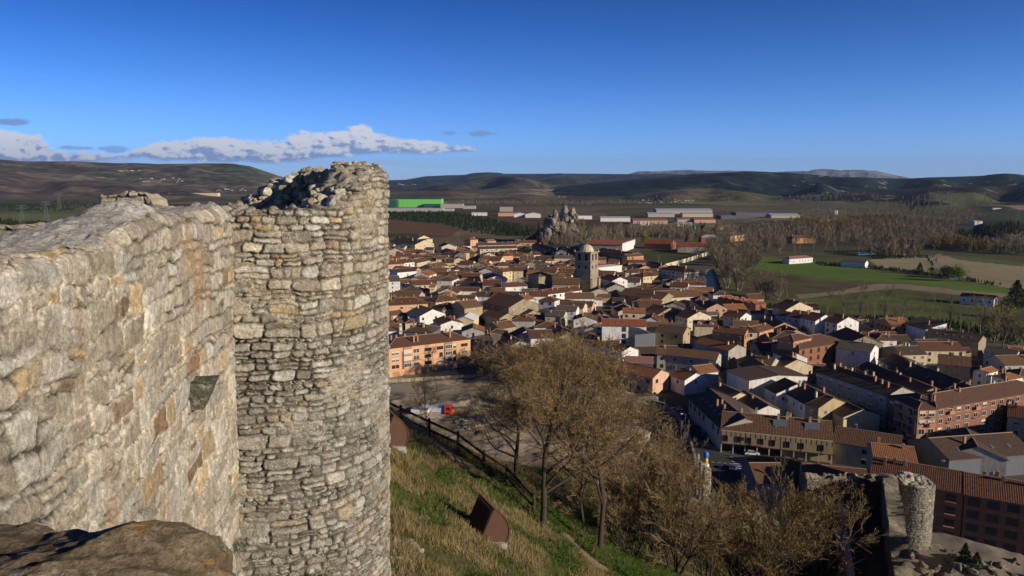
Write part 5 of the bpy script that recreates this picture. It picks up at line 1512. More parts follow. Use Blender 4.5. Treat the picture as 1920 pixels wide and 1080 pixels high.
H(1508, 905, 1630, 918, 5, 13, 'g', 'stone', 'rbrown', 'wide ribbed tile roof half in shade behind the cross wall', chim=0, win=None, sky=1)
H(1632, 893, 1807, 925, 12, 13, 'g', 'brick', 'rbrown', 'dark brick flats with bay balconies directly behind the small round tower', AP, chim=4, win={'every': 4.2, 'w': 1.8, 'style': 'd', 'skip': .05}, balc=2)
H(1809, 926, 1960, 952, 12, 13, 'g', 'brick', 'rbrown', 'dark brick flats with glazed galleries and shop front at the lower right corner', AP, chim=4, win={'every': 3, 'w': 2.2, 'h': 1.7, 'style': 'd', 'skip': .02})
H(1640, 862, 1720, 870, 9, 12, 'g', 'stone', 'rorange', 'orange-brown roof just behind the small round tower', chim=2, win=None)
H(1760, 815, 1777, 850, 6, 14, 'g', 'grey', 'rdark', 'shaded grey-fronted house across the dark square', chim=0, win={'every': 4})
H(1780, 862, 1940, 850, 6, 16, 'g', 'slate', 'rdark', 'broad black-looking roof with blue skylights at the right edge', chim=1, win=None, sky=4)
H(1890, 780, 1960, 790, 7, 11, 'g', 'cream', 'rbrown', 'house with lit gable cut by the right edge of the picture', chim=2)
H(1690, 606, 1735, 618, 8, 12, 's', 'white', 'rdark', 'black roof with bright white stepped party wall', chim=1, win=None)
H(1735, 627, 1835, 641, 7, 11, 'g', 'stone', 'rdark', 'dark terrace with row of dormers by the river walk', AP, chim=3, win=None, sky=5)
H(1760, 682, 1820, 688, 7, 13, 'g', 'stone', 'rold', 'mottled reddish tile roof in the right quarter', chim=2, win=None)
H(1845, 660, 1905, 668, 6, 9, 'g', 'white', 'rgrey', 'long white wall under a grey roof near the right edge', chim=1, win=None)
H(1825, 695, 1850, 700, 6, 9, 'x', 'white', 'rorange', 'small house with bright orange gable roof in the right quarter', chim=1)
H(1860, 705, 1890, 712, 6, 9, 'h', 'white', 'rorange', 'second orange-roofed house in the right quarter', chim=2)
H(1645, 602, 1672, 612, 7, 9, 'x', 'brick_light', 'rorange', 'red-brick gabled house backing on the river walk', chim=2)
H(1682, 613, 1706, 619, 5, 9, 'x', 'grey', 'rold', 'brown-gabled cottage right of the red-brick gable', chim=1)
# riverside and sports halls
H(1208, 456, 1258, 458, 7, 22, 'g', 'brick', 'rred', 'open-sided pavilion with red roof by the playground', 'pavilion', chim=0, win=None)
H(1271, 462, 1322, 463, 7, 20, 'g', 'concrete', 'rred', 'school building with red roof right of the open pavilion', 'school', chim=0, win={'every': 5})
H(1083, 459, 1142, 461, 5, 12, 'f', 'concrete', 'rmetal', 'long pale canopy roof left of the arched white hall', 'canopy', chim=0, win=None)
H(1480, 486, 1524, 483, 5, 9, 'h', 'white', 'rindred', 'long white pavilion at the meadow edge', 'pavilion', chim=0, win={'every': 4})
H(1577, 490, 1622, 493, 5, 10, 'g', 'white', 'rgrey', 'white shed with grey roof by the hedge', 'shed', chim=0, win=None)
H(1780, 517, 1800, 518, 3, 5, 'g', 'white', 'rgrey', 'tiny white hut beneath the bright green tree', 'hut', chim=0, win=None)
H(1800, 555, 1864, 561, 5, 11, 'g', 'white', 'rbrown', 'long white riverside farmhouse with brown roof', 'farmhouse', chim=0, win={'every': 4}, pitch=.3)
H(1486, 447, 1528, 446, 7, 16, 'h', 'brick_light', 'rbrown', 'pink brick house among the bare poplars', chim=1, win=None)
H(1370, 443, 1396, 440, 8, 16, 'h', 'orange', 'rbrown', 'tan hipped house behind the riverside trees', chim=1, win=None)
H(1315, 445, 1350, 445, 8, 14, 'h', 'brick', 'rmetal', 'dark brick house with grey roof behind the school', chim=1, win=None)

# unseen blocks added just out of the picture to shade the long brick flats
house((170, 191), (215, 207), 15.5, 12, 'g', 'brick', 'rchoc', 'unseen tall brick block added outside the right edge to shade the long flats', AP, 'apartment_block', chim=2, win={'every': 4})
house((217, 208), (262, 224), 15.5, 12, 'g', 'brick', 'rchoc', 'second unseen brick block added outside the right edge, farther off', AP, 'apartment_block', chim=2, win={'every': 4})
# --- industrial belt
W_ = 'warehouse'
H(742, 372, 826, 373, 26, 60, 'f', 'green_clad' if 'green_clad' in M else 'grey', 'rmetal', 'bright green factory hall on the plain', 'factory', chim=0, win=None) if False else None
for a in (
    (722, 391, 830, 391, 9, 60, 'f', 'grey', 'rmetal', 'low white factory wing in front of the green hall'),
    (826, 383, 868, 383, 13, 60, 'f', 'grey', 'rmetal', 'grey factory hall right of the green hall'),
    (868, 386, 891, 387, 9, 50, 'f', 'grey', 'rmetal', 'small pale factory hall at the right end of the green factory'),
    (796, 392, 850, 392, 6, 40, 'f', 'grey', 'rmetal', 'lowest pale factory wing below the grey hall'),
    (937, 388, 962, 389, 13, 30, 'f', 'rmetal_wall', 'rmetal', 'grey-blue box-shaped warehouse above the tan warehouse'),
    (934, 399, 975, 400, 8, 30, 'g', 'orange', 'rindred', 'tan warehouse with dull red roof'),
    (964, 401, 984, 402, 8, 25, 'x', 'white', 'rwhite', 'first white gabled warehouse left of the crag'),
    (985, 402, 1014, 402, 8, 25, 'x', 'white', 'rwhite', 'second white gabled warehouse left of the crag'),
    (884, 399, 913, 401, 6, 20, 'g', 'white', 'rwhite', 'thin white shed above the pine wood'),
    (1080, 404, 1110, 405, 8, 25, 'f', 'white', 'rmetaldark', 'blue-white warehouse just right of the crag'),
    (1126, 408, 1182, 409, 8, 28, 'g', 'white', 'rmetal', 'long white warehouse with bright end bays'),
    (1231, 394, 1336, 395, 9, 45, 'g', 'grey', 'rmetal', 'longest ribbed grey warehouse at the back of the estate'),
    (1215, 400, 1265, 402, 8, 30, 'g', 'grey', 'rmetal', 'grey warehouse in front of the longest one, left'),
    (1280, 400, 1337, 402, 8, 30, 'g', 'cream', 'rmetal', 'grey and cream warehouse in front of the longest one, right'),
    (1187, 412, 1252, 415, 7, 35, 'g', 'pink', 'rindred', 'dull red sawtooth warehouse on the left of the estate road'),
    (1270, 411, 1300, 412, 7, 30, 'g', 'grey', 'rindred', 'grey-red warehouse right of the estate road'),
    (1302, 412, 1342, 412, 7, 30, 'g', 'pink', 'rindred', 'pinkish striped warehouse at the right of the estate'),
    (1268, 417, 1298, 418, 7, 18, 'f', 'grey', 'rmetal', 'low grey shed in front of the striped warehouse'),
    (1200, 416, 1212, 416, 7, 10, 'f', 'yellow', 'rwhite', 'small cream cube left at the front of the estate'),
    (1215, 416, 1224, 416, 7, 10, 'f', 'yellow', 'rwhite', 'small cream cube right at the front of the estate'),
    (1303, 424, 1358, 424, 6, 20, 'g', 'cream', 'rindred', 'long cream shed with red roof before the round dark trees'),
    (1380, 399, 1406, 398, 14, 40, 'f', 'slate', 'rmetaldark', 'tall dark-grey factory hall at the right of the plain'),
    (1406, 399, 1446, 400, 9, 50, 'f', 'slate', 'rmetaldark', 'lower dark factory wing right of the tall grey hall'),
    (1352, 405, 1380, 404, 8, 40, 'f', 'slate', 'rmetaldark', 'black-looking factory wing left of the tall grey hall'),
    (1446, 404, 1500, 404, 6, 40, 'g', 'grey', 'rmetal', 'row of pale factory sheds at the right end'),
    (1534, 411, 1558, 411, 5, 16, 'g', 'cream', 'rmetaldark', 'lone pale farm shed among the poplars'),
    (1566, 395, 1571, 395, 10, 10, 'f', 'white', 'rwhite', 'single white cube house in the far fields'),
    (1828, 414, 1843, 417, 7, 12, 'g', 'white', 'rwhite', 'white house at the foot of the dark ridge'),
    (1862, 391, 1878, 391, 7, 14, 'g', 'cream', 'rwhite', 'small cream farm below the dark ridge'),
    (134, 413, 196, 414, 7, 20, 'g', 'white', 'rindred', 'long white shed on the left plain left of the wall stub'),
    (315, 362, 408, 362, 24, 40, 'f', 'yellow', 'rmetaldark', 'pale cream warehouse rising over the top of the long wall'),
    (255, 378, 286, 378, 5, 8, 'g', 'white', 'rindred', 'hidden long shed behind the wall') if False else None,
):
    if a is None: continue
    u1, v1, u2, v2, h_, d_, rf, wl, rm, lb = a
    wl = {'rmetal_wall': 'concrete'}.get(wl, wl)
    H(u1, v1, u2, v2, h_, d_, rf, wl, rm, lb, W_ if 'house' not in lb.split(' ')[-1] else W_, 'warehouse', chim=0, win=None, ridgecap=False, pitch=.2)


# ------------------------------------------------------------------ buildings with a form of their own
def fparts(u1, v1, u2, v2, h, z0=0.0):
    if max(v1, v2) < 425: v1 = v2 = (v1 + v2) / 2
    p1, p2 = Vector(P(u1, v1, h)), Vector(P(u2, v2, h))
    c = (p1 + p2) / 2
    return (c.x, c.y, z0), math.atan2(p2.y - p1.y, p2.x - p1.x), (p2 - p1).length


def green_factory():
    m, T, b = new_mat('green_cladding')
    x, y, z = T.sep(T.node('ShaderNodeTexCoord').outputs['Object'])[:3]
    s_ = T.step(T.math('FRACT', T.math('DIVIDE', x, 13.0)), 0.0, 0.04)
    T.l.new(T.mix(s_, (0.05, 0.2, 0.04), (0.16, 0.52, 0.12)), b.inputs['Base Color'])
    m2 = plain('dark_green_cladding', (0.02, 0.09, 0.06))
    loc, a, w = fparts(742, 373, 827, 374, 28)
    r = empty('factory', loc, a); tag(r, 'bright green factory hall standing on the plain right of the big tower', 'factory')
    mb = MB(); mb.box(-w / 2, 0, 0, w / 2, 90, 28); mb.build('wall', m, r)
    mb = MB(); mb.box(-w / 2 - .5, -.5, 28, w / 2 + .5, 90, 29.2); mb.build('roof', m2, r)
    mb = MB(); mb.box(w * .12, -14, 0, w / 2, -.3, 12); mb.build('annex', m2, r)
    FOOT.append((loc[0], loc[1] + 45, w / 2, 45, a))
    loc, a, w = fparts(700, 375, 742, 375, 28)
    r = empty('factory', loc, a); tag(r, 'dark green factory hall between the big tower and the bright green hall', 'factory')
    mb = MB(); mb.box(-w / 2, 6, 0, w / 2, 60, 27.5); mb.build('wall', m2, r)
    mb = MB(); mb.box(-w / 2, 6, 27.5, w / 2, 60, 28.4); mb.build('roof', M['rmetaldark'], r)
green_factory()


def church():
    # square bell tower: shaded left face, sunlit right face, dome with lantern
    s = 1 / 6.0
    hT = 37.0
    # sighted: near corner between both visible faces at (1107, 560); faces 23 px and 15 px wide
    cx, cy = P(1107, 555, 0)
    r = empty('church_tower', (cx, cy, 0), math.radians(-34)); tag(r, 'tall square stone bell tower of the church with a domed top', 'church tower'); r.scale = (1.28, 1.28, .90)
    st = M['stone']; W, D = 11.0, 10.0
    mb = MB()
    # body: three storeys stepping in
    for z0, z1, i in ((-.5, 12, 0), (12, 20, .25), (20, 34.5, .5)):
        mb.box(-W + i, i, z0, -i, D - i, z1)
    mb.build('wall', st, r)
    mb = MB()
    for z in (12, 20, 26.8, 34.5): mb.box(-W - .25, -.25, z, .25, D + .25, z + .55)
    mb.build('cornice', M['ochre'], r)
    for x in (-W + .3, -.3):
        mb = MB(); mb.prism([(x - .9, -.9, 0), (x + .9, -.9, 0), (x + .9, -.9, 13), (x - .9, -.9, 13)], (0, .9, 0)); mb.build('buttress', st, r)
    mb = MB(); mb.box(.0, D - 2, 0, 1.0, D, 13.5); mb.build('buttress', st, r)
    mb = MB(); mb.box(.0, 0, 0, 1.0, 2, 13.5); mb.build('buttress', st, r)
    dark = plain('belfry_dark', (.02, .018, .016))
    def arch(mbx, org, dx, w, z0, z1):
        n = 8; pts = [(-w / 2, z0), (w / 2, z0), (w / 2, z1 - w / 2)] + [(w / 2 * math.cos(t), z1 - w / 2 + w / 2 * math.sin(t)) for t in np.linspace(0, math.pi, n)[1:-1]] + [(-w / 2, z1 - w / 2)]
        nx, ny = dx[1], -dx[0]
        mbx.prism([(org[0] + dx[0] * p, org[1] + dx[1] * p, q) for p, q in pts], (nx * .06, ny * .06, 0))
    for (ox, oy, dx, ln) in ((-W, .5, (1, 0), W), (-.5, 0, (0, 1), D)):
        for (z0, z1) in ((28.2, 33.5), (21.5, 25.5)):
            for t in (.3, .7):
                mb = MB(); arch(mb, (ox + dx[0] * ln * t, oy + dx[1] * ln * t), dx, 1.7 if z0 > 26 else 1.0, z0, z1 if z0 > 26 else 24.4); mb.build('bell_opening', dark, r)
    # dome
    mb = MB(); rr = 3.9; c = (-W / 2, D / 2)
    n = 16
    prof = [(rr + .3, 35.05), (rr + .3, 36.2)] + [(rr * math.cos(t), 36.2 + rr * 1.15 * math.sin(t)) for t in np.linspace(0, 1.35, 8)]
    for (r0, z0), (r1, z1) in zip(prof[:-1], prof[1:]):
        for k in range(n):
            a0, a1 = 2 * math.pi * k / n, 2 * math.pi * (k + 1) / n
            mb.poly([(c[0] + r0 * math.cos(a0), c[1] + r0 * math.sin(a0), z0), (c[0] + r0 * math.cos(a1), c[1] + r0 * math.sin(a1), z0),
                     (c[0] + r1 * math.cos(a1), c[1] + r1 * math.sin(a1), z1), (c[0] + r1 * math.cos(a0), c[1] + r1 * math.sin(a0), z1)])
    mb.build('dome', M['cream'], r, smooth=False)
    mb = MB(); mb.tube((c[0], c[1], 40.3), (c[0], c[1], 42), .7, .5, 8); mb.tube((c[0], c[1], 42), (c[0], c[1], 44.6), .12, .08, 5); mb.box(c[0] - .6, c[1] - .05, 43.6, c[0] + .6, c[1] + .05, 43.75)
    mb.build('finial', M['slate'], r)
    mb = MB()
    for x, y in ((-W + .4, .4), (-.4, .4), (-.4, D - .4), (-W + .4, D - .4)): mb.tube((x, y, 35.05), (x, y, 36.8), .45, .1, 6)
    mb.build('pinnacle', M['ochre'], r)
    FOOT.append((cx - 3, cy + 8, 9, 9, math.radians(-34)))
    # nave and aisle
    H(1036, 533, 1086, 534, 9, 17, 'g', 'ochre', 'rold', 'church nave with broad mottled tile roof left of the bell tower', 'church', 'church_nave', chim=0, win=None)
    H(1010, 519, 1035, 517, 12, 14, 'h', 'stone', 'rold', 'taller church chancel with brown pyramid roof at the left end of the nave', 'church', 'church_chancel', chim=0, win=None)
church()


def sports_hall():
    loc, a, w = fparts(1167, 458, 1191, 450, 10)
    r = empty('sports_hall', loc, a); tag(r, 'hall with white round-topped wall bays and red roof beyond the church', 'sports hall')
    n = 7; bw = w / n
    for k in range(n):
        mb = MB(); x0 = -w / 2 + k * bw
        pts = [(x0 + .15, 0, 0), (x0 + bw - .15, 0, 0), (x0 + bw - .15, 0, 9)] + [(x0 + bw / 2 + (bw / 2 - .15) * math.cos(t), 0, 9 + 2.2 * math.sin(t)) for t in np.linspace(0, math.pi, 8)[1:-1]] + [(x0 + .15, 0, 9)]
        mb.prism(pts, (0, .5, 0)); mb.build('arched_bay', M['white'], r)
    mb = MB(); mb.box(-w / 2, .6, 0, w / 2, 45, 9.0); mb.build('wall', M['grey'], r)
    mb = MB(); mb.prism([(-w / 2 - 1, .6, 9.05), (w / 2 + 1, .6, 9.05), (w / 2 + 1, .6, 9.4), (0, .6, 11.0), (-w / 2 - 1, .6, 9.4)], (0, 46, 0)); mb.build('roof', M['rred'], r)
    FOOT.append((loc[0], loc[1] + 22, w / 2 + 2, 24, a))
sports_hall()


def orange_block_details():
    """bays, windows, garage doors and balconies of the orange block; placed along its front"""
    root = [o for o in COL.objects if o.get('label', '').startswith('four-storey orange')][0]
    p1, p2 = P(726, 654, 12.4), P(882, 635.5, 12.4)
    w = math.dist(p1, p2)
    def X(u): return (u - 726) / (882 - 726) * w - w / 2
    fl = 2.9; z1 = 4.3
    def wd(u, s, ww=1.1, hh=1.25, sty='d'):
        mobj('window', window_mesh(ww, hh, sty), root, (X(u), 0, z1 + fl * s))
    rg = random.Random(4)
    for u in (732, 737, 743.5 - 3): pass
    for u in (736.5, 743.5):
        for s in range(3): wd(u, s, 1.3, 1.3, 's' if s == 2 else rg.choice('ds'))
    for u in (796.5, 803): 
        for s in range(3): wd(u, s, 1.35, 1.3, rg.choice('dds'))
    for u in (819.5, 825.5):
        for s in (0, 2): wd(u, s, 1.35, 1.3, 's' if s == 0 else 'd')
    wd(824.5, 1, 1.4, 1.6, 'd')
    for u in (850.5,):
        for s in range(3): wd(u, s, 1.3, 1.7, 's' if s == 2 else 'd')
    for u in (866.5, 873):
        for s in range(3): wd(u, s, 1.4, 1.2, 's' if s == 1 else 'd')
    for u in (776, 781):
        for s in range(3): wd(u, s, 1.2, 1.6, 'w')
    # glazed galleries
    for u in (762, 839):
        for s in range(3):
            mb = MB(); mb.box(-1.75, -.35, -.9, 1.75, .02, .9, 0)
            g = mb.build('gallery', M['frame_w'], root, loc=(X(u), 0, z1 + fl * s + .1))
            mb = MB()
            for k in range(4): mb.box(-1.6 + k * .82, -.38, -.7, -1.6 + k * .82 + .68, -.345, .75, 0)
            mb.build('pane', M['glass'] if (u > 800 or s < 1) else M['shutter'], g)
            mb = MB(); mb.box(-1.75, -.34, -.52, 1.75, 0, .5); mb.build('panel', M['chimney'], root, loc=(X(u), 0, z1 + fl * s + fl / 2 + .1 - .0))
    for s in (0, 1): mobj('balcony', balcony_mesh(3.0, False), root, (X(778.5), 0, z1 + fl * s - .95))
    mobj('balcony', balcony_mesh(1.6, False), root, (X(825), 0, z1 + fl - .95))
    for u in (753.5, 832): # recessed dark shafts
        mb = MB(); mb.box(-.45, -.06, 2.9, .45, -.01, 11.0 if u > 800 else 10.4); mb.build('shaft', M['brick'], root, loc=(X(u), 0, 0))
    mb = MB(); mb.box(-w / 2, -.05, 5.5 + 2.9, w / 2, -.002, 5.62 + 2.9); mb.box(-w / 2, -.05, 2.72, w / 2, -.002, 2.86); mb.build('string_course', M['chimney'], root)
    for u, c in ((741, 'chimney'), (762, 'chimney'), (778, 'brick'), (793, 'chimney'), (804, 'frame_d'), (816, 'chimney'), (827, 'chimney'), (845, 'brick')):
        mb = MB(); mb.box(-1.5 if c == 'chimney' else -.7, -.07, 0, 1.5 if c == 'chimney' else .7, -.01, 2.3); mb.build('garage_door', M[c], root, loc=(X(u), 0, 0))
    ro = [c for c in root.children if c.name.startswith('roof')][0]
    for u, y, hh in ((735, 6.8, 1.3), (744, 6.8, 1.3), (753, 6.8, 1.2), (769, 6.7, 1.3), (777.5, 2.2, 2.6), (785, 2.4, 2.4), (847, 2.6, 3.2), (848, 6.9, 1.6), (856, 6.7, 1.5), (790, 6.9, 1.1), (808, 6.9, 1.1)):
        zz = 12.4 + min(y, 13 - y) * .4
        mobj('chimney', chimney_mesh(hh, 'chimney'), ro, (X(u), y, zz))
orange_block_details()


def arcade_details():
    root = [o for o in COL.objects if o.get('label', '').startswith('long arcaded building')][0]
    p1, p2 = P(1352.5, 803, 7), P(1562, 824, 7); w = math.dist(p1, p2)
    X = lambda u: (u - 1352.5) / (1562 - 1352.5) * w - w / 2
    # arcade: a dark panel paints its shade on the ground floor wall, posts stand in front
    mb = MB(); mb.box(-w / 2 + .4, -.05, -.1, w / 2 - 14, -.01, 2.55); mb.build('arcade_shadow', plain('arcade_shade', (.035, .028, .022)), root)
    for i in range(12):
        x = -w / 2 + .25 + i * 3.4
        if x > w / 2: break
        mb = MB(); mb.box(x - .17, -1.5, 0, x + .17, -1.16, 2.75); mb.build('pillar', M['cream'], root)
    mb = MB(); mb.box(-w / 2, -1.6, 2.75, w / 2, -.02, 3.0); mb.build('lintel', M['frame_d'], root)
    mb = MB(); mb.box(-w / 2, -1.55, 3.0, w / 2, -.02, 6.78); up = mb.build('upper_wall', M['ochre'], root)
    mb = MB()
    for i in range(23):
        x = -w / 2 + .2 + i * (w - .4) / 22; mb.box(x - .06, -1.59, 5.3 if i % 4 else 3.0, x + .06, -1.552, 6.75)
    mb.build('timber_frame', M['frame_d'], root)
    for u in (1362, 1386, 1407, 1430, 1452, 1479, 1505, 1541):
        mobj('window', window_mesh(1.1, 1.7, 'd'), root, (X(u), -1.56, 4.6))
    mobj('window', window_mesh(.6, .9, 'd'), root, (X(1394.5), -1.56, 4.9))
    b_ = mobj('balcony', balcony_mesh(4.6, False), root, (X(1426), -1.56, 3.6))
    ro = [c for c in root.children if c.name.startswith('roof')][0]
    for u, vv in ((1465, 3.5), (1525, 3.5)):
        mb = MB(); mb.box(-2, -1.3, 0, 2, 1.3, .1); o = mb.build('solar_panel', M['panel'], ro, loc=(X(u), 4.2, 7 + 4.2 * .4 + .35)); o.rotation_euler = (math.radians(30), 0, 0)
        mobj('chimney', chimney_mesh(1.6, 'cream'), ro, (X(u) - .5, 6.2, 9.4)); mobj('chimney', chimney_mesh(1.6, 'cream'), ro, (X(u) + 2.0, 6.6, 9.5))
arcade_details()


def metal_wall():
    loc, a, w = fparts(1190.5, 628, 1228, 624, 11)
    m = plain('corrugated_cladding', (.10, .11, .13), .5, .3)
    r = empty('metal_clad_wall', loc, a); tag(r, 'dark blue-grey metal-clad end wall between the red-roofed block and the old ochre house', 'wall')
    mb = MB()
    for k in range(22): mb.box(-w / 2, -.12 if k % 2 else 0, k * .5, w / 2, .6, k * .5 + .5)
    mb.build('cladding', m, r)
    loc, a, w = fparts(1144, 612, 1228, 620, 12)
    r = empty('concrete_wall', loc, a); tag(r, 'tall bare concrete side walls dotted with square holes under the red roof', 'wall')
    mb = MB(); mb.prism([(-w / 2, 0, 0), (w / 2 - 10, 0, 0), (w / 2, 0, 0), (w / 2, 0, 10.2), (w * .15, 0, 12.6), (-w / 2, 0, 12.6)], (0, .5, 0)); o = mb.build('wall', M['concrete'], r)
    hole = plain('wall_hole', (.03, .03, .03))
    for i in range(13):
        for j in range(4):
            if i in (3,) or (j == 2 and i > 8): continue
            mb = MB(); mb.box(-.14, -.02, -.18, .14, .01, .18); mb.build('hole', hole, r, loc=(-w / 2 + 1.5 + i * 1.55, -.01, 2.0 + j * 2.9))
    mb = MB(); mb.box(-.35, -.5, 0, .35, -.02, 12.8); mb.build('pier', M['grey'], r, loc=(-w / 2 + 5.4, 0, 0))
metal_wall()


def dormer_pair():
    root = [o for o in COL.objects if o.get('label', '').startswith('brown-roofed house with two white')][0]
    ro = [c for c in root.children if c.name.startswith('roof')][0]
    for x in (-3.2, 2.8):
        mb = MB()
        mb.prism([(-.95, 0, 0), (.95, 0, 0), (.95, 0, 1.3), (0, 0, 2.0), (-.95, 0, 1.3)], (0, 3, 0), 0)
        mb.prism([(-1.2, -.2, 1.2), (0, -.2, 2.12), (1.2, -.2, 1.2), (1.2, -.2, 1.05), (0, -.2, 1.95), (-1.2, -.2, 1.05)], (0, 3, 0), 1)
        d_ = mb.build('dormer', [M['white'], M['rbrown']], ro, loc=(x, 1.2, 8.55))
        mobj('pane', window_mesh(.9, .9, 'w'), d_, (0, -.02, .75))
dormer_pair()

# ------------------------------------------------------------------ the rest of the old town, block by block
LAND = [('the church tower', 1105, 520), ('the orange apartment block', 805, 660), ('the red-roofed pale block', 1170, 620), ('the arcaded building', 1450, 800), ('the brick school', 1500, 655),
        ('the long white-grey flats', 1600, 715), ('the balcony corner', 1740, 780), ('the riverside apartments', 1265, 520), ('the wooded crag', 1052, 440), ('the yellow-ended block', 790, 460),
        ('the wide white gable', 1460, 715), ('the market hall roofs', 1240, 550), ('the large barn roof', 940, 570), ('the curved brick terrace', 1395, 625), ('the stepped white party wall', 1715, 600), ('the small round tower', 1700, 920)]
TOWNPX = [(700, 466), (905, 470), (1000, 470), (1120, 482), (1240, 498), (1315, 540), (1330, 556), (1440, 572), (1560, 596), (1660, 600), (1840, 645), (2000, 665), (2000, 850), (1840, 850), (1755, 830), (1735, 790), (1700, 800), (1660, 800), (1580, 770), (1560, 800), (1380, 740), (1340, 730), (1240, 700), (1228, 720), (1110, 690), (1060, 680), (1010, 672), (960, 668), (900, 660), (870, 622), (700, 640)]
TOWN = [P(u, v, 3) for u, v in TOWNPX]
# streets one can look down into
STREETS = [[P(*p) for p in q] for q in (((1060, 640), (1090, 600), (1140, 575), (1190, 590)), ((1310, 715), (1420, 665), (1440, 655), (1440, 640)), ((1540, 690), (1560, 620), (1540, 600)), ((800, 600), (815, 575), (800, 552)),
            ((1700, 830), (1760, 800), (1930, 770)), ((1225, 740), (1235, 690), (1300, 690)))]


def fill_town():
    rg = random.Random(21)
    seeds = [(rg.uniform(-330, 330), rg.uniform(165, 900), rg.choice([0, 0, 1]) * math.pi / 2 + rg.uniform(-.35, .15)) for _ in range(330)]
    sx = np.array([s[0] for s in seeds]); sy = np.array([s[1] for s in seeds])
    out = []
    walls = ['white', 'white', 'white', 'cream', 'cream', 'cream', 'grey', 'stone', 'pink', 'yellow', 'grey']
    roofs = ['rbrown', 'rbrown', 'rold', 'rold', 'rdark', 'rorange', 'rchoc', 'rgrey']
    order = sorted(range(len(seeds)), key=lambda i: sy[i])
    for si in order:
        x0, y0, a = seeds[si]
        ca, sa = math.cos(a), math.sin(a)
        v = -26
        while v < 26:
            dd = rg.uniform(10.5, 14.5)
            u = -28 + rg.uniform(0, 4)
            while u < 28:
                ww = rg.uniform(9, 19)
                lx, ly = u + ww / 2, v + dd / 2
                cx, cy = x0 + ca * lx - sa * ly, y0 + sa * lx + ca * ly
                u += ww + .15
                d2 = (sx - cx) ** 2 + (sy - cy) ** 2
                if np.argmin(d2) != si: continue
                if not bool(in_poly(np.array(cx), np.array(cy), TOWN)): continue
                if min(float(seg_dist(np.array(cx), np.array(cy), q)) for q in STREETS) < 6.5: continue
                r = (cx, cy, ww / 2 - .05, dd / 2 - .05, a)
                if any(overlaps((cx, cy, ww / 2 + .02, dd / 2 + .02, a), q) for q in FOOT): continue
                uu, vv = proj(cx, cy, 6)
                if uu < 712 or uu > 1945: continue
                FOOT.append(r)
                # front is the long side that faces the viewer
                aa = a
                if -(-math.sin(a)) * cx - math.cos(a) * cy > 0: pass
                nx, ny = math.sin(a), -math.cos(a)        # outward normal of the front
                if nx * -cx + ny * -cy < 0: aa = a + math.pi; nx, ny = -nx, -ny
                fx, fy = cx + nx * (dd / 2 - .05), cy + ny * (dd / 2 - .05)
                ex, ey = math.cos(aa) * (ww / 2 - .05), math.sin(aa) * (ww / 2 - .05)
                out.append(((fx - ex, fy - ey), (fx + ex, fy + ey), dd - .1, uu, vv))
            v += dd + rg.choice([.15, .15, .15, 2.6])
    main = len(out)
    # lean-tos and outbuildings squeezed into what is left between the houses
    for _ in range(9000):
        if len(out) - main > 150: break
        cx, cy = rg.uniform(-200, 260), rg.uniform(170, 760)
        if not bool(in_poly(np.array(cx), np.array(cy), TOWN)): continue
        a = seeds[int(np.argmin((sx - cx) ** 2 + (sy - cy) ** 2))][2]
        ww, dd = rg.uniform(5.5, 9), rg.uniform(5, 8)
        if any(overlaps((cx, cy, ww / 2, dd / 2, a), q) for q in FOOT): continue
        if min(float(seg_dist(np.array(cx), np.array(cy), q)) for q in STREETS) < 6: continue
        uu, vv = proj(cx, cy, 4)
        if uu < 712 or uu > 1945: continue
        FOOT.append((cx, cy, ww / 2, dd / 2, a))
        nx, ny = math.sin(a), -math.cos(a); aa = a
        if nx * -cx + ny * -cy < 0: aa = a + math.pi; nx, ny = -nx, -ny
        fx, fy = cx + nx * dd / 2, cy + ny * dd / 2; ex, ey = math.cos(aa) * ww / 2, math.sin(aa) * ww / 2
        out.append(((fx - ex, fy - ey), (fx + ex, fy + ey), dd, uu, vv))
    kinds = ['house'] * main + ['outbuilding'] * (len(out) - main)
    out = [o_ + (k_,) for o_, k_ in zip(out, kinds)]
    rg.shuffle(out)
    recs = []
    for p1, p2, dd, uu, vv, kd in out:
        far = math.hypot(*p1)
        h = rg.choice([3.6, 4.2, 4.8, 5.2, 5.6, 6, 6.8, 7.6])
        if far < 330: h = min(h, 6.4)
        if kd == 'outbuilding': h = rg.uniform(2.6, 4.4)
        wl = rg.choice(walls); rf = rg.choice(roofs); ty = rg.choice('ggggghx')
        w = math.dist(p1, p2)
        recs.append(dict(kd=kd, p1=p1, p2=p2, h=h, d=dd, wl=wl, rf=rf, ty=ty, u=uu, v=vv, w=w, far=far))
    cn = {'white': 'white', 'cream': 'cream', 'grey': 'grey', 'stone': 'stone', 'yellow': 'yellow', 'ochre': 'ochre', 'pink': 'pink', 'brick_light': 'brick'}
    rn = {'rbrown': 'brown-roofed', 'rold': 'mottle-roofed', 'rdark': 'dark-roofed', 'rorange': 'orange-roofed', 'rchoc': 'chocolate-roofed', 'rgrey': 'grey-roofed'}
    groups = {}
    for r in recs:
        nm, lu, lv = min(LAND, key=lambda l: (l[1] - r['u']) ** 2 + 4 * (l[2] - r['v']) ** 2)
        du, dv = r['u'] - lu, r['v'] - lv
        rel = ('left of' if du < 0 else 'right of') if abs(du) > 2.2 * abs(dv) else (('above' if dv < 0 else 'below') + (' and left of' if du < -25 else ' and right of' if du > 25 else ''))
        size = 'tall' if r['h'] > 7.2 else 'low' if r['h'] < 5.6 else 'mid-height'
        if r['kd'] != 'house': size = 'small'
        r['base'] = '%s %s %s %s %s %s' % (size, rn[r['rf']], cn[r['wl']], r['kd'], rel, nm)
        groups.setdefault(r['base'], []).append(r)
    ords = ['leftmost', 'second from left', 'third from left', 'fourth from left', 'fifth from left', 'sixth from left', 'seventh from left', 'eighth from left']
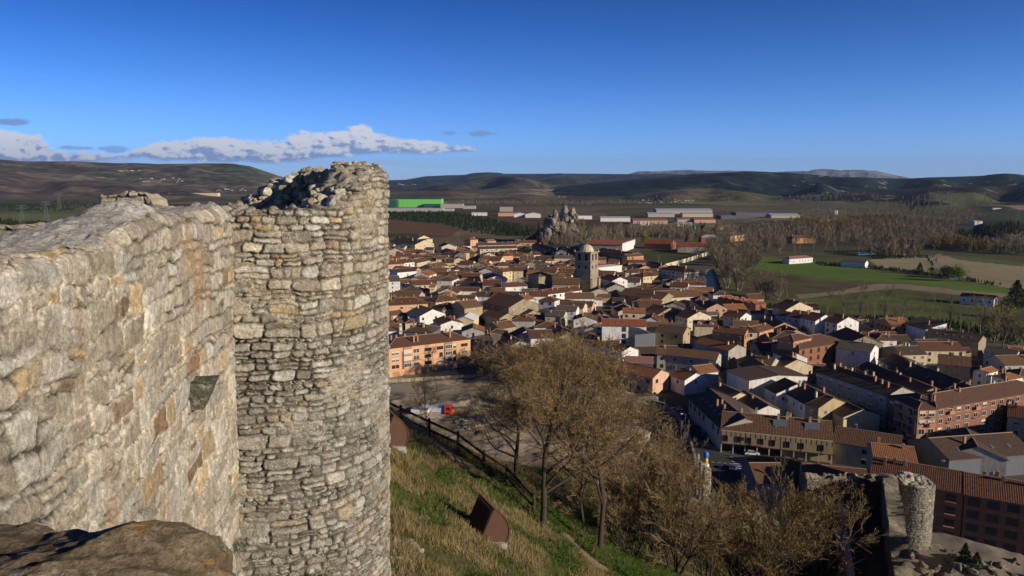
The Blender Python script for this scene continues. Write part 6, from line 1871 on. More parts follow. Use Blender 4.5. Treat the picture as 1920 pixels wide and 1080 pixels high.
    for b, L in groups.items():
        L.sort(key=lambda r: r['u'])
        for i, r in enumerate(L):
            r['label'] = b if len(L) == 1 else ords[min(i, 7)] + ' ' + b
    for i, r in enumerate(recs):
        near = r['far'] < 520
        house(r['p1'], r['p2'], r['h'], r['d'], r['ty'], r['wl'], r['rf'], r['label'], r['kd'], r['kd'], 'old town houses' if r['kd'] == 'house' else 'outbuildings between the houses', chim=(rg.choice([0, 1, 1, 2, 3]) if near else rg.choice([0, 1, 2])) if r['kd'] == 'house' else 0,
              win={'every': 3.8 if near else 6, 'skip': .25, 'w': .9, 'h': 1.2, 'endskip': .75} if r['far'] < 620 and r['kd'] == 'house' else None, pitch=rg.uniform(.32, .46), ant=1 if near and rg.random() < .3 else 0, sky=rg.choice([0, 0, 1, 2]) if near and r['kd'] == 'house' and r['ty'] in 'gh' else 0)
    print('filled', main, len(recs) - main)
fill_town()

# ------------------------------------------------------------------ vegetation
def grow(rg, H, r0, n0=10, depth=4, spread=.75, first=.25, upward=.25, wig=.16, kids=(4, 7), lenf=.62, multi=1, gap=.5):
    """branch skeleton as arrays of tapered pieces"""
    segs = []
    def branch(p, d, L, r, lv):
        n = 6 if lv == 0 else 4 if lv < 3 else 2
        pts = [np.array(p, float)]; dd = np.array(d, float)
        for i in range(n):
            dd = dd + rg.normal(size=3) * wig * (.5 if lv == 0 else 1); dd[2] += upward * .12 * (lv > 0)
            dd /= np.linalg.norm(dd)
            pts.append(pts[-1] + dd * L / n)
        for i in range(n):
            ra, rb = r * (1 - .75 * i / n), r * (1 - .75 * (i + 1) / n)
            segs.append((*pts[i], *pts[i + 1], ra, rb, lv))
        if lv >= depth: return
        k = n0 if lv == 0 else rg.integers(*kids)
        for j in range(k):
            t = rg.uniform(first if lv == 0 else .2, 1.0)
            q = t * n; i = min(int(q), n - 1); pos = pts[i] + (pts[i + 1] - pts[i]) * (q - i)
            ax = pts[min(i + 1, n)] - pts[i]; ax /= np.linalg.norm(ax)
            a = rg.normal(size=3); a -= ax * (a @ ax); a /= np.linalg.norm(a)
            sp = spread * rg.uniform(.6, 1.2)
            nd = ax * math.cos(sp) + a * math.sin(sp)
            ln = L * lenf * rg.uniform(.6, 1.1) * (1.15 - .5 * t)
            branch(pos, nd, ln, max(r * (1 - .7 * t) * .55, .004), lv + 1)
    if multi == 1: branch((0, 0, -.3), (rg.normal() * .05, rg.normal() * .05, 1), H * .82, r0, 0)
    else:
        for m_ in range(multi):
            a = 2 * math.pi * m_ / multi + rg.uniform(-.4, .4)
            branch((math.cos(a) * gap * .4, math.sin(a) * gap * .4, -.3), (math.cos(a) * .35, math.sin(a) * .35, 1), H * rg.uniform(.6, .85), r0, 0)
    return np.array(segs)


def seg_mesh(segs, rmin, nside):
    p0, p1 = segs[:, 0:3], segs[:, 3:6]
    r0, r1 = np.maximum(segs[:, 6], rmin), np.maximum(segs[:, 7], rmin * .8)
    d = p1 - p0; d /= np.linalg.norm(d, axis=1)[:, None] + 1e-9
    ref = np.where(np.abs(d[:, 2:3]) < .9, np.array([[0, 0, 1.]]), np.array([[1., 0, 0]]))
    a = np.cross(d, ref); a /= np.linalg.norm(a, axis=1)[:, None]; b = np.cross(d, a)
    V = []
    for p, r in ((p0, r0), (p1, r1)):
        for k in range(nside):
            t = 2 * math.pi * k / nside
            V.append(p + (a * math.cos(t) + b * math.sin(t)) * r[:, None])
    V = np.stack(V, 1)            # seg, 2*nside, 3
    n = len(segs); base = (np.arange(n) * 2 * nside)[:, None]
    F = np.concatenate([base + np.array([k, (k + 1) % nside, nside + (k + 1) % nside, nside + k]) for k in range(nside)], 0)
    return V.reshape(-1, 3), F


def leaf_tris(rg, centres, size, flat=0.0):
    n = len(centres)
    d1 = rg.normal(size=(n, 3)); d1 /= np.linalg.norm(d1, axis=1)[:, None]
    d2 = rg.normal(size=(n, 3)); d2[:, 2] *= (1 - flat); d2 /= np.linalg.norm(d2, axis=1)[:, None]
    s = size * rg.uniform(.6, 1.3, (n, 1))
    V = np.stack([centres - d1 * s * .6, centres + d1 * s * .6, centres + d2 * s], 1).reshape(-1, 3)
    return V, np.arange(3 * n).reshape(-1, 3)


def bare_tree_proto(name, label, seed, H, r0, rmin, buds, budsize, cat='tree', group=None, twig='twig', bud='bud', bark='bark', **kw):
    rg = np.random.default_rng(seed)
    s = grow(rg, H, r0, **kw)
    root = empty(name, (0, 0, 0)); tag(root, label, cat, group)
    big = s[:, 8] <= 1; 
    v, f = seg_mesh(s[big], rmin * 1.5, 7); mobj('trunk', raw_mesh('trunk', v, f, [M[bark]], smooth=True), root)
    sm = s[~big]
    v1, f1 = seg_mesh(sm, rmin, 3)
    fine = sm[sm[:, 8] >= sm[:, 8].max() - 1]
    i = rg.integers(0, len(fine), buds); t = rg.random((buds, 1))
    c = fine[i, 0:3] * (1 - t) + fine[i, 3:6] * t + rg.normal(size=(buds, 3)) * budsize * .8
    v2, f2 = leaf_tris(rg, c, budsize)
    me = raw_mesh('crown', np.concatenate([v1, v2]), [f1, f2 + len(v1)], [M[twig], M[bud]], midx=np.concatenate([np.zeros(len(f1)), np.ones(len(f2))]))
    mobj('crown', me, root)
    return root


def copy_tree(o, loc, rz, sc, label=None, group=None, sz=None):
    c = o.copy(); COL.objects.link(c); c.location = loc; c.rotation_euler = (0, 0, rz)
    c.scale = (sc, sc, sz or sc)
    if label: c['label'] = label
    if group: c['group'] = group
    for ch in list(o.children):
        d = ch.copy(); COL.objects.link(d); d.parent = c
        for g in ch.children:
            e = g.copy(); COL.objects.link(e); e.parent = d
    return c


def height_at(x, y, v):
    k = (540 - v) / FPX
    return CAMZ + y * (k * CP - SP) / (CP + k * SP)


def put(proto, pH, u, vb, vt, rz, label, group=None, first=False, wide=1.0):
    x, y, z = hit(u, vb)
    s = max(.1, (height_at(x, y, vt) - z) / pH)
    if first:
        proto.location = (x, y, z); proto.rotation_euler = (0, 0, rz); proto.scale = (s * wide, s * wide, s); tag(proto, label, None, group); return proto
    return copy_tree(proto, (x, y, z), rz, s * wide, label, group, sz=s)


# big bare trees on the castle slope
TA = bare_tree_proto('bare_tree', 'x', 101, 12, .24, .0095, 24000, .038, n0=14, depth=4, spread=.85, first=.2, kids=(5, 8), lenf=.70, wig=.2, upward=.55)
TB = bare_tree_proto('bare_tree', 'x', 102, 12, .19, .0095, 21000, .038, n0=13, depth=4, spread=.75, first=.28, kids=(5, 8), lenf=.66, wig=.18, upward=.6)
TC = bare_tree_proto('bare_tree', 'x', 103, 7, .08, .009, 15000, .034, n0=9, depth=4, spread=.55, first=.12, kids=(4, 6), lenf=.66, wig=.15, upward=.9, multi=7, gap=.9)
GT = 'budding trees on the castle slope'
put(TA, 12, 1018, 985, 655, 0.4, 'largest budding tree with dark twisted trunk right beside the dirt path', GT, True, 1.0)
put(TA, 12, 1085, 950, 660, 2.6, 'budding tree behind the largest one, its crown merging to the right', GT, wide=.85)
put(TA, 12, 968, 900, 655, 4.1, 'budding tree behind the wooden fence, left part of the big crown', GT, wide=.9)
put(TB, 12, 1124, 1035, 670, 1.0, 'straight-trunked budding tree at the edge of the green herbs', GT, True)
put(TB, 12, 1096, 1000, 760, 3.0, 'thin budding tree just left of the straight-trunked one', GT, wide=.8)
put(TC, 7, 1262, 1075, 845, 0, 'many-stemmed bushy tree right of the straight trunk, above the gully', GT, True, 1.0)
put(TC, 7, 1200, 1010, 800, 2, 'many-stemmed bushy tree behind, against the pale cliff rocks', GT, wide=1.0)
put(TC, 7, 1180, 1045, 860, 4.4, 'low brown bush among green herbs right of the path', GT, wide=1.0)
put(TC, 7, 1320, 1085, 930, 5.4, 'low brown bush at the lower edge between the two bushy trees', GT, wide=1.1)
put(TC, 7, 1455, 1130, 880, 1.1, 'broad golden-brown bushy tree left of the shaded walkway', GT, wide=1.0)
put(TC, 7, 1505, 1120, 930, 3.1, 'smaller golden bush pressed against the thin parapet', GT, wide=.8)
put(TC, 7, 1400, 1120, 920, 3.6, 'golden-brown bush at the left foot of the broad one', GT, wide=.9)
for i_, (u_, b_, t_, w_, lb_) in enumerate(((965, 716, 632, 1.5, 'bare thicket over the pale bank, left part'), (992, 722, 640, 1.5, 'bare thicket over the pale bank, right part'), (1030, 716, 628, 1.5, 'tall bare thicket behind the largest budding tree'),
                         (1062, 728, 642, 1.6, 'bare thicket left of the orange-red roof'), (1120, 812, 752, 1.4, 'scrub on the dirt lot behind the straight-trunked tree'), (1062, 800, 748, 1.3, 'scrub on the dirt lot behind the largest budding tree'), (955, 800, 752, 1.3, 'scrub on the dirt lot behind the left budding tree'), (1010, 772, 715, 1.3, 'taller scrub in the middle of the dirt lot behind the trees'), (1180, 790, 742, 1.3, 'scrub at the right end of the dirt lot'), (905, 700, 652, 1.3, 'bare thicket at the right end of the parking yard'), (1205, 800, 745, 1.2, 'low bare thicket at the corner of the dirt lot'))):
    put(TC, 7, u_, b_, t_, i_ * 1.3, lb_, 'bare thickets at the foot of the town', wide=w_)
put(TB, 12, 803, 832, 700, 2.2, 'slender sapling at the wooden fence in front of the dirt lot', GT, wide=.55)
put(TC, 7, 1250, 930, 840, .7, 'bush on the cliff edge right of the pale cliff rocks', GT, wide=1.2)

# bush out of the foot of the big tower
def wall_shrub():
    rg = np.random.default_rng(9)
    s = grow(rg, .9, .012, n0=8, depth=3, spread=.8, kids=(3, 6), multi=5, gap=.3)
    r = empty('shrub', (-4.05, 11.55, 73.0)); tag(r, 'dark twiggy shrub with small green leaves at the foot of the big tower', 'shrub')
    v, f = seg_mesh(s, .003, 3); mobj('stem', raw_mesh('stem', v, f, [M['bark']]), r)
    i = rg.integers(0, len(s), 1500); c = s[i, 3:6] + rg.normal(size=(1500, 3)) * .03
    v, f = leaf_tris(rg, c, .022); mobj('leaves', raw_mesh('leaves', v, f, [M['herb']]), r)
    c2 = copy_tree(r, (-3.45, 11.85, 73.0), 2, .8, 'second twiggy shrub low on the big tower, right of the first')
    c3 = copy_tree(r, (-4.42, 11.35, 74.1), 1, .4, 'small grey tuft in the corner between the long wall and the big tower')
wall_shrub()

# middle-distance bare trees
MA = bare_tree_proto('bare_tree', 'x', 111, 16, .26, .03, 500, .14, n0=12, depth=3, spread=.55, first=.25, kids=(4, 7), lenf=.5, wig=.14, upward=.8, twig='twigfar', bud='twigfar', bark='barkpale')
MBt = bare_tree_proto('bare_tree', 'x', 112, 18, .22, .03, 500, .14, n0=16, depth=3, spread=.38, first=.2, kids=(3, 6), lenf=.34, wig=.1, upward=1.2, twig='twigfar', bud='twigfar', bark='barkpale')
MC = bare_tree_proto('bare_tree', 'x', 113, 13, .3, .035, 2500, .16, n0=12, depth=3, spread=.7, first=.12, kids=(5, 8), lenf=.6, wig=.16, upward=.9, twig='twigfar', bud='twiggold', bark='barkpale', multi=3, gap=1.0)
GR = 'bare trees along the river meadow'
riv = [(1548, 600, 540, 'A'), (1583, 598, 535, 'A'), (1612, 604, 528, 'A'), (1638, 602, 533, 'B'), (1655, 606, 530, 'A'), (1676, 608, 545, 'B'), (1690, 610, 548, 'B'), (1722, 612, 550, 'A'), (1745, 616, 545, 'B'), (1780, 620, 548, 'A'),
       (1800, 622, 555, 'B'), (1815, 628, 560, 'B'), (1838, 630, 553, 'A'), (1862, 642, 560, 'C'), (1880, 652, 562, 'A'), (1898, 640, 585, 'A'), (1915, 660, 560, 'C'), (1760, 606, 560, 'B'), (1705, 600, 556, 'A'), (1664, 597, 549, 'B'), (1626, 592, 552, 'B'), (1596, 590, 548, 'A')]
riv2 = [(1362, 540, 470, 'C'), (1385, 545, 462, 'C'), (1402, 520, 455, 'C'), (1348, 512, 448, 'C'), (1372, 500, 440, 'C'), (1395, 488, 440, 'C'), (1415, 478, 432, 'C'), (1440, 560, 502, 'C'), (1458, 562, 508, 'C'), (1425, 556, 512, 'C'),
        (1476, 558, 520, 'A'), (1490, 480, 440, 'B'), (1462, 474, 432, 'C'), (1440, 470, 430, 'C'), (1336, 478, 430, 'C'), (1324, 470, 428, 'A'), (1355, 465, 425, 'C'), (1500, 474, 438, 'B'), (1526, 472, 436, 'B'), (1548, 470, 434, 'A'),
        (1567, 472, 437, 'B'), (1588, 470, 430, 'B'), (1610, 471, 433, 'B'), (1630, 468, 432, 'A'), (860, 455, 435, 'A'), (1236, 497, 472, 'A'), (1310, 488, 452, 'A'), (1296, 470, 440, 'C')]
pr = {'A': (MA, 16), 'B': (MBt, 18), 'C': (MC, 13)}
seen = set()
allr = [(a, GR, 'in the row behind the riverside roofs') for a in riv] + [(a, 'bare trees around the river', None) for a in riv2]
names = {'A': 'bare forked tree', 'B': 'slender bare poplar', 'C': 'wide bare willow'}
marks = [('the river bend', 1375, 525), ('the red-roofed school', 1295, 460), ('the long white pavilion', 1502, 484), ('the pink brick house', 1507, 447), ('the terraced red gables', 1385, 565), ('the cream gable', 1500, 572),
         ('the long riverside farmhouse', 1832, 560), ('the red-brick gabled house', 1658, 606), ('the yellow blossom bush', 1885, 582), ('the stubble field', 860, 450), ('the river walk dormers', 1785, 636), ('the garden wall', 1240, 490), ('the tan hipped house', 1383, 440), ('the white garden shed', 1600, 492)]
cnt = {}
todo = []
for (u, vb, vt, k), g, _ in allr:
    nm = min(marks, key=lambda m: (m[1] - u) ** 2 + 2 * (m[2] - vb) ** 2)
    base = '%s %s %s' % (names[k], 'left of' if u < nm[1] else 'right of', nm[0])
    cnt.setdefault(base, []).append((u, vb, vt, k, g))
for base, L in cnt.items():
    L.sort()
    for i, (u, vb, vt, k, g) in enumerate(L):
        lb = base if len(L) == 1 else ['first', 'second', 'third', 'fourth', 'fifth', 'sixth', 'seventh', 'eighth', 'ninth'][min(i, 8)] + ' ' + base + ', counting from the left'
        pt, ph = pr[k]
        put(pt, ph, u, vb, vt, (u * 1.7) % 6.28, lb, g, first=(k not in seen), wide=1.0 if k != 'C' else .85)
        seen.add(k)


def crown_proto(name, label, seed, H, rad, n, size, mat, cat='tree', group=None, shape='round'):
    rg = np.random.default_rng(seed)
    root = empty(name, (0, 0, 0)); tag(root, label, cat, group)
    if shape == 'round':
        lob = [(rg.normal(size=3) * np.array([.38, .38, .25]) * rad + np.array([0, 0, H * .58]), rad * rg.uniform(.35, .6)) for _ in range(16)]
        c = []
        for i in range(n):
            q, r_ = lob[rg.integers(len(lob))]; d = rg.normal(size=3); d /= np.linalg.norm(d); c.append(q + d * r_ * rg.uniform(.7, 1.05))
        c = np.array(c)
    else:
        z = H * (.08 + .92 * rg.random(n) ** 1.25); lay = np.sin(z / H * 40) * .12 + 1
        a = rg.uniform(0, 6.283, n); r_ = rad * (1 - z / H) ** .8 * lay * np.sqrt(rg.uniform(.4, 1.1, n)) * (1 + .2 * np.sin(a * 3 + z))
        c = np.stack([r_ * np.cos(a), r_ * np.sin(a), z - r_ * .15], 1)
    v, f = leaf_tris(rg, c, size, .4)
    mobj('crown', raw_mesh('crown', v, f, [M[mat]]), root)
    mb = MB(); mb.tube((0, 0, -.3), (0, 0, H * (.6 if shape == 'round' else .95)), H * .022, H * .008, 7); mb.build('trunk', M['bark'], root)
    return root
RD = crown_proto('round_tree', 'x', 121, 10, 5, 2600, .45, 'hedge')
RG_ = crown_proto('round_tree', 'x', 122, 10, 5, 2600, .42, 'leaf')
CN = crown_proto('conifer', 'x', 123, 12, 3.2, 2600, .4, 'pine', shape='cone')
YB = crown_proto('blossom_bush', 'x', 124, 5, 3, 1600, .28, 'blossom')
put(RD, 10, 1778, 522, 496, 0, 'round dark evergreen left of the bright green tree', None, True, 1.1)
put(RD, 10, 1746, 512, 499, 1, 'small round dark evergreen right of the meadow conifer')
put(RD, 10, 1315, 436, 419, 2, 'very dark round tree in front of the long cream shed', wide=1.2)
put(RD, 10, 1338, 438, 426, 3, 'smaller dark round tree right of the very dark one')
put(RD, 10, 985, 486, 458, 4, 'largest dark tree in front of the pale terraces', wide=1.2)
put(RD, 10, 945, 488, 468, 5, 'dark tree covering the left of the pale terraces', wide=1.3)
put(RD, 10, 928, 486, 470, .5, 'low dark tree left of the amber house')
put(RD, 10, 1056, 486, 462, .8, 'dark tree in shade left of the bell tower', wide=.8)
put(RD, 10, 822, 505, 498, .8, 'dark garden tree below the brown farmhouse', wide=1.6)
put(RD, 10, 1003, 498, 484, 2.8, 'dark garden tree left of the orange-red cottage', wide=1.2)
put(RD, 10, 905, 612, 594, 2.8, 'black-looking yard tree right of the pale yellow gable')
put(RD, 10, 1035, 606, 590, 1.8, 'dark tree behind the bushes at the town edge', wide=1.3)
put(RG_, 10, 1796, 528, 495, 0, 'bright green leafy tree standing over the tiny white hut', None, True)
put(RG_, 10, 1720, 480, 466, 1, 'little bright green tree by the swimming pool hedge')
put(RG_, 10, 1208, 462, 436, 1, 'fresh green tree right of the arched white hall', wide=.6)
put(RG_, 10, 1297, 444, 427, 2, 'yellow-green tree behind the open pavilion', wide=.8)
put(CN, 12, 1724, 514, 492, 0, 'pointed dark conifer in the meadow hedge', None, True, 1.6)
put(CN, 12, 1904, 575, 525, 1, 'big dark conifer cut by the right edge above the yellow bush', wide=1.7)
put(CN, 12, 1029, 486, 465, 2, 'broad green conifer before the long low white house', wide=1.6)
put(CN, 12, 948, 470, 455, 3, 'pointed conifer rising above the dark trees of the terraces', wide=1.0)
put(CN, 12, 1288, 462, 440, 3, 'dark conifer between the two red-roofed school roofs', wide=1.2)
put(CN, 12, 940, 594, 566, 4, 'silver-green conifer beside the large barn roof', wide=.9)
put(CN, 12, 1808, 1058, 1018, 1, 'dark green juniper on the pale rock outcrop', wide=1.3)
put(CN, 12, 1830, 1066, 1035, 2, 'second lower juniper right of the first on the rock outcrop', wide=1.6)
put(YB, 5, 1883, 596, 572, 0, 'yellow blossoming bush near the right edge by the river', None, True, 1.3)


def scatter_wood(name, label, polys, n, proto_kind, seed, hmin, hmax, mat, width=.25):
    """a far wood that reads as one mass: many thin trees in one object"""
    rg = np.random.default_rng(seed)
    per = 60 if proto_kind == 'poplar' else 46
    Vs, Fs = [], []; off = 0
    for poly, cnt_ in zip(polys, n):
        P_ = px(*poly); xs = [p[0] for p in P_]; ys = [p[1] for p in P_]
        # spread evenly over the ground, nearest rows filled first
        X = rg.uniform(min(xs), max(xs), cnt_ * 12); Y = rg.uniform(min(ys), max(ys), cnt_ * 12)
        m = in_poly(X, Y, P_); X, Y = X[m][:cnt_], Y[m][:cnt_]
        Z = ground(X, Y)
        for x, y, z in zip(X, Y, Z):
            if any(abs(x - q[0]) < q[2] + q[3] and abs(y - q[1]) < q[2] + q[3] and overlaps((x, y, 1.5, 1.5, 0), q) for q in FOOT): continue
            h = rg.uniform(hmin, hmax)
            if proto_kind == 'poplar':
                a = rg.uniform(0, 6.283, per); t = rg.uniform(.12, .95, per)
                r = h * width * np.sqrt(np.clip(np.minimum(t / .35, (1 - t) / .65), .02, 1)) * .5
                c = np.stack([np.cos(a) * r * rg.uniform(.2, 1, per), np.sin(a) * r * rg.uniform(.2, 1, per), t * h * .8], 1)
                tip = c + np.stack([np.cos(a) * h * .06, np.sin(a) * h * .06, np.full(per, h * .2)], 1)
                b = rg.uniform(0, 6.283, per); wd = np.stack([np.cos(b), np.sin(b), 0 * b], 1) * h * .014
                c[0] = (0, 0, 0); tip[0] = (0, 0, h * .85)
            else:
                a = rg.uniform(0, 6.283, per); t = rg.random(per) ** 1.2
                r = h * .22 * (1 - t) ** .8
                c = np.stack([np.cos(a) * r, np.sin(a) * r, t * h * .9], 1); tip = np.stack([0 * a, 0 * a, t * h * .9 + h * .16], 1) + .25 * c * [1, 1, 0]
                b = a + 1.57; wd = np.stack([np.cos(b), np.sin(b), 0 * b], 1) * (r[:, None] * .7 + .1)
            o = np.array([x, y, z])
            V = np.stack([c - wd, c + wd, tip], 1).reshape(-1, 3) + o
            Vs.append(V); Fs.append(np.arange(per * 3).reshape(-1, 3) + off); off += per * 3
    o = mobj(name, raw_mesh(name, np.concatenate(Vs), np.concatenate(Fs), [M[mat]]))
    tag(o, label, None, None, 'stuff')
scatter_wood('pine_wood', 'dark pine plantation on the slope beyond the town', [[(700, 399), (830, 398), (905, 408), (1005, 430), (1060, 437), (1040, 448), (960, 444), (880, 436), (830, 420), (700, 410)], [(-60, 408), (95, 420), (110, 426), (60, 440), (-60, 440)], [(-60, 382), (90, 384), (150, 394), (60, 398), (-60, 396)], [(100, 378), (200, 380), (200, 390), (90, 390)], [(1580, 405), (1690, 404), (1700, 410), (1600, 412)], [(1790, 436), (1920, 428), (1920, 450), (1810, 452)]],
             [1150, 500, 500, 200, 90, 160], 'pine', 5, 6, 9.5, 'pine')
scatter_wood('bare_wood', 'grey-brown leafless poplar woods along the river plain', [
    [(1095, 438), (1200, 430), (1350, 432), (1350, 446), (1290, 452), (1200, 448), (1110, 458)], [(1340, 428), (1500, 424), (1700, 422), (1790, 432), (1790, 466), (1620, 462), (1500, 462), (1400, 474), (1345, 470)],
    [(1500, 398), (1780, 392), (1850, 408), (1840, 424), (1640, 418), (1500, 420)], [(720, 381), (1110, 382), (1110, 386), (720, 385)], [(1110, 378), (1520, 376), (1700, 384), (1520, 386), (1110, 385)], [(1000, 440), (1130, 444), (1130, 470), (1005, 462)],
    [(1630, 476), (1730, 480), (1730, 484), (1630, 482)], [(1840, 462), (1960, 470), (1960, 482), (1840, 474)], [(1330, 486), (1420, 476), (1420, 482), (1340, 500)], [(1640, 386), (1860, 384), (1860, 392), (1640, 392)]],
    [340, 640, 460, 330, 500, 170, 60, 90, 60, 300], 'poplar', 6, 11, 20, 'twigfar', .3)
scatter_wood('golden_wood', 'yellowish budding poplar plantation in the river plain', [[(1480, 420), (1560, 416), (1680, 420), (1690, 430), (1560, 436), (1490, 436)], [(1750, 458), (1850, 464), (1850, 474), (1740, 468)]], [300, 120], 'poplar', 8, 14, 20, 'twiggold', .22)
scatter_wood('hedges', 'dark hedges and scrub round the meadow', [[(1530, 492), (1640, 500), (1760, 514), (1880, 534), (1880, 537), (1750, 519), (1640, 505), (1530, 496)], [(1540, 472), (1640, 470), (1640, 473), (1550, 475)], [(1630, 482), (1740, 480), (1742, 484), (1640, 486)], [(1620, 594), (1800, 604), (1920, 640), (1900, 650), (1790, 622), (1640, 610)], [(1330, 560), (1440, 572), (1500, 580), (1500, 586), (1330, 566)], [(1740, 480), (1752, 500), (1748, 500), (1736, 484)]],
             [420, 90, 120, 260, 100, 40], 'pine', 7, 1.8, 3.2, 'hedge')


# grass and herbs on the castle slope
def slope_grass():
    rg = np.random.default_rng(31)
    def blades(n, region, hmin, hmax, wd, keep, name, label, mat, per=6, lean=.35, broad=False):
        X = rg.uniform(*region[0], n); Y = 1 / rg.uniform(1 / region[1][1], 1 / region[1][0], n)
        Z = ground(X, Y)
        U = 960 + FPX * X / (Y * CP - (Z - CAMZ) * SP); dep = Y * CP - (Z - CAMZ) * SP
        Vv = 540 - FPX * (Y * SP + (Z - CAMZ) * CP) / dep
        m = (Z > 22) & (U > 700) & (U < 1700) & (Vv < 1110) & (seg_dist(X, Y, PATH_PTS) > .5) & keep(X, Y, U, Vv) & ~((Y > 38) & (X > 19.5 + (Y - 38) * .42) & (X < 38))
        X, Y, Z = X[m], Y[m], Z[m]; k = len(X)
        X = np.repeat(X, per) + rg.normal(size=k * per) * .09; Y = np.repeat(Y, per) + rg.normal(size=k * per) * .09; Z = np.repeat(Z, per) - .03
        c = np.stack([X, Y, Z], 1); N = len(c)
        a = rg.uniform(0, 6.283, N); h = rg.uniform(hmin, hmax, N) * (1 + .4 * vnoise(X / 1.5, Y / 1.5, 411))
        w_ = np.stack([np.cos(a), np.sin(a), 0 * a], 1) * wd
        if broad:
            tip = c + np.stack([rg.normal(size=N) * h * .8, rg.normal(size=N) * h * .8, h * rg.uniform(.3, 1, N)], 1)
            c = c + np.stack([0 * a, 0 * a, h * rg.uniform(.1, .8, N)], 1)
        else:
            tip = c + np.stack([rg.normal(size=N) * h * lean, rg.normal(size=N) * h * lean, h], 1)
        V = np.stack([c - w_, c + w_, tip], 1).reshape(-1, 3)
        o = mobj(name, raw_mesh(name, V, np.arange(N * 3).reshape(-1, 3), [M[mat]]))
        tag(o, label, None, None, 'stuff')
    reg = ((-12, 48), (18, 125))
    patch = lambda x, y: fbm(x / 2.2, y / 2.2, 410, 4)
    blades(150000, reg, .15, .42, .011, lambda x, y, u, v: patch(x, y) < .16, 'dry_grass', 'straw-coloured long grass on the castle slope', 'straw')
    blades(110000, reg, .10, .28, .013, lambda x, y, u, v: patch(x, y) > -.12, 'green_grass', 'green grass patches on the castle slope', 'green')
    herb = [(880, 870), (960, 895), (1040, 970), (1110, 960), (1190, 1000), (1300, 1110), (1180, 1110), (1060, 1010), (990, 960), (930, 945), (900, 910)]
    blades(60000, ((-4, 14), (24, 70)), .12, .35, .035, lambda x, y, u, v: in_poly(u, v, herb) | ((patch(x + 50, y) > .4) & (u < 1300)), 'herb_cover', 'bright green leafy herbs either side of the dirt path', 'herb', per=7, broad=True)
slope_grass()

# ------------------------------------------------------------------ slope furniture
def fence():
    rail = [(700, 733), (727, 746), (752, 757), (805, 781), (859, 806), (907, 843), (950, 870), (1001, 926)]
    pts = []
    for i in range(len(rail) - 1):
        (u0, v0), (u1, v1) = rail[i], rail[i + 1]
        k = 1 if i in (0, 1) else 1
        pts.append((u0, v0))
    pts.append(rail[-1])
    root = None; P3 = []
    for u, v in pts:
        x, y, z = hit(u, v + 39)
        P3.append(Vector((x, y, z)))
    root = empty('wooden_fence', P3[0]); tag(root, 'dark two-rail log fence running down the slope along the path', 'fence')
    o = P3[0]
    for i, p in enumerate(P3[1:] ):
        q = p - o
        mb = MB(); mb.tube((0, 0, -.3), (0, 0, 1.28), .10, .09, 8); mb.build('post', M['wood'], root, loc=q)
    for i in range(len(P3) - 1):
        a, b = P3[i] - o, P3[i + 1] - o
        for hz in (1.12, .55):
            mb = MB(); mb.tube(a + Vector((0, -.12, hz)), b + Vector((0, -.12, hz)), .085, .08, 8); mb.build('rail', M['wood'], root)
fence()


def steel_fin():
    """weathering-steel lamp housing: a curved sail outline pushed back up the slope"""
    x, y, z = hit(924, 1018)
    s = 1.0
    k = (height_at(x, y, 962) - z)
    root = empty('floodlight_housing', (x, y, z)); root.rotation_euler = (0, 0, math.radians(8)); root.scale = (k, k, k)
    tag(root, 'rusty steel fin-shaped floodlight housing on a stone base in the middle of the grass slope', 'floodlight housing')
    prof = [(0, 0), (.80, -.10), (.88, .12), (.90, .36), (.84, .58), (.70, .80), (.52, .97), (.42, 1.02)]
    mb = MB(); mb.prism([(p - .38, 0, q + .1) for p, q in prof], (-.42, .62, .26)); mb.build('body', M['corten'], root)
    mb = MB()
    for i in range(9):
        t = i / 9
        mb.tube((-.38 - .42 * t - .012, .62 * t, .1 + .26 * t), (-.38 + .38 - .42 * t - .012, .62 * t, 1.12 + .26 * t), .012, .012, 4)
    mb.build('rib', M['wood'], root)
    pts = [(-.38 + p, -.02, q + .1) for p, q in prof[1:]]
    mb = MB()
    for a, b in zip(pts[:-1], pts[1:]):
        v = Vector((-.42, .66, .26))
        A, B = Vector(a), Vector(b); out = Vector(((B - A).z, 0, -(B - A).x)).normalized() * .03
        mb.hexa([A + out * .02, A + out, A + out + v, A + out * .02 + v, B + out * .02, B + out, B + out + v, B + out * .02 + v])
    mb.build('hood', M['corten'], root)
    mb = MB(); mb.hexa([(-.55, -.14, -.4), (.48, -.14, -.5), (.5, .5, -.3), (-.6, .5, -.2), (-.5, -.1, .08), (.44, -.1, -.02), (.44, .45, .02), (-.55, .45, .1)]); mb.build('stone_base', M['kerb'], root)
    x2, y2, z2 = hit(737, 838)
    k2 = (height_at(x2, y2, 786) - z2)
    c = copy_tree(root, (x2, y2, z2), math.radians(14), k2, 'rusty steel fin-shaped floodlight housing half hidden by the edge of the big tower')
steel_fin()


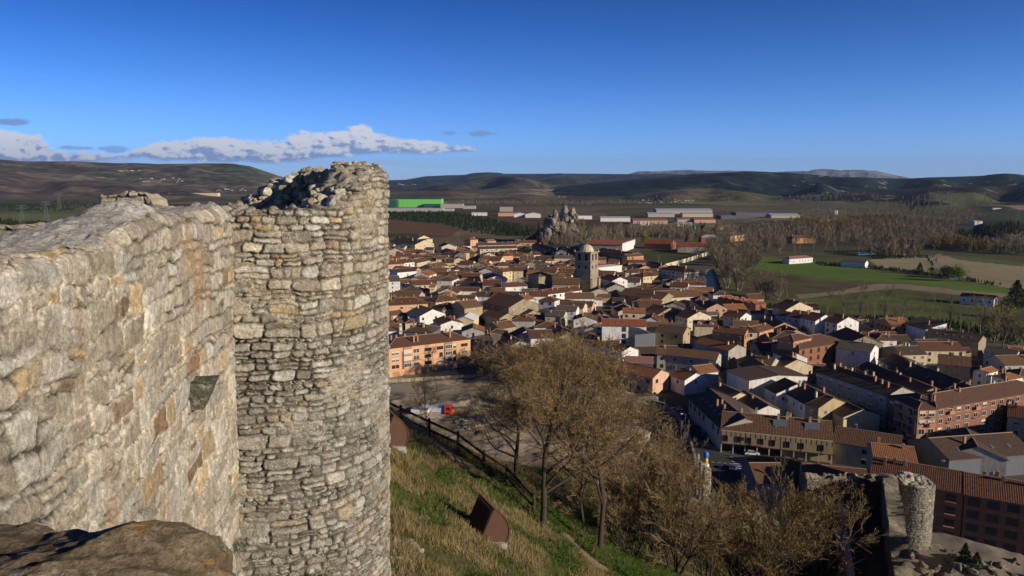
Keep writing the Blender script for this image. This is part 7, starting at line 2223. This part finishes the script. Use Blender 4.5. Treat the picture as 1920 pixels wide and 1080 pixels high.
def plot_fence():
    root = None
    us = [(731 + i * 12.2, 719 - i * .75) for i in range(15)]
    P3 = [Vector((*P(u, v, 0), 0)) for u, v in us]
    root = empty('lot_fence', P3[0]); tag(root, 'low wire fence with pale posts between the parking yard and the dirt lot', 'fence')
    o = P3[0]
    for p in P3: mb = MB(); mb.box(-.09, -.09, -.2, .09, .09, 1.9); mb.build('post', M['cream'], root, loc=p - o)
    for a, b in zip(P3[:-1], P3[1:]):
        d = (b - a); mb = MB(); q = a - o
        mb.hexa([q + Vector((0, -.02, .25)), q + d + Vector((0, -.02, .25)), q + d + Vector((0, .02, .25)), q + Vector((0, .02, .25)), q + Vector((0, -.02, 1.7)), q + d + Vector((0, -.02, 1.7)), q + d + Vector((0, .02, 1.7)), q + Vector((0, .02, 1.7))])
        mb.build('panel', M['stone'], root)
    # parking yard surface in front of the orange block
    mb = MB(); mb.poly([(*P(u, v, .03), .03) for u, v in ((720, 705), (745, 697), (882, 683), (915, 684), (925, 703), (890, 707), (720, 717))]); tag(mb.build('parking_yard', M['paving']), kind='structure')
    mb = MB(); mb.poly([(*P(u, v, .036), .036) for u, v in ((850, 687), (905, 686), (930, 702), (862, 703))]); tag(mb.build('asphalt_patch', M['asphalt']), kind='structure')
plot_fence()


def rough_sheet(name, polypx, h, label, mat, kind='structure'):
    mb = MB(); mb.poly([(*P(u, v, h), h) for u, v in polypx]); tag(mb.build(name, mat), label, None, None, kind)

# streets and yards at the foot of the hill
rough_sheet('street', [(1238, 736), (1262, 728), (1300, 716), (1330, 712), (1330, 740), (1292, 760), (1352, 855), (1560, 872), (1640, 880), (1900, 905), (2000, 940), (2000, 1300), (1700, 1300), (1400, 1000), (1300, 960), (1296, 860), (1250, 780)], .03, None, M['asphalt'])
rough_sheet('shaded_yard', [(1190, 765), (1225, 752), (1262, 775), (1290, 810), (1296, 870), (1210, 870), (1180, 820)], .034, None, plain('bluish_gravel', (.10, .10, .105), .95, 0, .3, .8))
rough_sheet('arcade_pavement', [(1300, 832), (1352, 846), (1560, 868), (1560, 862), (1430, 848), (1352, 842), (1318, 826)], .05, None, M['paving'])
rough_sheet('side_pavement', [(1730, 998), (1800, 1000), (1960, 1050), (1960, 1066), (1790, 1012), (1730, 1008)], .12, None, M['paving'])
rough_sheet('road_side', [(1700, 1010), (1790, 1013), (1960, 1068), (1960, 1300), (1700, 1300)], .045, None, plain('worn_asphalt', (.13, .12, .105), .9, 0, .2, .4))


def markings():
    mb = MB()
    def strip(pts, wd=.14):
        P_ = [Vector((*P(u, v, .05), .054)) for u, v in pts]
        for a, b in zip(P_[:-1], P_[1:]):
            n = Vector((-(b - a).y, (b - a).x, 0)).normalized() * wd
            mb.poly([a - n, b - n, b + n, a + n])
    for i in range(6):
        u = 1369 + i * 1.6; v = 856 + i * 4.3
        strip([(u, v), (u + 30 + i * 3, v + 3)], .22)
    for i in range(5): strip([(1258 + i * 5, 765 + i * 5), (1275 + i * 5, 762 + i * 5)], .2)
    strip([(1262, 772), (1278, 762)]);
    for i in range(4): strip([(1334 + i * 11, 866 + i * 1), (1341 + i * 11, 866.7 + i * 1)], .12)
    strip([(1346, 873), (1353, 873), (1349.5, 879), (1346, 873)], .08)
    strip([(1862, 846), (1905, 858)], .1); strip([(1870, 852), (1914, 864)], .1)
    tag(mb.build('road_marking', M['paint']), 'white zebra stripes and give-way triangle on the dark square', None, None, 'structure')
markings()


def car_proto():
    root = empty('parked_car', (0, 0, 0)); tag(root, 'x', 'car', None)
    mb = MB()
    L, W = 2.1, .86
    prof = [(-L, .35), (L, .32), (L + .03, .62), (L - .12, .78), (1.15, .92), (-1.75, .95), (-L - .02, .8)]
    mb.prism([(x, -W, z) for x, z in prof][::-1], (0, 2 * W, 0)); mb.build('body', M['car_white'], root)
    mb = MB(); cab = [(1.1, .92), (.45, 1.40), (-1.2, 1.43), (-1.8, .95)]
    mb.prism([(x, -W + .09, z) for x, z in cab][::-1], (0, 2 * W - .18, 0)); mb.build('window_glass', M['glass'], root)
    mb = MB(); mb.box(-1.22, -W + .07, 1.415, .46, W - .07, 1.475)
    for x0, z0, x1, z1 in ((1.1, .92, .45, 1.42), (-1.8, .95, -1.2, 1.44), (-.3, .93, -.35, 1.43)):
        for y in (-W + .07, W - .07): mb.tube((x0, y, z0), (x1, y, z1), .035, .035, 4)
    mb.build('roof', M['car_white'], root)
    for x in (-1.3, 1.3):
        for y in (-W + .04, W - .04):
            mb = MB(); mb.tube((0, -.11, 0), (0, .11, 0), .32, .32, 14); w_ = mb.build('wheel', M['black'], root, loc=(x, y, .32))
            mb = MB(); mb.tube((0, -.118, 0), (0, .118, 0), .18, .18, 10); mb.build('hubcap', M['metal'], w_)
    for y in (-.62, .62):
        mb = MB(); mb.box(L - .06, y - .17, .58, L + .04, y + .17, .7); mb.build('headlight', M['frame_w'], root)
        mb = MB(); mb.box(-L - .04, y - .15, .66, -L + .02, y + .15, .8); mb.build('tail_light', M['car_red'], root)
    return root
CAR = car_proto()
_first = [True]
def car(u, v, az, paint, label, h=.06):
    x, y = P(u, v, h)
    if _first[0]:
        c = CAR; _first[0] = False; c.location = (x, y, h); c.rotation_euler = (0, 0, math.radians(az)); tag(c, label, None, 'parked cars')
    else: c = copy_tree(CAR, (x, y, h), math.radians(az), 1.0, label, 'parked cars')
    if paint != 'car_white':
        for ch in c.children:
            if ch.name.startswith(('body', 'roof')):
                ch.data = ch.data.copy(); ch.data.materials[0] = M[paint]
car(843, 691, 150, 'car_white', 'leftmost of the three pale cars parked before the orange apartment block')
car(859, 689, 150, 'car_grey', 'middle car of the three parked before the orange apartment block')
car(870, 686, 150, 'car_white', 'rightmost of the three pale cars parked before the orange apartment block')
car(1410, 853, -8, 'car_white', 'white car standing in front of the arcade pillars')
car(1376, 880, 60, 'car_blue', 'pale blue car driving across the dark square')
car(1313, 806, -58, 'car_blue', 'upper blue car parked along the shaded side wing')
car(1320, 818, -58, 'car_blue', 'lower blue car parked along the shaded side wing')
car(1298, 786, -58, 'car_grey', 'dark car parked farthest up the shaded street')
car(1329, 905, 80, 'car_blue', 'blue car half hidden behind the stone pillars')


def truck():
    x, y = P(822, 776, 0); root = empty('tipper_truck', (x, y, .0), math.radians(-14)); tag(root, 'small truck with red cab, blue crane and white bed working in the dirt lot', 'truck')
    mb = MB(); mb.hexa([(-5.5, -1.1, .8), (1.0, -1.1, .8), (1.0, 1.1, .8), (-5.5, 1.1, .8), (-5.6, -1.2, 2.2), (1.0, -1.2, 2.2), (1.0, 1.2, 2.2), (-5.6, 1.2, 2.2)]); mb.build('bed', M['car_white'], root)
    mb = MB(); mb.prism([(2.3, -1.15, .6), (4.6, -1.15, .6), (4.7, -1.15, 1.7), (4.3, -1.15, 2.9), (2.3, -1.15, 3.0)], (0, 2.3, 0)); cab = mb.build('cab', M['car_red'], root)
    mb = MB(); mb.prism([(4.72, -1.0, 1.75), (4.36, -1.0, 2.75), (4.30, -1.0, 2.75), (4.66, -1.0, 1.75)], (0, 2.0, 0)); mb.box(3.0, -1.18, 1.75, 4.1, -1.152, 2.6); mb.build('window', M['glass'], cab)
    mb = MB(); mb.box(1.1, -.9, .8, 2.2, .9, 2.6); mb.tube((1.6, 0, 2.6), (-.5, .2, 4.0), .18, .14, 6); mb.build('crane', M['mach_blue'], root)
    for xx in (-4.6, -3.4, 3.4):
        for yy in (-1.05, 1.05):
            mb = MB(); mb.tube((0, -.16, 0), (0, .16, 0), .5, .5, 14); mb.build('wheel', M['black'], root, loc=(xx, yy, .5))
    root.scale = (1.15, 1.15, 1.15)
    x, y = P(788, 777, 0)
    root = empty('site_container', (x, y, .0), math.radians(-8)); tag(root, 'white-sided low container beside the truck in the dirt lot', 'container')
    mb = MB(); mb.box(-3, -1.2, .1, 3, 1.2, 2.1); mb.build('body', M['car_white'], root)
    mb = MB(); mb.box(-3.05, -1.25, 2.1, 3.05, 1.25, 2.2); mb.build('lid', M['metal'], root)
    outcrop('rubble_heap', 873, 790, 36, (2.4, 2.0), (.4, 1.3), 'brown heap of rubble right of the truck', 57, tone=.6)
    outcrop('rubble_heap', 885, 800, 30, (2.6, 1.4), (.3, 1.1), 'second brown rubble heap lower right of the truck', 58, tone=.55)
truck()


def pillars():
    for i, (u, vb, vt, lb) in enumerate(((1307, 905, 852, 'left of the three ruined stone pillars at the hill edge'), (1315, 915, 868, 'middle one of the three ruined stone pillars at the hill edge'), (1324, 925, 880, 'right and thickest of the three ruined stone pillars at the hill edge'))):
        x, y, z = hit(u, vb + 25)
        zt = height_at(x, y, vt)
        r = empty('stone_pillar', (0, 0, 0)); tag(r, lb, 'pillar', 'ruined stone pillars')
        w = .55 if i < 2 else .9
        zf = lambda a, b, zt=zt: zt + .15 * vnoise(a * 3 + i, b * 3, 420 + i)
        masonry_box(r, 'wall_face', (x - w / 2, y), (x + w / 2, y), .6, z - 1.5, zf, 60 + i, M['castle'], .08, (.15, .3), (.2, .4))
    # advertising figure: blue cap, yellow band, white body
    x, y = P(1322, 905, 0); r = empty('sign_totem', (x, y, 0)); tag(r, 'tall rounded sign column with blue cap, yellow band and white body behind the pillars', 'sign column')
    z0 = height_at(x, y, 884); z1 = height_at(x, y, 869); z2 = height_at(x, y, 858); z3 = height_at(x, y, 847)
    def drum(nm, za, zb, ra, rb, m):
        mb = MB(); n = 6
        for k in range(n):
            t0, t1 = k / n, (k + 1) / n
            f = lambda t: ra + (rb - ra) * t + .18 * math.sin(t * math.pi)
            mb.tube((0, 0, za + (zb - za) * t0), (0, 0, za + (zb - za) * t1), f(t0), f(t1), 14, cap=(k in (0, n - 1)))
        mb.build(nm, m, r)
    drum('post', 0, z0, .35, .35, M['black']); drum('body', z0, z1, .75, .8, M['car_white']); drum('band', z1, z2, .45, .4, plain('sign_yellow', (.6, .45, .08))); drum('cap', z2, z3, .6, .5, M['mach_blue'])
pillars()


def yard_wall():
    pts = [(1222, 752), (1245, 758), (1268, 776), (1285, 800), (1296, 830), (1303, 858), (1309, 890)]
    Q = [Vector((*P(u, v, 1.2), 0)) for u, v in pts]
    r = empty('yard_wall', Q[0]); tag(r, 'low curved wall between the shaded yard and the car park street', 'wall')
    mb = MB(); o = Q[0]
    for a, b in zip(Q[:-1], Q[1:]):
        a, b = a - o, b - o; n = Vector((-(b - a).y, (b - a).x, 0)).normalized() * .25
        mb.hexa([a - n, b - n, b + n, a + n] + [p + Vector((0, 0, 1.6)) for p in (a - n, b - n, b + n, a + n)])
    mb.build('wall', M['stone'], r)
    mb = MB()
    for a, b in zip(Q[:-1], Q[1:]):
        a, b = a - o, b - o; n = Vector((-(b - a).y, (b - a).x, 0)).normalized() * .3
        mb.hexa([p + Vector((0, 0, 1.603)) for p in (a - n, b - n, b + n, a + n)] + [p + Vector((0, 0, 1.72)) for p in (a - n, b - n, b + n, a + n)])
    mb.build('coping', M['kerb'], r)
    for a in Q[:5]:
        mb = MB(); mb.tube((0, 0, 1.7), (0, 0, 3.1), .05, .05, 6); mb.build('railing_post', M['metal'], r, loc=a - o)
    Q = [Vector((*P(u, v, 1.5), 0)) for u, v in ((1246, 500), (1290, 488), (1318, 479), (1345, 470))]
    r = empty('garden_wall', Q[0]); tag(r, 'pale stepped garden wall beside the river above the riverside apartments', 'wall')
    for a, b in zip(Q[:-1], Q[1:]):
        a, b = a - Q[0], b - Q[0]; n = Vector((-(b - a).y, (b - a).x, 0)).normalized() * .3; mb = MB()
        mb.hexa([a - n, b - n, b + n, a + n] + [p + Vector((0, 0, 4)) for p in (a - n, b - n, b + n, a + n)]); mb.build('wall_section', M['cream'], r)
yard_wall()


def lamp_posts():
    proto = None
    for u, v, h, lb in ((1284, 822, 8, 'thin street lamp at the top of the curved yard wall'), (1712, 845, 9, 'thin street lamp in the dark square right of the tiled corner house'), (1736, 840, 9, 'second thin street lamp in the dark square'), (1349, 905, 5, 'short lamp standing near the give-way triangle')):
        x, y = P(u, v, 0)
        if proto is None:
            proto = empty('street_lamp', (x, y, 0)); tag(proto, lb, 'street lamp', 'street lamps')
            mb = MB(); mb.tube((0, 0, 0), (0, 0, 1), .010, .006, 6); mb.tube((0, 0, 1), (-.12, 0, 1.02), .006, .005, 5); mb.build('pole', M['metal'], proto)
            mb = MB(); mb.box(-.20, -.018, 1.0, -.11, .018, 1.03); mb.build('lamp_head', M['frame_w'], proto); proto.scale = (h, h, h)
        else: copy_tree(proto, (x, y, 0), u % 3, h, lb, 'street lamps')
lamp_posts()


def pylon(u, vb, vt, label, first=[None]):
    x, y, z = hit(u, vb, 6000)
    H_ = height_at(x, y, vt) - z
    if first[0] is None:
        r = empty('power_pylon', (x, y, z)); first[0] = r; r.scale = (H_, H_, H_); tag(r, label, 'power pylon', 'power pylons')
        mb = MB()
        for sx in (-1, 1):
            for sy in (-1, 1): mb.tube((sx * .11, sy * .11, 0), (sx * .022, sy * .022, .98), .0045, .003, 4)
        for k in range(9):
            z0, z1 = k / 9, (k + 1) / 9; w0, w1 = .11 - .088 * z0, .11 - .088 * z1
            for s in (-1, 1):
                mb.tube((-w0, s * w0, z0), (w1, s * w1, z1), .0025, .0025, 3); mb.tube((w0, s * w0, z0), (-w1, s * w1, z1), .0025, .0025, 3)
        mb.build('tower_frame', M['pylon_steel'], r)
        for zz, ww in ((.98, .20), (.86, .24)):
            mb = MB(); mb.tube((-ww, 0, zz), (ww, 0, zz), .008, .008, 4); mb.tube((-ww, 0, zz), (0, 0, zz + .04), .005, .005, 3); mb.tube((ww, 0, zz), (0, 0, zz + .04), .005, .005, 3); mb.build('cross_arm', M['pylon_steel'], r)
    else: copy_tree(first[0], (x, y, z), .4, H_, label, 'power pylons')
pylon(1908, 416, 393, 'electricity pylon on the dark ridge at the right edge')
pylon(43, 425, 385, 'nearest electricity pylon on the left plain')
pylon(88, 416, 378, 'middle electricity pylon on the left plain')
pylon(112, 395, 362, 'small distant electricity pylon on the left plain')


def pool():
    r_ = [(*P(u, v, .3), .3) for u, v in ((1606, 476.5), (1640, 475), (1645, 476.5), (1612, 479))]
    mb = MB(); mb.poly(r_); o = mb.build('swimming_pool', M['pool']); tag(o, 'pale blue swimming pool inside the dark hedge', 'swimming pool')
    x, y = P(1612, 476, 1); r = empty('pool_slide', (x, y, 0)); tag(r, 'small white-blue slide at the left end of the swimming pool', 'slide')
    mb = MB(); mb.tube((-2, 0, 3), (2.5, 0, .5), .35, .35, 8); mb.build('chute', M['pool'], r); mb = MB(); mb.tube((-2, 0, 0), (-2, 0, 3), .2, .2, 6); mb.build('ladder', M['metal'], r)
pool()


def earth_bank():
    rg = np.random.default_rng(91); x, y, z = hit(968, 700)
    bm = bmesh.new(); bmesh.ops.create_icosphere(bm, subdivisions=6, radius=1)
    v = np.array([p.co[:] for p in bm.verts]); fc = np.array([[q.index for q in f.verts] for f in bm.faces]); bm.free()
    n = fbm(v[:, 0] * 3, v[:, 1] * 3 + v[:, 2] * 4, 340, 5)
    v = v * (1 + .16 * n)[:, None] * np.array([12, 5, 10.5]) + np.array([x, y + 3, 0])
    c = np.array([.42, .31, .18]) * (1 + .5 * n)[:, None]
    tag(mobj('rock_bank', raw_mesh('rock_bank', v, fc, [M['rock_far']], smooth=True, col=np.clip(c, .05, .6))), 'sunlit yellowish rock bank behind the bare thickets, right of the orange apartment block', 'rock')
earth_bank()


def crag_rocks():
    rg = np.random.default_rng(77)
    def spire(u, vb, vt, wpx, label, tone):
        x, y, z = hit(u, vb); H_ = height_at(x, y, vt) - z; W_ = wpx / FPX * y
        def place(i):
            t = rg.random()
            return (x + rg.normal() * W_ * .22 * (1.2 - t), y + rg.normal() * W_ * .22, z + t * H_ * .78), W_ * rg.uniform(.22, .42)
        V, F, Cc = rock_lumps(26, place, rg, 4, (.85, .85, 1.35))
        o = mobj('crag', raw_mesh('crag', V, F, [M['rock_far']], col=np.clip(Cc * tone, 0, 1))); tag(o, label, 'crag', 'rock pinnacles')
    spire(1041, 414, 393, 14, 'left grey pinnacle of the crag beyond the town', .55)
    spire(1059, 412, 388, 20, 'tallest pale rounded pinnacle of the crag', .85)
    spire(1074, 414, 391, 15, 'right pale pinnacle of the crag', .8)
    spire(1036, 432, 408, 30, 'broad grey rock shoulder on the left of the crag', .5)
    spire(1024, 450, 430, 20, 'low rock rib at the left foot of the crag', .45)
crag_rocks()


def far_villages():
    rg = np.random.default_rng(44); mb = MB()
    for (u0, u1, v0, v1, n) in ((1195, 1300, 374, 381, 34), (222, 262, 319, 321, 10), (262, 345, 334, 343, 12), (1040, 1062, 368, 371, 6), (405, 468, 354, 358, 12), (745, 780, 345, 347, 6)):
        for _ in range(n):
            u, v = rg.uniform(u0, u1), rg.uniform(v0, v1)
            x, y, z = hit(u, v, 14000)
            s = math.hypot(x, y) / 1387 * rg.uniform(.6, 1.3)
            w, d, h = s * rg.uniform(1, 2), s, s * .7
            mb.box(x - w, y - d, z - 2, x + w, y + d, z + h, 0)
            mb.prism([(x - w, y - d, z + h), (x + w, y - d, z + h), (x + w, y, z + h * 1.5), (x - w, y, z + h * 1.5)], (0, 0, -.4), 1)
    o = mb.build('far_village', [M['white'], M['rbrown']]); tag(o, 'specks of far villages on the plain and hills', None, None, 'stuff')
far_villages()


# ------------------------------------------------------------------ air
def haze():
    m = bpy.data.materials.new('air'); m.use_nodes = True
    T = NT(m.node_tree); T.n.clear()
    pv = T.node('ShaderNodeVolumePrincipled'); pv.inputs['Color'].default_value = (.42, .6, 1.0, 1); pv.inputs['Density'].default_value = 1.9e-5; pv.inputs['Anisotropy'].default_value = 0.2
    out = T.node('ShaderNodeOutputMaterial'); T.l.new(pv.outputs[0], out.inputs['Volume'])
    mb = MB(); mb.box(-60000, -9000, -12, 60000, 45000, 1500)
    o = mb.build('haze', m); tag(o, kind='stuff')
haze()
